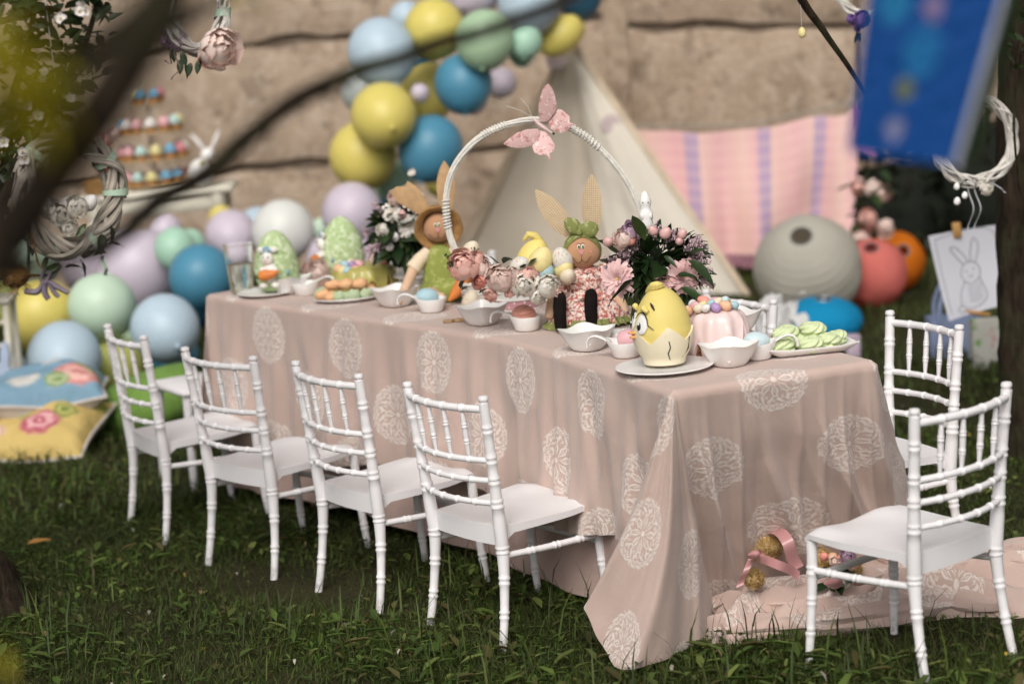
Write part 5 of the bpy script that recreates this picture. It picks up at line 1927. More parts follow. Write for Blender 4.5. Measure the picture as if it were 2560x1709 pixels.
bq, C = bouquet('bouquet of pink chrysanthemums, dark leaves and pink eggs beside the chick cake', 1648, 800, (1645, 668), 6.28, (.125, .095), 5,
    [(1545, 697, .046, 'pk!', (-.5, -1, .15)), (1708, 690, .046, 'pk!', (.45, -1, .1)), (1668, 700, .030, 'pk!', (.3, -1, .1)), (1578, 582, .026, 'li', (-.2, -.8, .8)), (1562, 600, .030, 'pkl', (-.5, -.8, .6))],
    [(1520, 604, .013, E_PEARL, (1.2, .4, 0)), (1577, 599, .013, E_CORAL, (.3, .3, 0)), (1632, 576, .012, E_PEARL, (.4, -.4, 0)), (1664, 582, .015, E_PEARL, (.5, .5, 0)), (1706, 584, .012, E_PEARL, (.4, .5, 0)), (1645, 688, .0115, E_PEARL, (0, 0, 0)), (1698, 603, .010, E_PEARL, (1, 0, 0))], 125, .045, .09, 42)
inv_ = bq.matrix_world.inverted()
for (u0, v0), (u1, v1), s in (((1612, 600), (1583, 533), .075), ((1590, 700), (1510, 740), .095), ((1600, 720), (1560, 860), .12), ((1640, 740), (1590, 780), .09), ((1720, 650), (1790, 700), .08), ((1730, 640), (1760, 612), .06), ((1700, 720), (1765, 745), .085), ((1520, 660), (1497, 640), .05), ((1660, 640), (1690, 660), .06), ((1690, 690), (1735, 682), .05)):
    a_, b_ = inv_ @ aty(u0, v0, 6.16), inv_ @ aty(u1, v1, 6.13)
    leaf_at(bq, LM_MD if s == .075 else LM_DK2, a_, b_ - a_, (b_ - a_).length * 1.05, .5)
bouquet('bouquet of white chrysanthemums and lilac sprigs left of the straw hat doll', 1015, 702, (1000, 580), 7.5, (.075, .105), 9,
    [(1024, 566, .040, 'cr!', (.1, -1, .2)), (980, 530, .032, 'cr!', (-.3, -1, .4)), (1035, 505, .034, 'cr!', (.2, -1, .6)), (1022, 488, .028, 'cr', (0, -.7, .8)), (960, 575, .022, 'cr', (-.7, -.8, .2)), (1030, 437, .018, 'cr', (0, -.6, 1)), (990, 500, .024, 'pkl', (-.3, -.8, .5))],
    [(974, 615, .013, E_WHITE, (0, 0, 0)), (988, 592, .013, E_WHITE, (.3, 0, 0)), (1005, 535, .013, E_PEARL, (0, 0, 0))], 95, .05, .085, 22)
ps = tt('cake_stand', 'white tiered dish half hidden behind the olive glazed cake', 'dish', 1040, 722)
MB().lathe([(0, 0), (.05, 0), (.052, .006), (.02, .012), (.018, .03), (.07, .042), (.072, .048), (0, .044)], 36).build('stand_body', CERAMIC, ps)

# ================================================================== balloons
DS = 1.0898
def latex(name, c):
    m, nt, b = nodes(name)
    co = coord('Object')
    f = noise(co, 2.2, 2).step(.5, .3)
    nt.links.new(mixc(f, tuple(k * .93 for k in c), c), b.inputs['Base Color'])
    b.inputs['Roughness'].default_value = .42
    b.inputs['Specular IOR Level'].default_value = .4
    b.inputs['Subsurface Weight'].default_value = .15
    b.inputs['Subsurface Radius'].default_value = (.05, .05, .05)
    return m
LAT = {k: latex('latex_' + k, c) for k, c in dict(yellow=(.64, .54, .14), light_blue=(.44, .55, .64), lilac=(.55, .48, .56), mint=(.36, .57, .44), pale_mint=(.50, .64, .50), sage=(.36, .50, .33), blue=(.07, .24, .36), white=(.66, .66, .63), navy=(.03, .12, .20), olive=(.40, .42, .12), grey=(.42, .46, .44)).items()}
def balloon_mesh(k):
    b = MB()
    prof = []
    for j in range(23):
        t_ = math.pi * j / 24
        z = math.cos(t_)
        r = math.sin(t_)
        if z < 0:
            z *= 1.14
            r *= 1 - .05 * (-math.cos(t_)) ** 2
            r *= 1 - .05 * math.sin(t_ * 2) * 0
        prof.append((max(r, .0), z))
    prof += [(.10, -1.125), (.05, -1.15), (.035, -1.17)]
    b.lathe(prof, 36)
    me = b.mesh('balloon')
    me.materials.append(LAT[k])
    me.shade_smooth()
    return me
BM = {k: balloon_mesh(k) for k in LAT}
kn = MB().lathe([(.02, 0), (.045, -.02), (.03, -.045), (.07, -.085), (.075, -.09), (.0, -.08)], 14).mesh('knot')
KN = {}
for k in LAT:
    m2 = kn.copy()
    m2.materials.append(LAT[k])
    m2.shade_smooth()
    KN[k] = m2
brn = random.Random(3)
BAL = [
 # u, v, r (display px), depth, colour, what sets it apart
 (875, 118, 78, 11.2, 'light_blue', 'large light blue balloon at the upper left of the garland'),
 (997, 65, 69, 11.3, 'yellow', 'yellow balloon at the top of the garland between light blue and sage'),
 (932, 42, 40, 11.7, 'light_blue', 'light blue balloon peeking from behind the top yellow balloon'),
 (1085, -18, 62, 11.6, 'lilac', 'lilac balloon cut off by the top edge of the garland'),
 (1112, 90, 68, 11.1, 'sage', 'sage green balloon in the upper garland under a blurred branch'),
 (1213, 8, 72, 11.5, 'light_blue', 'light blue balloon at the top right beside the navy one'),
 (1328, -6, 50, 11.8, 'navy', 'dark navy balloon at the upper right end of the garland'),
 (1205, 96, 39, 11.15, 'mint', 'small mint balloon near the garland end, above its twin'),
 (1196, 122, 30, 11.25, 'mint', 'small deeper mint balloon tucked under another mint one'),
 (1288, 80, 44, 11.6, 'yellow', 'pear shaped yellow balloon above the tent top'),
 (1322, 66, 22, 11.8, 'yellow', 'smallest yellow balloon at the right end of the garland'),
 (1063, 190, 67, 11.2, 'blue', 'deep blue balloon under the sage balloon'),
 (985, 208, 66, 11.6, 'yellow', 'shaded yellow balloon behind the deep blue one'),
 (962, 140, 40, 11.7, 'navy', 'navy balloon mostly hidden under the top yellow balloon'),
 (1150, 190, 36, 11.7, 'lilac', 'small dusky lilac balloon right of the deep blue one'),
 (1088, 232, 30, 11.75, 'lilac', 'lilac balloon edge showing under the deep blue one'),
 (963, 213, 21, 10.9, 'lilac', 'tiny lilac balloon in front of the shaded yellow one'),
 (832, 208, 52, 11.6, 'grey', 'grey balloon behind the upper large yellow balloon'),
 (880, 265, 76, 10.9, 'yellow', 'upper large yellow balloon on the left of the garland'),
 (833, 356, 78, 11.1, 'yellow', 'lower large yellow balloon on the left of the garland'),
 (988, 338, 75, 11.0, 'blue', 'blue balloon low in the garland above the straw hat doll'),
 (908, 414, 46, 11.3, 'mint', 'green balloon under the lower yellow one'),
 (885, 440, 34, 11.5, 'sage', 'dark green balloon low in the garland behind a green one'),
 (1003, 424, 26, 11.5, 'yellow', 'yellow balloon edge below the blue one'),
 (808, 486, 69, 10.9, 'lilac', 'round lilac balloon at the foot of the garland'),
 (905, 468, 34, 11.4, 'blue', 'blue balloon behind the white flower bouquet'),
 (650, 528, 71, 10.6, 'white', 'white balloon in the pile right of the lilac ones'),
 (530, 540, 60, 10.7, 'lilac', 'lilac balloon in the pile between white and blue'),
 (765, 594, 62, 10.5, 'lilac', 'lilac balloon behind the green coconut cakes'),
 (738, 525, 27, 11.0, 'pale_mint', 'pale mint balloon edge between white and lilac'),
 (860, 575, 50, 10.9, 'lilac', 'lilac balloon low behind the olive glazed cake'),
 (318, 618, 95, 10.5, 'lilac', 'biggest lilac balloon in the left pile'),
 (380, 528, 38, 10.8, 'lilac', 'small lilac balloon on top of the left pile'),
 (402, 568, 48, 10.3, 'mint', 'mint balloon in the left pile above the blue one'),
 (436, 560, 36, 10.5, 'mint', 'second mint balloon pressed against the first'),
 (462, 634, 75, 10.0, 'blue', 'blue balloon at the far left end of the table'),
 (233, 702, 78, 9.8, 'pale_mint', 'pale mint balloon in the middle of the left pile'),
 (378, 752, 79, 9.6, 'light_blue', 'light blue balloon behind the leftmost chairs'),
 (148, 820, 85, 9.5, 'light_blue', 'light blue balloon resting behind the pillows'),
 (95, 722, 85, 9.9, 'yellow', 'yellow balloon at the left of the pile below the wreath'),
 (75, 590, 66, 10.2, 'pale_mint', 'pale mint balloon behind the hanging wreath'),
 (200, 612, 60, 10.6, 'lilac', 'shaded lilac balloon behind the wreath'),
 (256, 590, 30, 11.0, 'blue', 'small blue balloon showing below the wreath'),
 (272, 862, 68, 9.8, 'olive', 'olive balloon behind the green pouf'),
 (390, 812, 66, 10.0, 'blue', 'dark blue balloon under the light blue one by the chairs'),
 (30, 850, 38, 9.6, 'light_blue', 'small light blue balloon at the left edge near the rabbit board'),
 (508, 500, 30, 11.1, 'yellow', 'yellow balloon edge above the lilac one in the pile'),
 (592, 520, 46, 11.0, 'light_blue', 'light blue balloon edge left of the white one'),
 (20, 690, 60, 10.4, 'olive', 'olive balloon at the left edge behind the yellow one'),
 (450, 700, 50, 10.3, 'navy', 'navy balloon in the gap under the blue one'),
 (300, 800, 50, 10.3, 'sage', 'sage balloon in the gap between light blue ones'),
]
for u, v, r, y, k, lab in BAL:
    P = aty(u * DS, v * DS, y)
    rad = r * DS * mpp(P)
    if P.z - rad < .01:
        P.z = rad + .01
    ax = Vector((brn.uniform(-.5, .5), brn.uniform(-.9, -.2) if brn.random() < .3 else brn.uniform(.1, .9), brn.uniform(.2, 1)))
    if 'pear' in lab:
        ax = Vector((.7, .1, .5))
    o = put('balloon', BM[k], None, mat_z(ax, P) @ Matrix.Diagonal((rad, rad, rad * (1.0 if 'pear' not in lab else 1.25), 1)))
    tag(o, lab, 'balloon', 'pastel balloons of the garland and pile')
    put('knot', KN[k], o, Matrix.Translation((0, 0, -1.16)))

# ================================================================== dessert console with cupcakes
CREAMP = M_('cream_paint', (.66, .62, .52), .5, .06, 6, .1, 30)
ty = 11.3
tc = aty(388, 474, ty)
TH = tc.z
dt = thing('console_table', 'cream painted console table with cupcakes against the wall', 'table', (tc.x, ty + .12, 0))
MB().box((.0, 0, TH - .018), (.72, .34, .034), bev=.008).build('tabletop', CREAMP, dt)
MB().box((.0, -.13, TH - .075), (.60, .02, .075), bev=.004).build('apron', CREAMP, dt)
MB().box((.0, .13, TH - .075), (.60, .02, .075), bev=.004).build('apron', CREAMP, dt)
for sx in (-1, 1):
    for sy in (-1, 1):
        MB().lathe([(.022, 0), (.026, .02), (.018, .06), (.028, .2), (.033, TH - .14), (.026, TH - .125), (.036, TH - .115), (.036, TH - .036)], 14, Matrix.Translation((sx * .29, sy * .13, 0))).build('leg', CREAMP, dt)
st = thing('cupcake_stand', 'tall four tier cupcake stand on the cream console table', 'cake stand', (tc.x - .012, ty + .10, TH))
tiers = [(.150, .012, 'bottom', 11), (.175, .135, 'second', 13), (.160, .262, 'third', 12), (.085, .395, 'top', 5)]
for r, z, nm, n in tiers:
    MB().lathe([(0, z), (r, z), (r + .002, z + .004), (r, z + .008), (0, z + .008)], 36).build('tier_disc', M_('golden_board', (.42, .30, .16), .5, .1, 20), st)
for a in range(3):
    MB().tube([(.012 * math.cos(a * 2.1), .012 * math.sin(a * 2.1), 0), (.012 * math.cos(a * 2.1), .012 * math.sin(a * 2.1), .40)], .004, 8).build('rod', M_('clear_rod', (.5, .45, .4), .2, .1, 20), st)
FROST = {k: M_('frosting_' + k, c, .5, .08, 20, .2, 60) for k, c in dict(white=(.78, .74, .70), pink=(.70, .38, .40), blue=(.16, .36, .52), rose=(.62, .22, .24), mint=(.45, .62, .58), yellow=(.70, .62, .30)).items()}
WRAP = M_('brown_cupcake_case', (.42, .20, .06), .7, .15, 30)
cm_case = MB().lathe([(0, 0), (.015, 0), (.021, .022), (.019, .022), (0, .020)], 20, fn=lambda p, a: (p[0] * (1 + .03 * math.cos(a * 10)), p[1] * (1 + .03 * math.cos(a * 10)), p[2])).mesh('case')
cm_case.materials.append(WRAP)
fr_me = {}
for k in FROST:
    b = MB()
    b.lathe([(0, .019), (.021, .019), (.0235, .024), (.021, .030), (.0225, .033), (.016, .040), (.015, .043), (.006, .050), (0, .052)], 18)
    fr_me[k] = b.mesh('frosting')
    fr_me[k].materials.append(FROST[k])
    fr_me[k].shade_smooth()
crn = random.Random(8)
keys = list(FROST)
ORD = ['first', 'second', 'third', 'fourth', 'fifth', 'sixth', 'seventh', 'eighth', 'ninth', 'tenth', 'eleventh', 'twelfth', 'thirteenth']
so = st.matrix_world.translation
for r, z, nm, n in tiers:
    angs = [2 * math.pi * (i + .3) / n for i in range(n)]
    angs = sorted([a for a in angs if math.sin(a) <= .62], key=math.cos)
    for i, a in enumerate(angs):
        k = ['white', 'blue', 'pink', 'rose', 'mint', 'white', 'yellow', 'pink', 'blue'][(i * 2 + int(z * 40)) % 9]
        rr_ = r - .028
        o = put('cupcake', cm_case, None, Matrix.Translation((so.x + rr_ * math.cos(a), so.y + rr_ * math.sin(a), so.z + z + .0085)) @ Matrix.Scale(1.35, 4))
        tag(o, 'cupcake with %s frosting, %s from the left on the %s tier' % (k, ORD[i], nm), 'cupcake', 'cupcakes on the tiered stand')
        put('frosting', fr_me[k], o, Matrix.Identity(4))
rb = thing('rabbit_figurine', 'white seated rabbit figurine with long ears at the end of the console', 'figurine', (tc.x + .21, ty + .07, TH))
MB().ell((0, 0, .06), (.055, .05, .062), 20, 14).build('body', CERAMIC, rb)
MB().ell((.045, -.015, .135), (.036, .034, .038), 18, 12).build('head', CERAMIC, rb)
for s, q in ((-1, (-.03, .0, .24)), (1, (.105, .0, .25))):
    MB().tube(smooth_path([(.045 + s * .015, 0, .16), ((q[0] + .045) / 2 + s * .012, .0, .21), q], 4), [.010, .017, .014, .004], 12, flat=.6).build('ear', CERAMIC, rb)
MB().ell((.02, -.05, .10), (.012, .01, .012), 10, 8).build('neck_bow', YEL_C, rb)
fl_ = thing('flower_bunch', 'bunch of pink flowers at the left of the cupcake stand', 'flowers', (tc.x - .22, ty + .05, TH))
MB().lathe([(0, 0), (.03, 0), (.038, .1), (.035, .1), (0, .09)], 20).build('vase', CERAMIC, fl_)
for k in range(9):
    peony(fl_, (crn.uniform(-.07, .07), crn.uniform(-.06, .02), .17 + crn.uniform(-.05, .11)), (crn.uniform(-.6, .6), -1, crn.uniform(.1, .9)), .038, crn.choice(['pk', 'pk', 'co', 'pkl']), crn)
for k in range(14):
    leaf_at(fl_, LM_DK, (crn.uniform(-.04, .04), 0, .12), (crn.uniform(-1, 1), crn.uniform(-1, .3), crn.uniform(-.3, 1)), .08)
bt_ = thing('small_basket', 'small brown basket on the console beside the hanging wreath', 'basket', (tc.x - .27, ty - .0, TH))
MB().lathe([(0, 0), (.06, 0), (.075, .07), (.07, .07), (.055, .01), (0, .01)], 26, fn=lambda p, a: (p[0] * (1 + .03 * math.cos(a * 16 + p[2] * 300)), p[1] * (1 + .03 * math.cos(a * 16 + p[2] * 300)), p[2])).build('basket_body', STRAW, bt_)

# ================================================================== pillows, pouf, rabbit board at the left
def pillow(name, label, M, w, h, th, mat, trim=None, trimmat=None):
    t = thing(name, label, 'pillow', M=M)
    b = MB()
    nu_, nv_ = 29, 25
    def surf(sg):
        def fn(u, v):
            x, y = (u - .5) * 2, (v - .5) * 2
            k = (1 - abs(x) ** 3) * (1 - abs(y) ** 3)
            z = sg * th / 2 * max(0, k) ** .55 + .012 * vnoise((x, y, sg), 4) * k ** .3 if k > 0 else 0
            pin = 1 - .07 * (1 - abs(x) ** 2) * abs(y) ** 4
            pin2 = 1 - .07 * (1 - abs(y) ** 2) * abs(x) ** 4
            return (x * w / 2 * pin2, y * h / 2 * pin, z + .012 * math.sin(x * 3 + y * 2))
        return fn
    b.grid(nu_, nv_, surf(1), uv=lambda u, v: (u, v))
    b.build('pillow_cover', mat, t)
    b = MB()
    b.grid(nu_, nv_, lambda u, v: surf(-1)(u, v))
    b.f = [tuple(reversed(f)) for f in b.f]
    b.build('pillow_back', trimmat or mat, t)
    if trim:
        b = MB()
        f0 = surf(1)
        loop = [f0(i / 28, 0) for i in range(29)] + [f0(1, j / 24) for j in range(1, 25)] + [f0(1 - i / 28, 1) for i in range(1, 29)] + [f0(0, 1 - j / 24) for j in range(1, 24)]
        b.tube(loop, trim, 6, closed=True)
        b.build('piping', trimmat, t)
    return t
def print_mat(name, base, spots, rough=.8):
    """cloth print: soft round motifs placed in UV"""
    m, nt, b = nodes(name)
    uvn = nt.nodes.new('ShaderNodeUVMap')
    sp = nt.nodes.new('ShaderNodeSeparateXYZ')
    nt.links.new(uvn.outputs[0], sp.inputs[0])
    u, v = X(sp.outputs[0]), X(sp.outputs[1])
    wob = (noise(uvn.outputs[0], 14, 3) - .5) * .09
    col = mixc(noise(uvn.outputs[0], 6, 3).step(.5, .25), tuple(k * .88 for k in base), base)
    for (x, y, r, c1_, c2_) in spots:
        d = X.m('SQRT', (u - x) * (u - x) + (v - y) * (v - y)) + wob
        swirl = X.m('SINE', d * (9.0 / r) + noise(uvn.outputs[0], 9, 2) * 6.0).step(0, .7)
        cc = mixc(swirl, c1_, c2_)
        col = mixc(1 - d.step(r, .02), col, cc)
    nt.links.new(col, b.inputs['Base Color'])
    b.inputs['Roughness'].default_value = rough
    b.inputs['Specular IOR Level'].default_value = .15
    bumpn(noise(uvn.outputs[0], 9, 4), .5, .03, b)
    return m
OFFW = M_('offwhite_pillow_back', (.58, .52, .48), .85, .08, 10, .2, 60)
YP = print_mat('yellow_rose_print', (.60, .44, .16), [(.62, .34, .15, (.42, .10, .14), (.70, .38, .38)), (.9, .8, .1, (.2, .25, .05), (.4, .38, .1)), (.2, .75, .12, (.5, .3, .08), (.62, .44, .14)), (.78, .5, .09, (.16, .22, .06), (.45, .42, .14)), (.45, .5, .07, (.20, .26, .07), (.5, .45, .16)), (.25, .25, .11, (.55, .36, .30), (.66, .5, .36)), (.5, .85, .08, (.42, .12, .15), (.66, .4, .36))])
BP = print_mat('blue_rose_print', (.20, .33, .43), [(.80, .3, .20, (.62, .24, .22), (.75, .45, .40)), (.9, .55, .12, (.25, .32, .1), (.4, .42, .2)), (.1, .9, .1, (.6, .5, .4), (.6, .5, .4)), (.62, .2, .1, (.2, .3, .12), (.4, .44, .26)), (.35, .3, .13, (.5, .5, .48), (.58, .56, .52)), (.6, .7, .12, (.45, .48, .5), (.6, .6, .58))])
pc = onz(95, 1135, 0)
pillow('pillow', 'yellow pillow printed with a rose lying lowest on the grass', Matrix.Translation((pc.x, pc.y, .085)) @ Matrix.Rotation(R_(-12), 4, 'Z') @ Matrix.Rotation(R_(20), 4, 'X'), .50, .40, .17, YP, .007, OFFW)
pillow('pillow', 'blue and white rose print pillow on top of the yellow one', Matrix.Translation((pc.x + .02, pc.y + .15, .20)) @ Matrix.Rotation(R_(8), 4, 'Z') @ Matrix.Rotation(R_(4), 4, 'X'), .46, .38, .19, BP, .007, OFFW)
pillow('pillow', 'pale beige pillow at the left edge beside the blue one', Matrix.Translation((pc.x - .24, pc.y + .06, .16)) @ Matrix.Rotation(R_(30), 4, 'Z') @ Matrix.Rotation(R_(40), 4, 'X'), .3, .3, .1, OFFW)
po = onz(395, 1085, 0)
pf_ = thing('pouf', 'lime green ribbed fabric pouf behind the leftmost chair', 'pouf', (po.x, po.y + .1, 0))
MB().lathe([(.12, 0), (.18, .02), (.21, .07), (.205, .14), (.16, .19), (.06, .205), (0, .206)], 64, fn=lambda p, a: (p[0] * (1 + .02 * math.cos(a * 26)), p[1] * (1 + .02 * math.cos(a * 26)), p[2])).build('cushion', M_('lime_fabric', (.15, .27, .05), .85, .12, 12, .3, 80), pf_, True, Matrix.Translation((0, 0, .02)) @ Matrix.Rotation(R_(-14), 4, 'Y'))
MB().ell((.045, 0, .228), (.02, .02, .008), 12, 8).build('button', M_('lime_fabric', (0, 0, 0)), pf_)
PALEB = M_('pale_blue_paint', (.40, .48, .62), .6, .12, 10, .2, 40)
rc = onz(18, 985, 0)
rcp = aty(2, 900, 9.25)
bb_ = thing('rabbit_board', 'pale blue rabbit shaped board at the left edge behind the pillows', 'board', (rcp.x, 9.25, 0))
zt = aty(30, 852, 9.25).z
pts = [(-.10, 0), (.08, 0), (.085, .30), (.075, .40), (.05, .455), (.035, .50), (.045, .58), (.04, .66), (.02, .675), (.004, .62), (-.004, .52), (-.03, .52), (-.04, .62), (-.06, .67), (-.08, .64), (-.075, .56), (-.07, .48), (-.09, .4), (-.105, .3)]
MB().prism([(x * .8, z / .675 * zt) for x, z in pts], .018, Matrix.Rotation(math.pi / 2, 4, 'X')).build('board_body', PALEB, bb_)
MB().box((-.02, .06, .15), (.03, .12, .02)).build('prop', PALEB, bb_)
lp = aty(4, 800, 9.0)
wl = thing('lantern_stand', 'white slatted garden lantern cut off by the left edge', 'lantern', (lp.x - .115, 9.35, 0))
zt = aty(4, 745, 9.35).z
MB().box((0, 0, zt), (.19, .19, .025), bev=.006).build('cap', CREAMP, wl)
for sx in (-1, 1):
    for sy in (-1, 1):
        MB().box((sx * .075, sy * .075, (zt + .0) / 2), (.022, .022, zt - .02)).build('post', CREAMP, wl)
for k in range(4):
    MB().box((0, -.075, zt * (.3 + .18 * k)), (.13, .008, .014)).build('slat', CREAMP, wl)

# ================================================================== tent, blanket, lanterns, bags at the right
def canvas_mat(name, c, tl=.12):
    m, nt, b = nodes(name)
    co = coord('Object')
    f = noise(co, 2.0, 4).step(.5, .25)
    nt.links.new(mixc(f, tuple(k * .86 for k in c), c), b.inputs['Base Color'])
    b.inputs['Roughness'].default_value = .9
    b.inputs['Specular IOR Level'].default_value = .1
    t = nt.nodes.new('ShaderNodeBsdfTranslucent')
    t.inputs[0].default_value = (*c, 1)
    mx = nt.nodes.new('ShaderNodeMixShader')
    mx.inputs[0].default_value = tl
    nt.links.new(b.outputs[0], mx.inputs[1])
    nt.links.new(t.outputs[0], mx.inputs[2])
    nt.links.new(mx.outputs[0], nt.nodes['Material Output'].inputs[0])
    bumpn(noise(co, 4, 3), .4, .05, b)
    return m
CANV = canvas_mat('tent_canvas', (.70, .61, .50))
CANV_LIT = canvas_mat('tent_canvas_lit', (.72, .66, .57))  # same canvas, the right flap's brighter light put into a paler colour
A_ = aty(1422, 95, 11.95)
R1 = onz(1868, 738, 0)
L1 = onz(1120, 728, 0)
te = thing('tent', 'off-white canvas play tent with pole frame behind the table', 'tent', (0, 0, 0))
RB, LB = Vector((R1.x + .05, 12.75, 0)), Vector((L1.x, 12.8, 0))
def panel(name, mat, a, b_, c, d, sag, seed=0, fold=0.0):
    """sheet between four corners a-b (top) and d-c (bottom), sagging along y"""
    m_ = MB()
    nrm = (Vector(b_) - Vector(d)).cross(Vector(c) - Vector(a)).normalized()
    def fn(u, v):
        p = Vector(a).lerp(b_, u).lerp(Vector(d).lerp(c, u), v)
        s = math.sin(math.pi * u) * math.sin(math.pi * min(v, .98))
        return p + nrm * (sag * s + fold * v * math.sin(u * 22 + seed) + .012 * vnoise((u * 3, v * 3, seed), 2) * v)
    m_.grid(28, 28, fn)
    return m_.build(name, mat, te)
e = .02
def near_apex(q, k=.06):
    return A_.lerp(q, k)
fm1 = onz(1545, 742, 0)
fm2 = fm1 + Vector((.03, .10, 0))
panel('right_flap', CANV_LIT, near_apex(fm1), near_apex(R1), R1, fm1, -.05, 1, .006)
panel('left_flap', CANV, near_apex(L1), near_apex(fm2), fm2, L1, .05, 2, .008)
panel('right_wall', CANV, near_apex(R1), near_apex(RB), RB, R1, .03, 3, .01)
panel('left_wall', CANV, near_apex(LB), near_apex(L1), L1, LB, .03, 4, .01)
panel('back_wall', CANV, near_apex(RB), near_apex(LB), LB, RB, .03, 5, .01)
POLE = M_('pale_pole_wood', (.55, .44, .32), .6, .12, 10)
for q in (R1, L1, RB, LB):
    d = (A_ - q).normalized()
    MB().tube([q - d * .02, A_ + d * .26], .017, 10).build('pole', POLE, te)
DOT = M_('mauve_felt_dot', (.48, .38, .38), .8, .08, 20)
ddp = aty(1528, 312, 11.6)
for u, v in ((1528, 312), (1390, 150)):
    p = aty(u, v, 11.72 if u > 1500 else 11.9)
    MB().lathe([(0, 0), (.05, 0), (.05, .004), (0, .004)], 24, mat_z((.1, -1, .25), p)).build('felt_dot', DOT, te)
def stripe_mat():
    m, nt, b = nodes('striped_blanket')
    uvn = nt.nodes.new('ShaderNodeUVMap')
    sp = nt.nodes.new('ShaderNodeSeparateXYZ')
    nt.links.new(uvn.outputs[0], sp.inputs[0])
    r = nt.nodes.new('ShaderNodeValToRGB')
    r.color_ramp.interpolation = 'LINEAR'
    P1, P2, LL = (.62, .36, .37), (.66, .45, .40), (.38, .28, .40)
    cs = [(0, P1), (.10, P2), (.20, P1), (.245, P1), (.255, LL), (.305, LL), (.315, P2), (.40, P1), (.50, P2), (.56, P1), (.57, LL), (.615, LL), (.625, P2), (.72, P1), (.80, P2), (.81, LL), (.85, LL), (.86, P1), (.93, P2), (1, P1)]
    el = r.color_ramp.elements
    el[0].position, el[0].color = 0, (*cs[0][1], 1)
    el[1].position, el[1].color = 1, (*cs[-1][1], 1)
    for p, c in cs[1:-1]:
        k = el.new(p)
        k.color = (*c, 1)
    nt.links.new(sp.outputs[0], r.inputs[0])
    w = X.m('SINE', X(sp.outputs[1]) * 60.0).step(.3, .6)
    nt.links.new(mixc(w * .25, r.outputs[0], (.72, .50, .46)), b.inputs['Base Color'])
    b.inputs['Roughness'].default_value = .9
    b.inputs['Specular IOR Level'].default_value = .1
    return m
STRIPE = stripe_mat()
bl = thing('blanket', 'pink, peach and lilac striped blanket hung over a line by the tent', 'blanket', (0, 0, 0))
b0, b1 = aty(1560, 320, 12.0), aty(2150, 258, 11.85)
b2, b3 = aty(1600, 655, 11.9), aty(2130, 596, 11.7)
m_ = MB()
def blank(u, v):
    top = b0.lerp(b1, u)
    top.z -= .07 * math.sin(math.pi * u) + .004 * math.sin(u * 23)
    bot = b2.lerp(b3, u)
    bot.z += .02 * math.sin(u * 9)
    p = top.lerp(bot, v)
    p.y += (.035 * math.sin(u * 15 + v * 2.5) + .025 * math.sin(u * 31 + 2 - v * 2) + .03 * math.sin(v * 5 + u * 4)) * (.3 + .7 * v) - .02
    if u > .8:
        p.z -= (u - .8) * .25 * (1 - v) * math.sin((u - .8) * 15)
    return p
m_.grid(90, 30, blank, uv=lambda u, v: (u, v))
m_.build('blanket_body', STRIPE, bl)
m_ = MB()
for k in range(90):
    p = Vector(blank(k / 89, 1))
    m_.tube([p, p + Vector((.004, -.004, -.035)), p + Vector((crn.uniform(-.008, .008), 0, -.065))], .004, 4)
fo = m_.build('fringe', M_('pink_fringe', (.56, .28, .36), .9, .1, 20), bl)
fo['kind'] = 'stuff'
tsm = M_('magenta_tassel', (.42, .16, .32), .85, .15, 30)
for k in range(5):
    q = aty(2140 + 7 * k, 262 + 6 * k, 11.83)
    MB().tube([q, q + Vector((.004, -.01, -.08)), q + Vector((.01 * (k - 2), -.01, -.2))], [.008, .012, .016], 6).build('tassel', tsm, bl)
rp_ = MB()
rp_.tube([Vector((A_.x + .05, 12.0, b0.z + .03)), b0 + Vector((0, 0, .006)), b0.lerp(b1, .5) + Vector((0, 0, -.044)), b1 + Vector((0, 0, .006)), Vector((2.9, 11.6, b1.z + .15))], .006, 6)
tag(rp_.build('washing_line', M_('grey_rope', (.35, .31, .26), .9, .1, 30)), 'rope line carrying the striped blanket', 'rope')

def paper_lantern(label, u, v, rpx, y, col, tilt, squash=1.0, ribs=17, name='paper_lantern'):
    P = aty(u, v, y)
    r = rpx * mpp(P)
    P.z = max(P.z, r * squash * .92)
    t = thing(name, label, 'lantern', M=Matrix.Translation(P) @ Euler(tilt).to_matrix().to_4x4(), group='paper lanterns lying on the grass')
    m_ = canvas_mat('paper_' + label.split()[0], col, .3)
    prof = []
    n = ribs * 3
    for j in range(n + 1):
        th_ = math.pi * (.065 + .87 * j / n)
        k = 1 + .016 * math.cos(2 * math.pi * j / 3)
        prof.append((math.sin(th_) * r * k, math.cos(th_) * r * squash))
    prof.reverse()
    MB().lathe(prof, 48, cap=False, fn=lambda p, a: (p[0] * (1 + .012 * math.sin(a * 5 + p[2] * 9)), p[1] * (1 + .012 * math.sin(a * 5 + p[2] * 9)), p[2])).build('paper_skin', m_, t)
    for s in (-1, 1):
        rr_ = math.sin(math.pi * .065) * r
        MB().tube([(rr_ * math.cos(k * .4488), rr_ * math.sin(k * .4488), s * math.cos(math.pi * .065) * r * squash) for k in range(14)], .004, 6, closed=True).build('wire_ring', M_('dull_wire', (.3, .3, .3), .4, .1, 10, metal=.7), t)
    return t
paper_lantern('grey round paper lantern, largest of the pile, on the grass', 2022, 706, 133, 10.55, (.56, .53, .46), (R_(42), R_(-14), 0))
paper_lantern('coral pink paper lantern beside the grey one', 2182, 706, 86, 10.75, (.76, .21, .18), (R_(32), R_(-6), 0))
paper_lantern('orange paper lantern lying behind the coral one', 2238, 652, 74, 11.15, (.70, .19, .015), (R_(60), R_(20), 0))
paper_lantern('blue flattened paper lantern in front of the grey one', 2058, 806, 98, 9.95, (.015, .32, .60), (R_(8), R_(3), 0), .56)
lb = onz(2134, 912, 0)
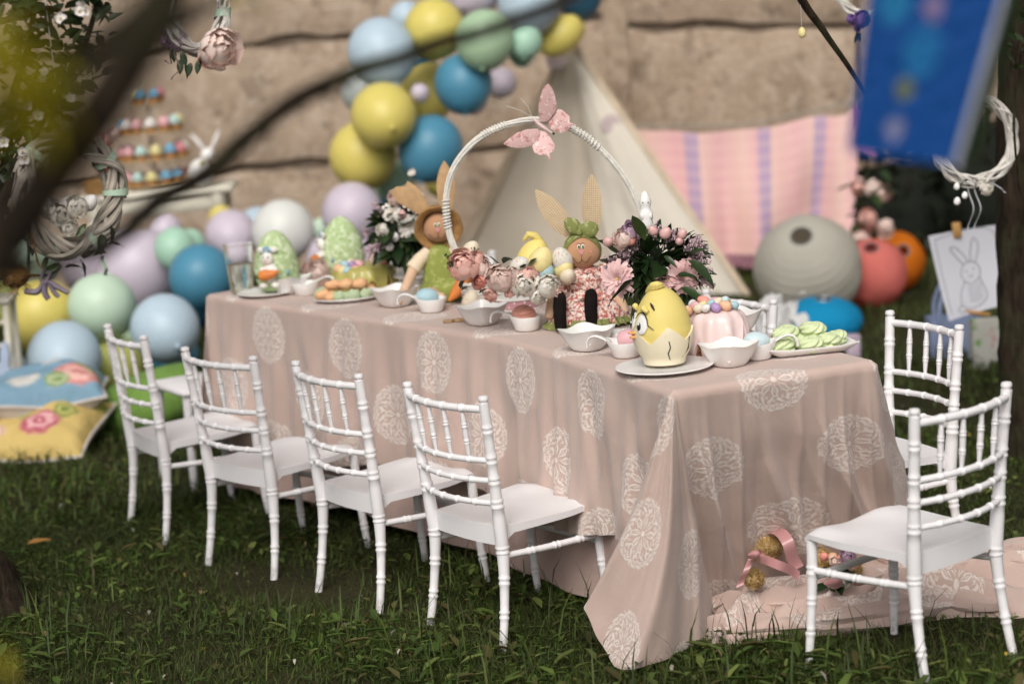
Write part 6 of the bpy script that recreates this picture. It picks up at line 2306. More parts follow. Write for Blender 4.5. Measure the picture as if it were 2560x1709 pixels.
gb = thing('gift_box', 'lilac gift box standing under the edge of the blue paper lantern', 'box', (lb.x, lb.y, 0))
MB().box((0, 0, .055), (.055, .055, .11), bev=.003).build('box_body', M_('lilac_card', (.46, .37, .46), .7, .05, 6), gb)
MB().box((0, 0, .113), (.060, .060, .014), bev=.003).build('lid', M_('lilac_card', (0, 0, 0)), gb)
tl = aty(1935, 825, 9.4)
tu = thing('tulle_bundle', 'crumpled white tulle bundle beyond the table, left of the blue lantern', 'fabric', (tl.x, 9.4, 0))
m_ = MB()
def tul(p):
    return p * (1 + .16 * vnoise(p, 5) + .10 * vnoise(p, 11))
m_.ell((0, 0, .13), (.075, .08, .15), 40, 28, fn=tul)
m_.build('tulle_folds', canvas_mat('white_tulle', (.66, .65, .64)), tu)
m_ = MB()
m_.grid(26, 8, lambda u, v: (.06 + .05 * v + .02 * math.sin(u * 14), -.04 + .05 * math.sin(u * 9), .24 * u + .04 + .03 * math.cos(u * 20) * v))
m_.build('tulle_frill', canvas_mat('white_tulle_frill', (.68, .67, .66)), tu)
# pink artificial flowers at the blanket's right
pfp = aty(2165, 500, 10.9)
pb = thing('flower_garland', 'pink artificial flowers hanging right of the striped blanket', 'flowers', pfp)
for k in range(7):
    peony(pb, (crn.uniform(-.06, .10), crn.uniform(-.05, .05), crn.uniform(-.2, .10)), (crn.uniform(-.6, .6), -1, crn.uniform(-.3, .6)), .042, crn.choice(['pk', 'pk', 'pkl']), crn)
for k in range(16):
    leaf_at(pb, LM_DK, (crn.uniform(-.06, .08), 0, crn.uniform(-.2, .15)), (crn.uniform(-1, 1), crn.uniform(-1, .2), crn.uniform(-1, .6)), .09)
# hanging colouring sheet held by a peg
sy_ = 8.5
c_ = [aty(2321, 590, sy_), aty(2494, 562, sy_ + .04), aty(2512, 762, sy_), aty(2372, 802, sy_ - .04)]
sh = thing('drawing_sheet', 'white sheet with a rabbit line drawing hanging by the tree trunk', 'drawing', (0, 0, 0))
m_ = MB()
def sheet(u, v):
    p = c_[0].lerp(c_[1], u).lerp(c_[3].lerp(c_[2], u), v)
    p.y += .02 * math.sin(u * 3) + .015 * math.sin(v * 3.5)
    return p
m_.grid(16, 16, sheet)
o_ = len(m_.v)
m_.grid(16, 16, lambda u, v: Vector(sheet(u, v)) + Vector((0, .0015, 0)))
m_.build('paper', M_('white_paper', (.66, .66, .72), .8, .02, 3), sh)
PENC = M_('pencil_grey', (.13, .13, .16), .8, .1, 30)
def sk(pts, r=.0013):
    m_ = MB()
    m_.tube([Vector(sheet(u, v)) + Vector((0, -.0012, 0)) for u, v in smooth_path([(a, b, 0) for a, b in pts], 5) for u, v in [(u, v)]] if False else [Vector(sheet(p.x, p.y)) + Vector((0, -.0012, 0)) for p in smooth_path([(a, b, 0) for a, b in pts], 5)], r, 4)
    m_.build('pencil_line', PENC, sh)
sk([(.44, .42), (.34, .30), (.28, .20), (.36, .20), (.46, .30), (.52, .40)])
sk([(.56, .40), (.58, .26), (.64, .12), (.70, .20), (.68, .32), (.62, .42)])
sk([(.44, .42), (.38, .52), (.42, .62), (.54, .66), (.66, .60), (.68, .50), (.62, .42), (.52, .40), (.44, .42)])
sk([(.42, .62), (.32, .74), (.30, .88), (.44, .94), (.62, .92), (.74, .84), (.70, .70), (.66, .60)])
sk([(.46, .50), (.47, .51)], .003)
sk([(.58, .49), (.59, .50)], .003)
sk([(.50, .56), (.53, .58), (.56, .56)])
sk([(.30, .88), (.22, .90), (.26, .96), (.40, .95)])
for k in range(6):
    sk([(.44, .68 + .035 * k), (.56, .70 + .035 * k), (.68, .67 + .035 * k)], .0009)
sk([(.08, .06), (.08, .94)], .0009)
sk([(.08, .06), (.92, .06), (.92, .9)], .0009)
PEG = M_('peg_wood', (.55, .30, .10), .6, .12, 20)
for du in (-.006, .006):
    p = Vector(sheet(.42, .02))
    MB().box((0, 0, 0), (.030, .006, .055), Matrix.Translation((p.x, p.y + du, p.z + .008)) @ Matrix.Rotation(R_(-3), 4, 'Y'), bev=.002).build('peg_jaw', PEG, sh)
p = Vector(sheet(.5, 1.0))
MB().box((0, 0, 0), (.12, .012, .014), Matrix.Translation((p.x - .01, p.y, p.z)) @ Matrix.Rotation(R_(12), 4, 'Y'), bev=.002).build('bottom_rail', PEG, sh)
# gift bags
def gift_bag(label, u, v, y, w, h, d, mat, hnd=True):
    P = onz(u, v, 0)
    P = aty(u, v, y)
    t = thing('gift_bag', label, 'bag', (P.x, y, 0))
    m_ = MB()
    def fn(k, z):
        return k
    vv = []
    for z, s in ((0, 1), (h * .5, 1.02), (h, .98)):
        vv += [(-w / 2 * s, -d / 2 * s, z), (0, -d / 2 * s * .96, z), (w / 2 * s, -d / 2 * s, z), (w / 2 * s * .94, 0, z), (w / 2 * s, d / 2 * s, z), (0, d / 2 * s, z), (-w / 2 * s, d / 2 * s, z), (-w / 2 * s * .94, 0, z)]
    ff = [(j * 8 + i, j * 8 + (i + 1) % 8, (j + 1) * 8 + (i + 1) % 8, (j + 1) * 8 + i) for j in range(2) for i in range(8)] + [tuple(range(7, -1, -1))]
    m_.add(vv, ff)
    m_.build('bag_body', mat, t, False)
    if hnd:
        for s in (-1, 1):
            MB().tube(smooth_path([(-w * .3, s * d / 2, h - .02), (-w * .3, s * d / 2, h + .05), (-w * .16, s * d * .4, h + .12), (0, s * d * .4, h + .145), (w * .16, s * d * .4, h + .12), (w * .3, s * d / 2, h + .05), (w * .3, s * d / 2, h - .02)], 5), .009, 8).build('handle', mat, t)
    return t
gift_bag('blue fabric bag with round handles on the grass by the tree', 2385, 860, 9.3, .20, .17, .12, M_('dull_blue_felt', (.22, .27, .42), .85, .12, 10, .2, 60))
gift_bag('white bag with green flower print leaning by the trunk', 2468, 800, 9.0, .13, .20, .08, fleck_mat('green_flower_print', (.58, .57, .52), [((.22, .38, .14), .42), ((.55, .28, .28), .36)], 16, rough=.8), False)

# ================================================================== trees, shrubs, branches
def bark_mat(name, c):
    m, nt, b = nodes(name)
    co = coord('Object')
    mp = nt.nodes.new('ShaderNodeMapping')
    mp.inputs['Scale'].default_value = (1, 1, .22)
    nt.links.new(co, mp.inputs[0])
    f = noise(mp.outputs[0], 34, 6, .7, .4)
    col = mixc(f.step(.5, .14), tuple(k * .35 for k in c), tuple(k * 1.25 for k in c))
    col = mixc(noise(co, 6, 4).step(.58, .1) * .5, col, (.06, .07, .03))
    nt.links.new(col, b.inputs['Base Color'])
    b.inputs['Roughness'].default_value = .95
    b.inputs['Specular IOR Level'].default_value = .1
    bumpn(f, 1.0, .03, b)
    return m
BARK = bark_mat('dark_bark', (.045, .032, .022))
BARKN = bark_mat('near_dark_bark', (.034, .024, .017))
def limb(t, pts, rad, name='limb', n=14, rough=.05, mat=None):
    P = smooth_path(pts, 8)
    R2 = lerp_list(rad, len(P))
    b = MB()
    b.tube(P, R2, n)
    b.v = [tuple(Vector(v) + Vector((vnoise(v, 30), vnoise((v[1], v[2], v[0]), 34), vnoise((v[2], v[0], v[1]), 28))) * rough * R2[min(i // n, len(R2) - 1)] * 2) for i, v in enumerate(b.v)]
    return b.build(name, mat or BARK, t)
TLEAF = leafy('orchard_leaf', (.014, .028, .007), (.035, .06, .014), .45, .3)
LM_T = leaf_mesh('leaf', TLEAF, .46, .2, .25)
def twig_leaves(t, pts, n, size, seed, sp=.02):
    rn = random.Random(seed)
    P = smooth_path(pts, 10)
    for k in range(n):
        i = rn.randrange(len(P))
        p = P[i] + Vector((rn.uniform(-sp, sp), rn.uniform(-sp, sp), rn.uniform(-sp, sp)))
        leaf_at(t, LM_T, p, (rn.uniform(-1, 1), rn.uniform(-1, 1), rn.uniform(-.7, .9)), rn.uniform(*size), rn.uniform(-1.5, 1.5))
BLOS = soft_petal('white_blossom', (.74, .68, .66), (.80, .76, .74), .3)
bp_me = petal_mesh('petal', BLOS, .2, .9, .03)
def blossom(t, p, d, r, rn):
    f = MB().ell((0, 0, r * .15), (r * .2, r * .2, r * .2), 8, 6).build('blossom', YEL_C, t, True, mat_z(d, p))
    for k in range(5):
        put('petal', bp_me, f, Matrix.Rotation(k * 1.257, 4, 'Z') @ Matrix.Translation((0, r * .1, 0)) @ Matrix.Rotation(R_(-72), 4, 'X') @ Matrix.Scale(r, 4))
# right tree
rt_ = thing('fruit_tree', 'fruit tree with dark rough trunk at the right edge', 'tree', (0, 0, 0))
b0_ = onz(2592, 1135, 0)
limb(rt_, [b0_ + Vector((.02, 0, -.05)), b0_ + Vector((.0, 0, .12)), b0_ + Vector((-.012, 0, .5)), b0_ + Vector((.01, .03, 1.0)), b0_ + Vector((.05, .05, 1.6)), b0_ + Vector((.2, .1, 2.3))], [.15, .105, .092, .088, .08, .06], 'trunk', 28, .06)
tw = [aty(2590, -200, 7.3), aty(2560, -30, 7.2), aty(2545, 30, 7.15)]
limb(rt_, [b0_ + Vector((.05, .05, 1.7)), tw[0], tw[1], tw[2]], [.03, .02, .008, .004], 'limb')
twig_leaves(rt_, [tw[1], tw[2], aty(2550, 130, 7.2)], 26, (.03, .055), 2, .05)
tb = [aty(1960, -120, 6.6), aty(2000, -10, 6.6), aty(2060, 80, 6.65), aty(2120, 165, 6.7), aty(2165, 235, 6.75)]
limb(rt_, [b0_ + Vector((.05, .0, 1.7)), aty(2300, -260, 6.9), aty(2050, -220, 6.7)] + tb, [.03, .022, .018, .014, .012, .009, .007, .005], 'limb')
limb(rt_, [aty(2550, 100, 6.9), aty(2535, 300, 6.9), aty(2548, 480, 7.0)], [.005, .004, .003], 'limb', 8)
twig_leaves(rt_, [aty(2550, 60, 6.9), aty(2545, 160, 6.9)], 14, (.03, .05), 6, .04)
# left tree: trunk foot in the corner, its twigs with leaves and blossom at the upper left
lt = thing('fruit_tree', 'fruit tree at the left edge with leafy blossoming twigs above the wreath', 'tree', (0, 0, 0))
lb_ = onz(-75, 1540, 0)
limb(lt, [lb_ + Vector((.03, 0, -.06)), lb_ + Vector((-.0, 0, .10)), lb_ + Vector((-.07, 0, .32)), lb_ + Vector((-.16, -.05, .8)), lb_ + Vector((-.14, -.2, 1.4)), lb_ + Vector((-.05, -.3, 2.2))], [.20, .125, .105, .10, .09, .06], 'trunk', 28, .07)
A1 = [aty(-80, 720, 5.7), aty(10, 490, 5.65), aty(95, 320, 5.6), aty(160, 215, 5.6), aty(215, 100, 5.55), aty(255, -30, 5.5)]
limb(lt, [lb_ + Vector((-.15, -.1, 1.0))] + A1, [.04, .016, .011, .009, .007, .005], 'limb', 10)
A2 = [aty(-60, 420, 5.8), aty(60, 290, 5.75), aty(150, 190, 5.7), aty(215, 150, 5.65)]
limb(lt, [lb_ + Vector((-.15, -.1, 1.1))] + A2, [.03, .012, .008, .006, .004], 'limb', 10)
A3 = [aty(-40, 60, 5.5), aty(60, 40, 5.55), aty(130, 20, 5.6), aty(180, 60, 5.6)]
limb(lt, A3, [.008, .007, .005, .003], 'limb', 8)
limb(lt, [aty(-20, 520, 5.5), aty(20, 480, 5.5), aty(34, 430, 5.5)], [.005, .004, .003], 'limb', 8)
twig_leaves(lt, A1[1:], 170, (.03, .058), 11, .05)
twig_leaves(lt, A2, 110, (.03, .055), 12, .05)
twig_leaves(lt, A3, 120, (.03, .058), 13, .07)
A4 = [aty(-30, 560, 5.8), aty(15, 400, 5.8), aty(30, 250, 5.75), aty(70, 120, 5.7), aty(90, -20, 5.7)]
limb(lt, A4, [.014, .012, .010, .008, .006], 'limb', 10)
twig_leaves(lt, A4, 150, (.03, .06), 14, .06)
brn2 = random.Random(4)
for u, v in ((205, 12), (215, 28), (198, 30), (112, 178), (108, 195), (95, 290), (70, 265), (152, 48), (8, 355), (55, 380), (60, 395), (175, 245)):
    blossom(lt, aty(u, v, 5.5), (brn2.uniform(-.5, .5), -1, brn2.uniform(-.2, .6)), brn2.uniform(.011, .016), brn2)
# near tree: thick limb and thin branch out of focus in front of everything
nt_ = thing('foreground_tree', 'out of focus near tree whose dark limb crosses the upper left corner', 'tree', (0, 0, 0))
limb(nt_, [(-.95, 1.6, -.05), (-.90, 1.58, .5), (-.78, 1.56, 1.0), aty(-420, 1050, 1.55), aty(-150, 790, 1.55), aty(10, 600, 1.55), aty(110, 470, 1.55), aty(215, 325, 1.55), aty(310, 180, 1.55), aty(380, 60, 1.55), aty(445, -80, 1.55), aty(560, -400, 1.6)], [.06, .045, .036, .028, .024, .0215, .020, .0195, .0195, .0195, .019, .014], 'trunk', 18, mat=BARKN)
bpx_ = [(-60, 690), (150, 665), (290, 600), (400, 500), (525, 425), (610, 345), (760, 238), (905, 176), (1090, 115), (1260, 62), (1480, -20), (1700, -110)]
limb(nt_, [aty(u, v, 1.7 + 1.2 * min(1, k / 3)) for k, (u, v) in enumerate(bpx_)], [.006, .008, .0105, .012, .0125, .0115, .0105, .010, .0095, .009, .0085, .007], 'branch', 10, .16, mat=BARKN)
nrn = random.Random(2)
for k in range(40):
    u = nrn.uniform(380, 860)
    v = 500 - (u - 400) * .66 + nrn.uniform(-10, 10)
    p = aty(u, v, 2.9)
    limb(nt_, [p, p + Vector((nrn.uniform(-.016, .024), nrn.uniform(-.016, .016), nrn.uniform(-.022, .012)))], [.0024, .0012], 'twig', 5, 0, mat=BARKN)
limb(nt_, [aty(-60, 300, 1.75), aty(60, 235, 1.75), aty(190, 150, 1.75), aty(330, 40, 1.7), aty(440, -80, 1.6)], [.007, .008, .008, .009, .009], 'branch', 10, mat=BARKN)
limb(nt_, [aty(370, 90, 1.6), aty(480, 50, 2.2), aty(590, -20, 2.5)], [.008, .006, .004], 'branch', 8, mat=BARKN)
YLEAF = leafy('yellow_green_leaf', (.30, .27, .010), (.42, .34, .015), .5, .3)  # yellow-green is the colour of these leaves
LM_Y = leaf_mesh('leaf', YLEAF, .6, .2, .2)
for u, v, s in ((60, 150, .044), (100, 190, .040), (40, 250, .046), (95, 250, .040), (30, 330, .042), (110, 290, .036), (70, 105, .036), (20, 190, .04), (10, 270, .045), (60, 300, .04), (80, 220, .045), (30, 120, .04), (640, 20, .02), (600, -5, .022)):
    leaf_at(nt_, LM_Y, aty(u - 10, v - 20, 1.35 if u < 300 else 2.4), (nrn.uniform(-1, 1), nrn.uniform(-.5, .5), nrn.uniform(-1, .3)), s * (.8 if u < 300 else .8), nrn.uniform(-1, 1))
for k in range(16):
    leaf_at(nt_, LM_Y, aty(nrn.uniform(-20, 115), nrn.uniform(95, 330), 1.5), (nrn.uniform(-1, 1), nrn.uniform(-.6, .2), nrn.uniform(-1, .4)), nrn.uniform(.03, .045), nrn.uniform(-1, 1))
for u, v in ((20, 1660), (70, 1700)):
    leaf_at(nt_, LM_Y, aty(u, v + 40, 1.9), (nrn.uniform(-1, 1), 0, 1), .026, nrn.uniform(-1, 1))
limb(nt_, [(-.85, 1.6, .75), aty(-200, 1900, 1.95), aty(20, 1730, 1.9), aty(75, 1700, 1.9)], [.01, .006, .004, .002], 'twig', 6, mat=BARKN)
# shrubs under the wall at the right, their shade put into near-black colours
SHR = leafy('shaded_shrub_leaf', (.008, .014, .006), (.02, .028, .010), .5, .2)
LM_S = leaf_mesh('leaf', SHR, .5, .2, .2)
srn = random.Random(6)
for lab, x, y, h, w in (('dark shrub behind the coral lantern at the foot of the wall', 1.95, 12.0, .55, .42), ('dark shrub right of the hanging drawing', 2.55, 11.9, .75, .45), ('dark shrub behind the orange lantern', 2.28, 12.1, .60, .4)):
    t = thing('shrub', lab, 'shrub', (x, y, 0), group='dark shrubs at the foot of the wall')
    for k in range(7):
        a = srn.uniform(0, 6.28)
        limb(t, [(0, 0, 0), (.1 * math.cos(a), .1 * math.sin(a), h * .5), (w * .7 * math.cos(a), w * .5 * math.sin(a), h * srn.uniform(.7, 1))], [.012, .008, .004], 'stem', 6)
    MB().ell((0, .06, h * .45), (w * .8, w * .45, h * .45), 20, 14, fn=lambda p: p * (1 + .15 * vnoise(p, 6))).build('inner_foliage', M_('shaded_shrub_core', (.007, .010, .005), .95, .2, 20, .5, 30), t)
    for k in range(150):
        a, e_ = srn.uniform(0, 6.28), srn.uniform(-.6, 1.4)
        d = Vector((math.cos(a) * math.cos(e_), math.sin(a) * math.cos(e_), math.sin(e_)))
        leaf_at(t, LM_S, Vector((d.x * w * .85, d.y * w * .5, h * .48 + d.z * h * .5)), d + Vector((srn.uniform(-.6, .6), srn.uniform(-.6, .6), srn.uniform(-.6, .6))), srn.uniform(.06, .11), srn.uniform(-1, 1))

# ================================================================== wreaths
CANEW = M_('white_cane_twig', (.66, .62, .57), .65, .12, 40, .4, 90, .0015, .25)
CANEG = M_('grey_washed_cane', (.44, .39, .33), .7, .2, 30, .5, 70, .002, .2)
RIBG = M_('mint_satin_ribbon', (.42, .55, .42), .35, .08, 10)
RIBP = M_('mauve_organza', (.42, .32, .32), .45, .1, 10)
def wreath(label, C_, R0, rt, yaw, n, cr, mat, seed, tilt=0.0):
    t = thing('wreath', label, 'wreath', M=Matrix.Translation(C_) @ Matrix.Rotation(yaw, 4, 'Z') @ Matrix.Rotation(tilt, 4, 'X'))
    rn = random.Random(seed)
    for c in range(n):
        ph, tw_ = rn.uniform(0, 6.28), rn.choice([-1, 1]) * rn.choice([2, 3, 3, 4])
        k0 = rn.uniform(.55, 1.05)
        pts = []
        for i in range(60):
            a = 2 * math.pi * i / 60
            r_ = rt * (k0 + .12 * math.sin(3 * a + ph))
            rad = R0 + r_ * math.cos(a * tw_ + ph)
            pts.append((rad * math.cos(a), r_ * math.sin(a * tw_ + ph), rad * math.sin(a)))
        MB().tube(pts, cr * rn.uniform(.7, 1.2), 6, closed=True).build('cane', mat, t)
    return t
def hang(t, C_, R0, rt, top):
    """cord from the top of a wreath up to the bough above it"""
    iv = t.matrix_world.inverted()
    MB().tube([iv @ (Vector(C_) + Vector((0, 0, R0 + rt))), iv @ Vector(top)], .0016, 6).build('hanging_cord', CANEW, t)
def band(t, a0, a1, R0, rt, mat, turns=1.0, w=.012, name='ribbon_band'):
    """ribbon wound round the wreath's tube between two angles"""
    m_ = MB()
    def fn(u, v):
        a = a0 + (a1 - a0) * u
        b = 2 * math.pi * turns * u
        aa = a + (v - .5) * w / R0
        rad = R0 + rt * 1.18 * math.cos(b)
        return (rad * math.cos(aa), rt * 1.18 * math.sin(b), rad * math.sin(aa))
    m_.grid(40, 4, fn)
    m_.build(name, mat, t)
def streamer(t, pts, w, mat, name='ribbon_tail', side=(1, .4, 0)):
    P = smooth_path(pts, 8)
    m_ = MB()
    s = Vector(side).normalized()
    def fn(u, v):
        i = round(u * (len(P) - 1))
        return P[i] + s * ((v - .5) * w) + Vector((0, .006 * math.sin(u * 9), 0))
    m_.grid(len(P), 3, fn)
    m_.build(name, mat, t)
wl_c = aty(172, 487, 5.6)
WR, WT = .125, .026
w1 = wreath('grey cane wreath with white flowers and mint ribbons hanging at the left', wl_c, WR, WT, R_(40), 20, .0052, CANEG, 5)
for a0, a1 in ((.55, .62), (-.12, -.05), (-1.35, -1.2), (2.2, 2.3)):
    band(w1, a0, a1, WR, WT, RIBG, 1.0, .016)
wrn = random.Random(7)
i1 = w1.matrix_world.inverted()
for u, v, r, kd in ((150, 540, .030, 'cr'), (192, 520, .026, 'cr'), (120, 520, .026, 'cr'), (172, 568, .022, 'cr')):
    peony(w1, i1 @ aty(u, v, 5.57), i1.to_3x3() @ Vector((.2, -1, .2)), r, kd, wrn)
for u, v in ((255, 585), (235, 640), (200, 650), (150, 660), (270, 610), (120, 640), (165, 670), (90, 600), (275, 560), (215, 560), (80, 560)):
    leaf_at(w1, LM_MD if wrn.random() < .4 else LM_T, i1 @ aty(u, v, 5.58), i1.to_3x3() @ Vector((wrn.uniform(-.6, .8), -.4, wrn.uniform(-1, .2))), wrn.uniform(.04, .06), wrn.uniform(-1, 1))
streamer(w1, [i1 @ aty(258, 640, 5.55), i1 @ aty(262, 670, 5.55), i1 @ aty(268, 690, 5.55)], .014, RIBG)
streamer(w1, [i1 @ aty(75, 560, 5.6), i1 @ aty(70, 620, 5.58), i1 @ aty(78, 690, 5.6)], .012, RIBG)
for pts in ([(165, 350), (150, 270), (165, 180), (160, 160)], [(60, 470), (100, 370), (150, 260), (168, 170)], [(40, 480), (70, 400), (120, 330)]):
    streamer(w1, [i1 @ aty(u, v, 5.62) for u, v in pts], .010, RIBG)
for u, v, m_ in ((225, 462, E_WHITE), (165, 468, E_WHITE)):
    egg(w1, i1 @ aty(u, v + 45, 5.62), .017, m_, (.6, .4, 0), 'decorative_egg')
hang(w1, wl_c, WR, WT, (wl_c.x - .02, wl_c.y, 2.2))
# felt bow and dry nest tied under the wreath
nb = thing('nest_decoration', 'grey felt bow with a dry brown nest hanging under the wreath', 'decoration', aty(105, 690, 5.3))
FELT = M_('grey_lilac_felt', (.22, .18, .22), .9, .12, 12, .3, 90)
i2 = nb.matrix_world.inverted()
for pts, r in (([(112, 672), (105, 700), (118, 705), (128, 680)], .012), ([(118, 700), (140, 715), (172, 732)], .013), ([(112, 700), (95, 728), (62, 728)], .015), ([(115, 702), (112, 730), (122, 748)], .014), ([(118, 700), (135, 730), (148, 742)], .011)):
    MB().tube(smooth_path([i2 @ aty(u, v, 5.3) for u, v in pts], 5), [r * .7, r, r * .8], 10, flat=.5).build('felt_strip', FELT, nb)
HAYB = fleck_mat('dry_nest_fibre', (.34, .17, .05), [((.12, .06, .03), .45), ((.5, .3, .1), .4)], 60, rough=.95, bump=.8)
MB().ell(i2 @ aty(38, 690, 5.3), (.030, .028, .026), 24, 16, fn=lambda p: p * (1 + .15 * vnoise(p, 9))).build('nest_ball', HAYB, nb)
hm = MB()
for k in range(110):
    c = i2 @ aty(38, 690, 5.3)
    d = Vector((nrn.gauss(0, 1), nrn.gauss(0, 1), nrn.gauss(0, 1))).normalized()
    e_ = Vector((nrn.gauss(0, 1), nrn.gauss(0, 1), nrn.gauss(0, 1))).normalized()
    hm.tube([c + d * .022, c + d * .033 + e_ * .01, c + d * .034 + e_ * .026], .0008, 3, cap=False)
ho = hm.build('nest_fibres', HAYB, nb)
ho['kind'] = 'stuff'
MB().tube(smooth_path([i2 @ aty(u, v, 5.3) for u, v in ((80, 580), (88, 620), (98, 660), (110, 672))], 5), .0022, 6).build('twine', HAYB, nb)
MB().tube(smooth_path([i2 @ aty(u, v, 5.3) for u, v in ((0, 700), (60, 690), (110, 690), (140, 680), (152, 664))], 5), .003, 6).build('stick', BARK, nb)
# wreath at the top left with a pink peony
w2c = aty(492, 12, 5.8)
w2 = wreath('pale cane wreath with a pink peony cut off by the top edge', w2c, .108, .017, R_(62), 16, .0042, CANEW, 9)
i3 = w2.matrix_world.inverted()
wd = lambda x, y, z: i3.to_3x3() @ Vector((x, y, z))
peony(w2, i3 @ aty(545, 122, 5.68), wd(.5, -1, .1), .048, 'pkl', wrn, inner='co')
peony(w2, i3 @ aty(522, 142, 5.72), wd(.1, -1, -.4), .026, 'pk', wrn)
peony(w2, i3 @ aty(440, 95, 5.75), wd(-.4, -1, .2), .034, 'li', wrn)
for u, v in ((462, 160), (478, 158), (500, 150), (430, 120), (450, 150), (455, 130)):
    leaf_at(w2, LM_DK, i3 @ aty(u, v, 5.72), wd(wrn.uniform(-.5, .5), -.3, -1), .035, wrn.uniform(-1, 1))
for pts in ([(450, 100), (470, 110), (510, 105), (540, 80)], [(440, 110), (420, 140), (405, 132)], [(440, 120), (445, 170), (432, 200)], [(435, 130), (425, 160), (418, 150)]):
    streamer(w2, [i3 @ aty(u, v, 5.66) for u, v in pts], .016, RIBP)
band(w2, -.35, -.2, .108, .017, RIBG, 1.0, .022)
hang(w2, w2c, .108, .017, (w2c.x, w2c.y, 2.2))
limb(lt, [lb_ + Vector((-.12, -.2, 1.5)), Vector((wl_c.x - .12, 5.65, 2.12)), Vector((wl_c.x, 5.62, 2.205)), Vector((w2c.x, 5.8, 2.205)), Vector((w2c.x + .35, 5.9, 2.24))], [.05, .035, .028, .02, .01], 'limb', 12)
# wreath at the right with a cream rose and little eggs
w3c = aty(2438, 352, 7.2)
w3 = wreath('white cane wreath with a cream rose hanging on the right tree', w3c, .122, .018, R_(12), 14, .0038, CANEW, 14)
i4 = w3.matrix_world.inverted()
peony(w3, i4 @ aty(2462, 472, 7.12), Vector((.1, -1, .2)), .022, 'cr', wrn, 'cream_rose')
for u, v, r in ((2392, 466, .009), (2393, 503, .010), (2412, 488, .009)):
    egg(w3, i4 @ aty(u, v, 7.12), r, CERAMIC, (.1, .1, 0), 'tiny_egg')
for pts in ([(2402, 455), (2420, 460), (2440, 455)], [(2420, 470), (2432, 520), (2420, 575)], [(2436, 470), (2450, 520), (2436, 572)], [(2480, 455), (2500, 470), (2515, 482)], [(2410, 460), (2425, 445), (2440, 462)]):
    streamer(w3, [i4 @ aty(u, v, 7.13) for u, v in pts], .006, M_('pale_grey_ribbon', (.45, .45, .48), .4, .06, 10))
for k in range(7):
    leaf_at(w3, LM_T, i4 @ aty(2420 + wrn.uniform(-25, 40), 462 + wrn.uniform(-8, 10), 7.14), (wrn.uniform(-1, 1), -.5, wrn.uniform(-.5, .5)), .022, wrn.uniform(-1, 1))
hang(w3, w3c, .122, .018, (w3c.x, w3c.y, 2.2))
w4 = wreath('white cane wreath with purple roses at the top right', aty(2170, -38, 7.4), .095, .014, R_(-25), 12, .0035, CANEW, 21)
i5 = w4.matrix_world.inverted()
for u, v, r in ((2152, 52, .030), (2126, 50, .020), (2140, 72, .016)):
    peony(w4, i5 @ aty(u, v, 7.33), i5.to_3x3() @ Vector((.2, -1, .2)), r, 'pu', wrn, 'purple_rose', .3)
for k in range(6):
    leaf_at(w4, LM_DK, i5 @ aty(2140 + wrn.uniform(-12, 15), 85 + wrn.uniform(-8, 6), 7.35), (wrn.uniform(-.6, .6), -.5, -1), .028, wrn.uniform(-1, 1))
w4c = aty(2170, -38, 7.4)
hang(w4, w4c, .095, .014, (w4c.x, w4c.y, 2.32))
limb(rt_, [b0_ + Vector((.05, .05, 1.65)), Vector((w3c.x + .1, 7.25, 2.16)), Vector((w3c.x, 7.2, 2.2)), Vector((w4c.x, 7.4, 2.325)), Vector((w4c.x - .3, 7.4, 2.4))], [.05, .03, .025, .018, .008], 'limb', 12)
ye = aty(2005, 82, 6.6)
yo = put('hanging_egg', egg_mesh(E_YEL), None, Matrix.Translation(ye) @ Matrix.Diagonal((.011, .011, .015, 1)))
tag(yo, 'small yellow egg hanging on a thread below the branch', 'egg')
MB().tube([(0, 0, 1), (0, 0, 6.5)], .06, 4).build('thread', CANEW, yo)

# ================================================================== blue hanging box close to the lens
q = [(1995, -40), (2298, -22), (2185, 380), (1945, 347)]
by_ = 2.65
BF = [aty(q[0][0] * DS, q[0][1] * DS, by_), aty(q[1][0] * DS, q[1][1] * DS, by_ - .02), aty(q[2][0] * DS, q[2][1] * DS, by_ - .02), aty(q[3][0] * DS, q[3][1] * DS, by_)]
BB = [p + Vector((.038, .055, 0)) for p in BF]
hb = thing('hanging_box', 'blue painted box with white beaded edge hanging close at the upper right', 'box', (0, 0, 0))
def face(name, a, b_, c, d, mat, uv=True):
    m_ = MB()
    m_.grid(8, 8, lambda u, v: a.lerp(b_, u).lerp(d.lerp(c, u), v), uv=lambda u, v: (u, v))
    return m_.build(name, mat, hb)
BLUEB = print_mat('blue_painted_flowers', (.003, .052, .22), [(.42, .60, .065, (.16, .17, .03), (.10, .12, .05)), (.40, .84, .075, (.12, .13, .24), (.22, .22, .34)), (.52, .12, .08, (.20, .14, .24), (.14, .12, .24)), (.50, .38, .15, (.010, .12, .28), (.006, .09, .27)), (.22, .12, .12, (.012, .12, .28), (.01, .14, .30))], .6)
GRNB = M_('dark_green_side', (.03, .06, .02), .6, .2, 8)
face('front_panel', BF[0], BF[1], BF[2], BF[3], BLUEB)
face('side_panel', BF[1], BB[1], BB[2], BF[2], GRNB)
face('side_panel', BB[0], BF[0], BF[3], BB[3], GRNB)
face('back_panel', BB[1], BB[0], BB[3], BB[2], GRNB)
face('bottom_panel', BF[3], BF[2], BB[2], BB[3], M_('navy_bottom', (.008, .03, .09), .6, .1, 8))
PRL = M_('grey_bead', (.42, .44, .50), .4, .06, 20)
for k in range(26):
    p = BF[1].lerp(BF[2], k / 25) + Vector((.003, -.003, 0))
    MB().ell(p, .0042, 10, 8).build('bead', PRL, hb)
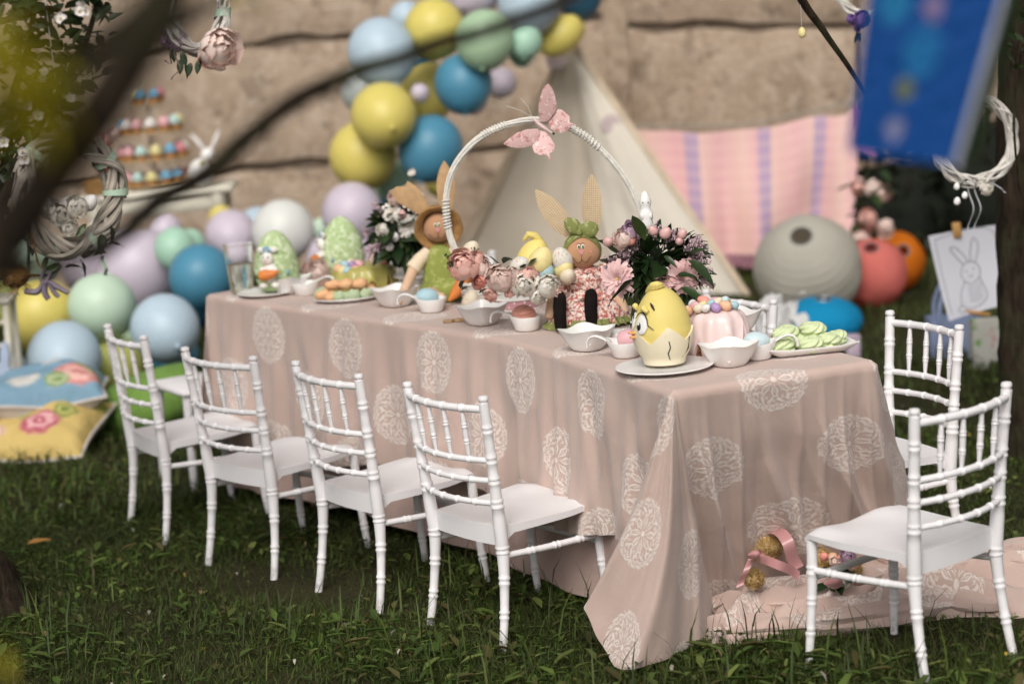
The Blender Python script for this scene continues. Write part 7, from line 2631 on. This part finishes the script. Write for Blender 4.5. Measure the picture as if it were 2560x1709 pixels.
for s in (0, 1):
    p = BF[s].lerp(BF[1 - s], .2)
    MB().tube([p, Vector((BF[0].lerp(BF[1], .5).x, by_, 1.98)), Vector((BF[0].lerp(BF[1], .5).x, by_, 2.3))], .0015, 6).build('hanging_cord', CANEW, hb)

# ================================================================== hay wreath with satin ribbon by the near end
HAY = fleck_mat('hay_fibre', (.42, .27, .10), [((.22, .12, .04), .42), ((.60, .44, .22), .42)], 70, rough=.95, bump=.7)
SAT = M_('dusty_rose_satin', (.50, .25, .25), .28, .05, 8, spec=.5)
hc = aty(2010, 1425, 5.91)
hw = thing('hay_wreath', 'hay wreath with pink satin ribbons and eggs leaning on the trailing cloth', 'wreath', hc)
hi = hw.matrix_world.inverted()
hrn = random.Random(9)
def hay_ball(u, v, y, r, n):
    c = hi @ aty(u, v, y)
    MB().ell(c, (r, r * .9, r * .88), 24, 16, fn=lambda p: p * (1 + .09 * vnoise(p, 8))).build('hay_ball', HAY, hw)
    m_ = MB()
    for k in range(n):
        d = Vector((hrn.gauss(0, 1), hrn.gauss(0, 1), hrn.gauss(0, 1))).normalized()
        e_ = Vector((hrn.gauss(0, 1), hrn.gauss(0, 1), hrn.gauss(0, 1)))
        e_ = (e_ - d * e_.dot(d)).normalized()
        m_.tube([c + d * r * .98 - e_ * r * .5, c + d * r * 1.08, c + d * r * 1.0 + e_ * r * hrn.uniform(.5, .9)], .0007, 3, cap=False)
    o = m_.build('hay_strands', HAY, hw)
    o['kind'] = 'stuff'
hay_ball(1915, 1358, 5.93, .042, 150)
hay_ball(1985, 1346, 5.99, .036, 110)
hay_ball(1884, 1444, 5.85, .026, 60)
hay_ball(2050, 1400, 5.97, .032, 80)
hay_ball(2120, 1420, 5.95, .034, 80)
def satin(pts, w, side=(1, .3, .4)):
    streamer(hw, [hi @ aty(u, v, y) for u, v, y in pts], w, SAT, 'satin_ribbon', side)
satin([(1925, 1328, 5.91), (1950, 1330, 5.85), (1968, 1352, 5.82), (1980, 1390, 5.82), (1996, 1420, 5.83)], .030, (1, 0, .45))
satin([(1900, 1396, 5.83), (1930, 1405, 5.81), (1965, 1418, 5.81), (1998, 1440, 5.83)], .024, (.25, 0, 1))
satin([(1884, 1388, 5.82), (1872, 1410, 5.81), (1858, 1440, 5.81), (1850, 1466, 5.81)], .020, (1, 0, .4))
for (u, v), (du, dv) in (((2088, 1470), (-12, -26)), ((2140, 1462), (26, -20)), ((1880, 1392), (20, -8))):
    m_ = MB()
    a_, b_ = hi @ aty(u, v, 5.81), hi @ aty(u + du, v + dv, 5.78)
    m_.tube(smooth_path([a_, a_.lerp(b_, .5) + Vector((0, -.012, .006)), b_], 5), [.004, .022, .026, .004], 12, flat=.45)
    m_.build('ribbon_loop', SAT, hw)
for u, v, r, m_ in ((2060, 1390, .011, E_CORAL), (2082, 1392, .013, E_PEACH), (2100, 1398, .012, E_CORAL)):
    egg(hw, hi @ aty(u, v, 5.89), r, m_, (1, .4, 0), 'decorative_egg')
for u, v, k, r in ((2085, 1404, 'pkl', .02), (2118, 1394, 'li', .022), (2110, 1448, 'cr', .024), (2130, 1410, 'pk', .02)):
    peony(hw, hi @ aty(u, v, 5.88), (0, -1, .5), r, k, hrn, 'silk_flower')
for k in range(14):
    leaf_at(hw, LM_DK, hi @ aty(2090 + hrn.uniform(-25, 50), 1450 + hrn.uniform(-25, 15), 5.88), (hrn.uniform(-1, 1), -.6, hrn.uniform(-.3, .8)), .05, hrn.uniform(-1, 1))

# ================================================================== small things
fl2 = onz(98, 1378, .02)
lf = leaf_mesh('fallen_leaf', M_('dry_orange_leaf', (.42, .20, .045), .6, .2, 30), .34, .12, .3)
o = put('fallen_leaf', lf, None, Matrix.Translation((fl2.x - .035, fl2.y, .045)) @ Matrix.Rotation(R_(-80), 4, 'Z') @ Matrix.Rotation(R_(10), 4, 'X') @ Matrix.Rotation(R_(20), 4, 'Y') @ Matrix.Scale(.075, 4))
tag(o, 'dry orange leaf lying on the lawn at the lower left', 'leaf')
sto = onz(454, 1010, .35)
stl = thing('stool', 'white stool at the far left end, only a corner and one leg showing', 'stool', (-1.05, 8.12, 0), R_(30))
MB().box((0, 0, .335), (.30, .30, .022), bev=.006).build('seat', WHITE, stl)
for sx in (-1, 1):
    for sy in (-1, 1):
        MB().tube([(sx * .125, sy * .125, .33), (sx * .135, sy * .135, 0)], [.017, .013], 12).build('leg', WHITE, stl)
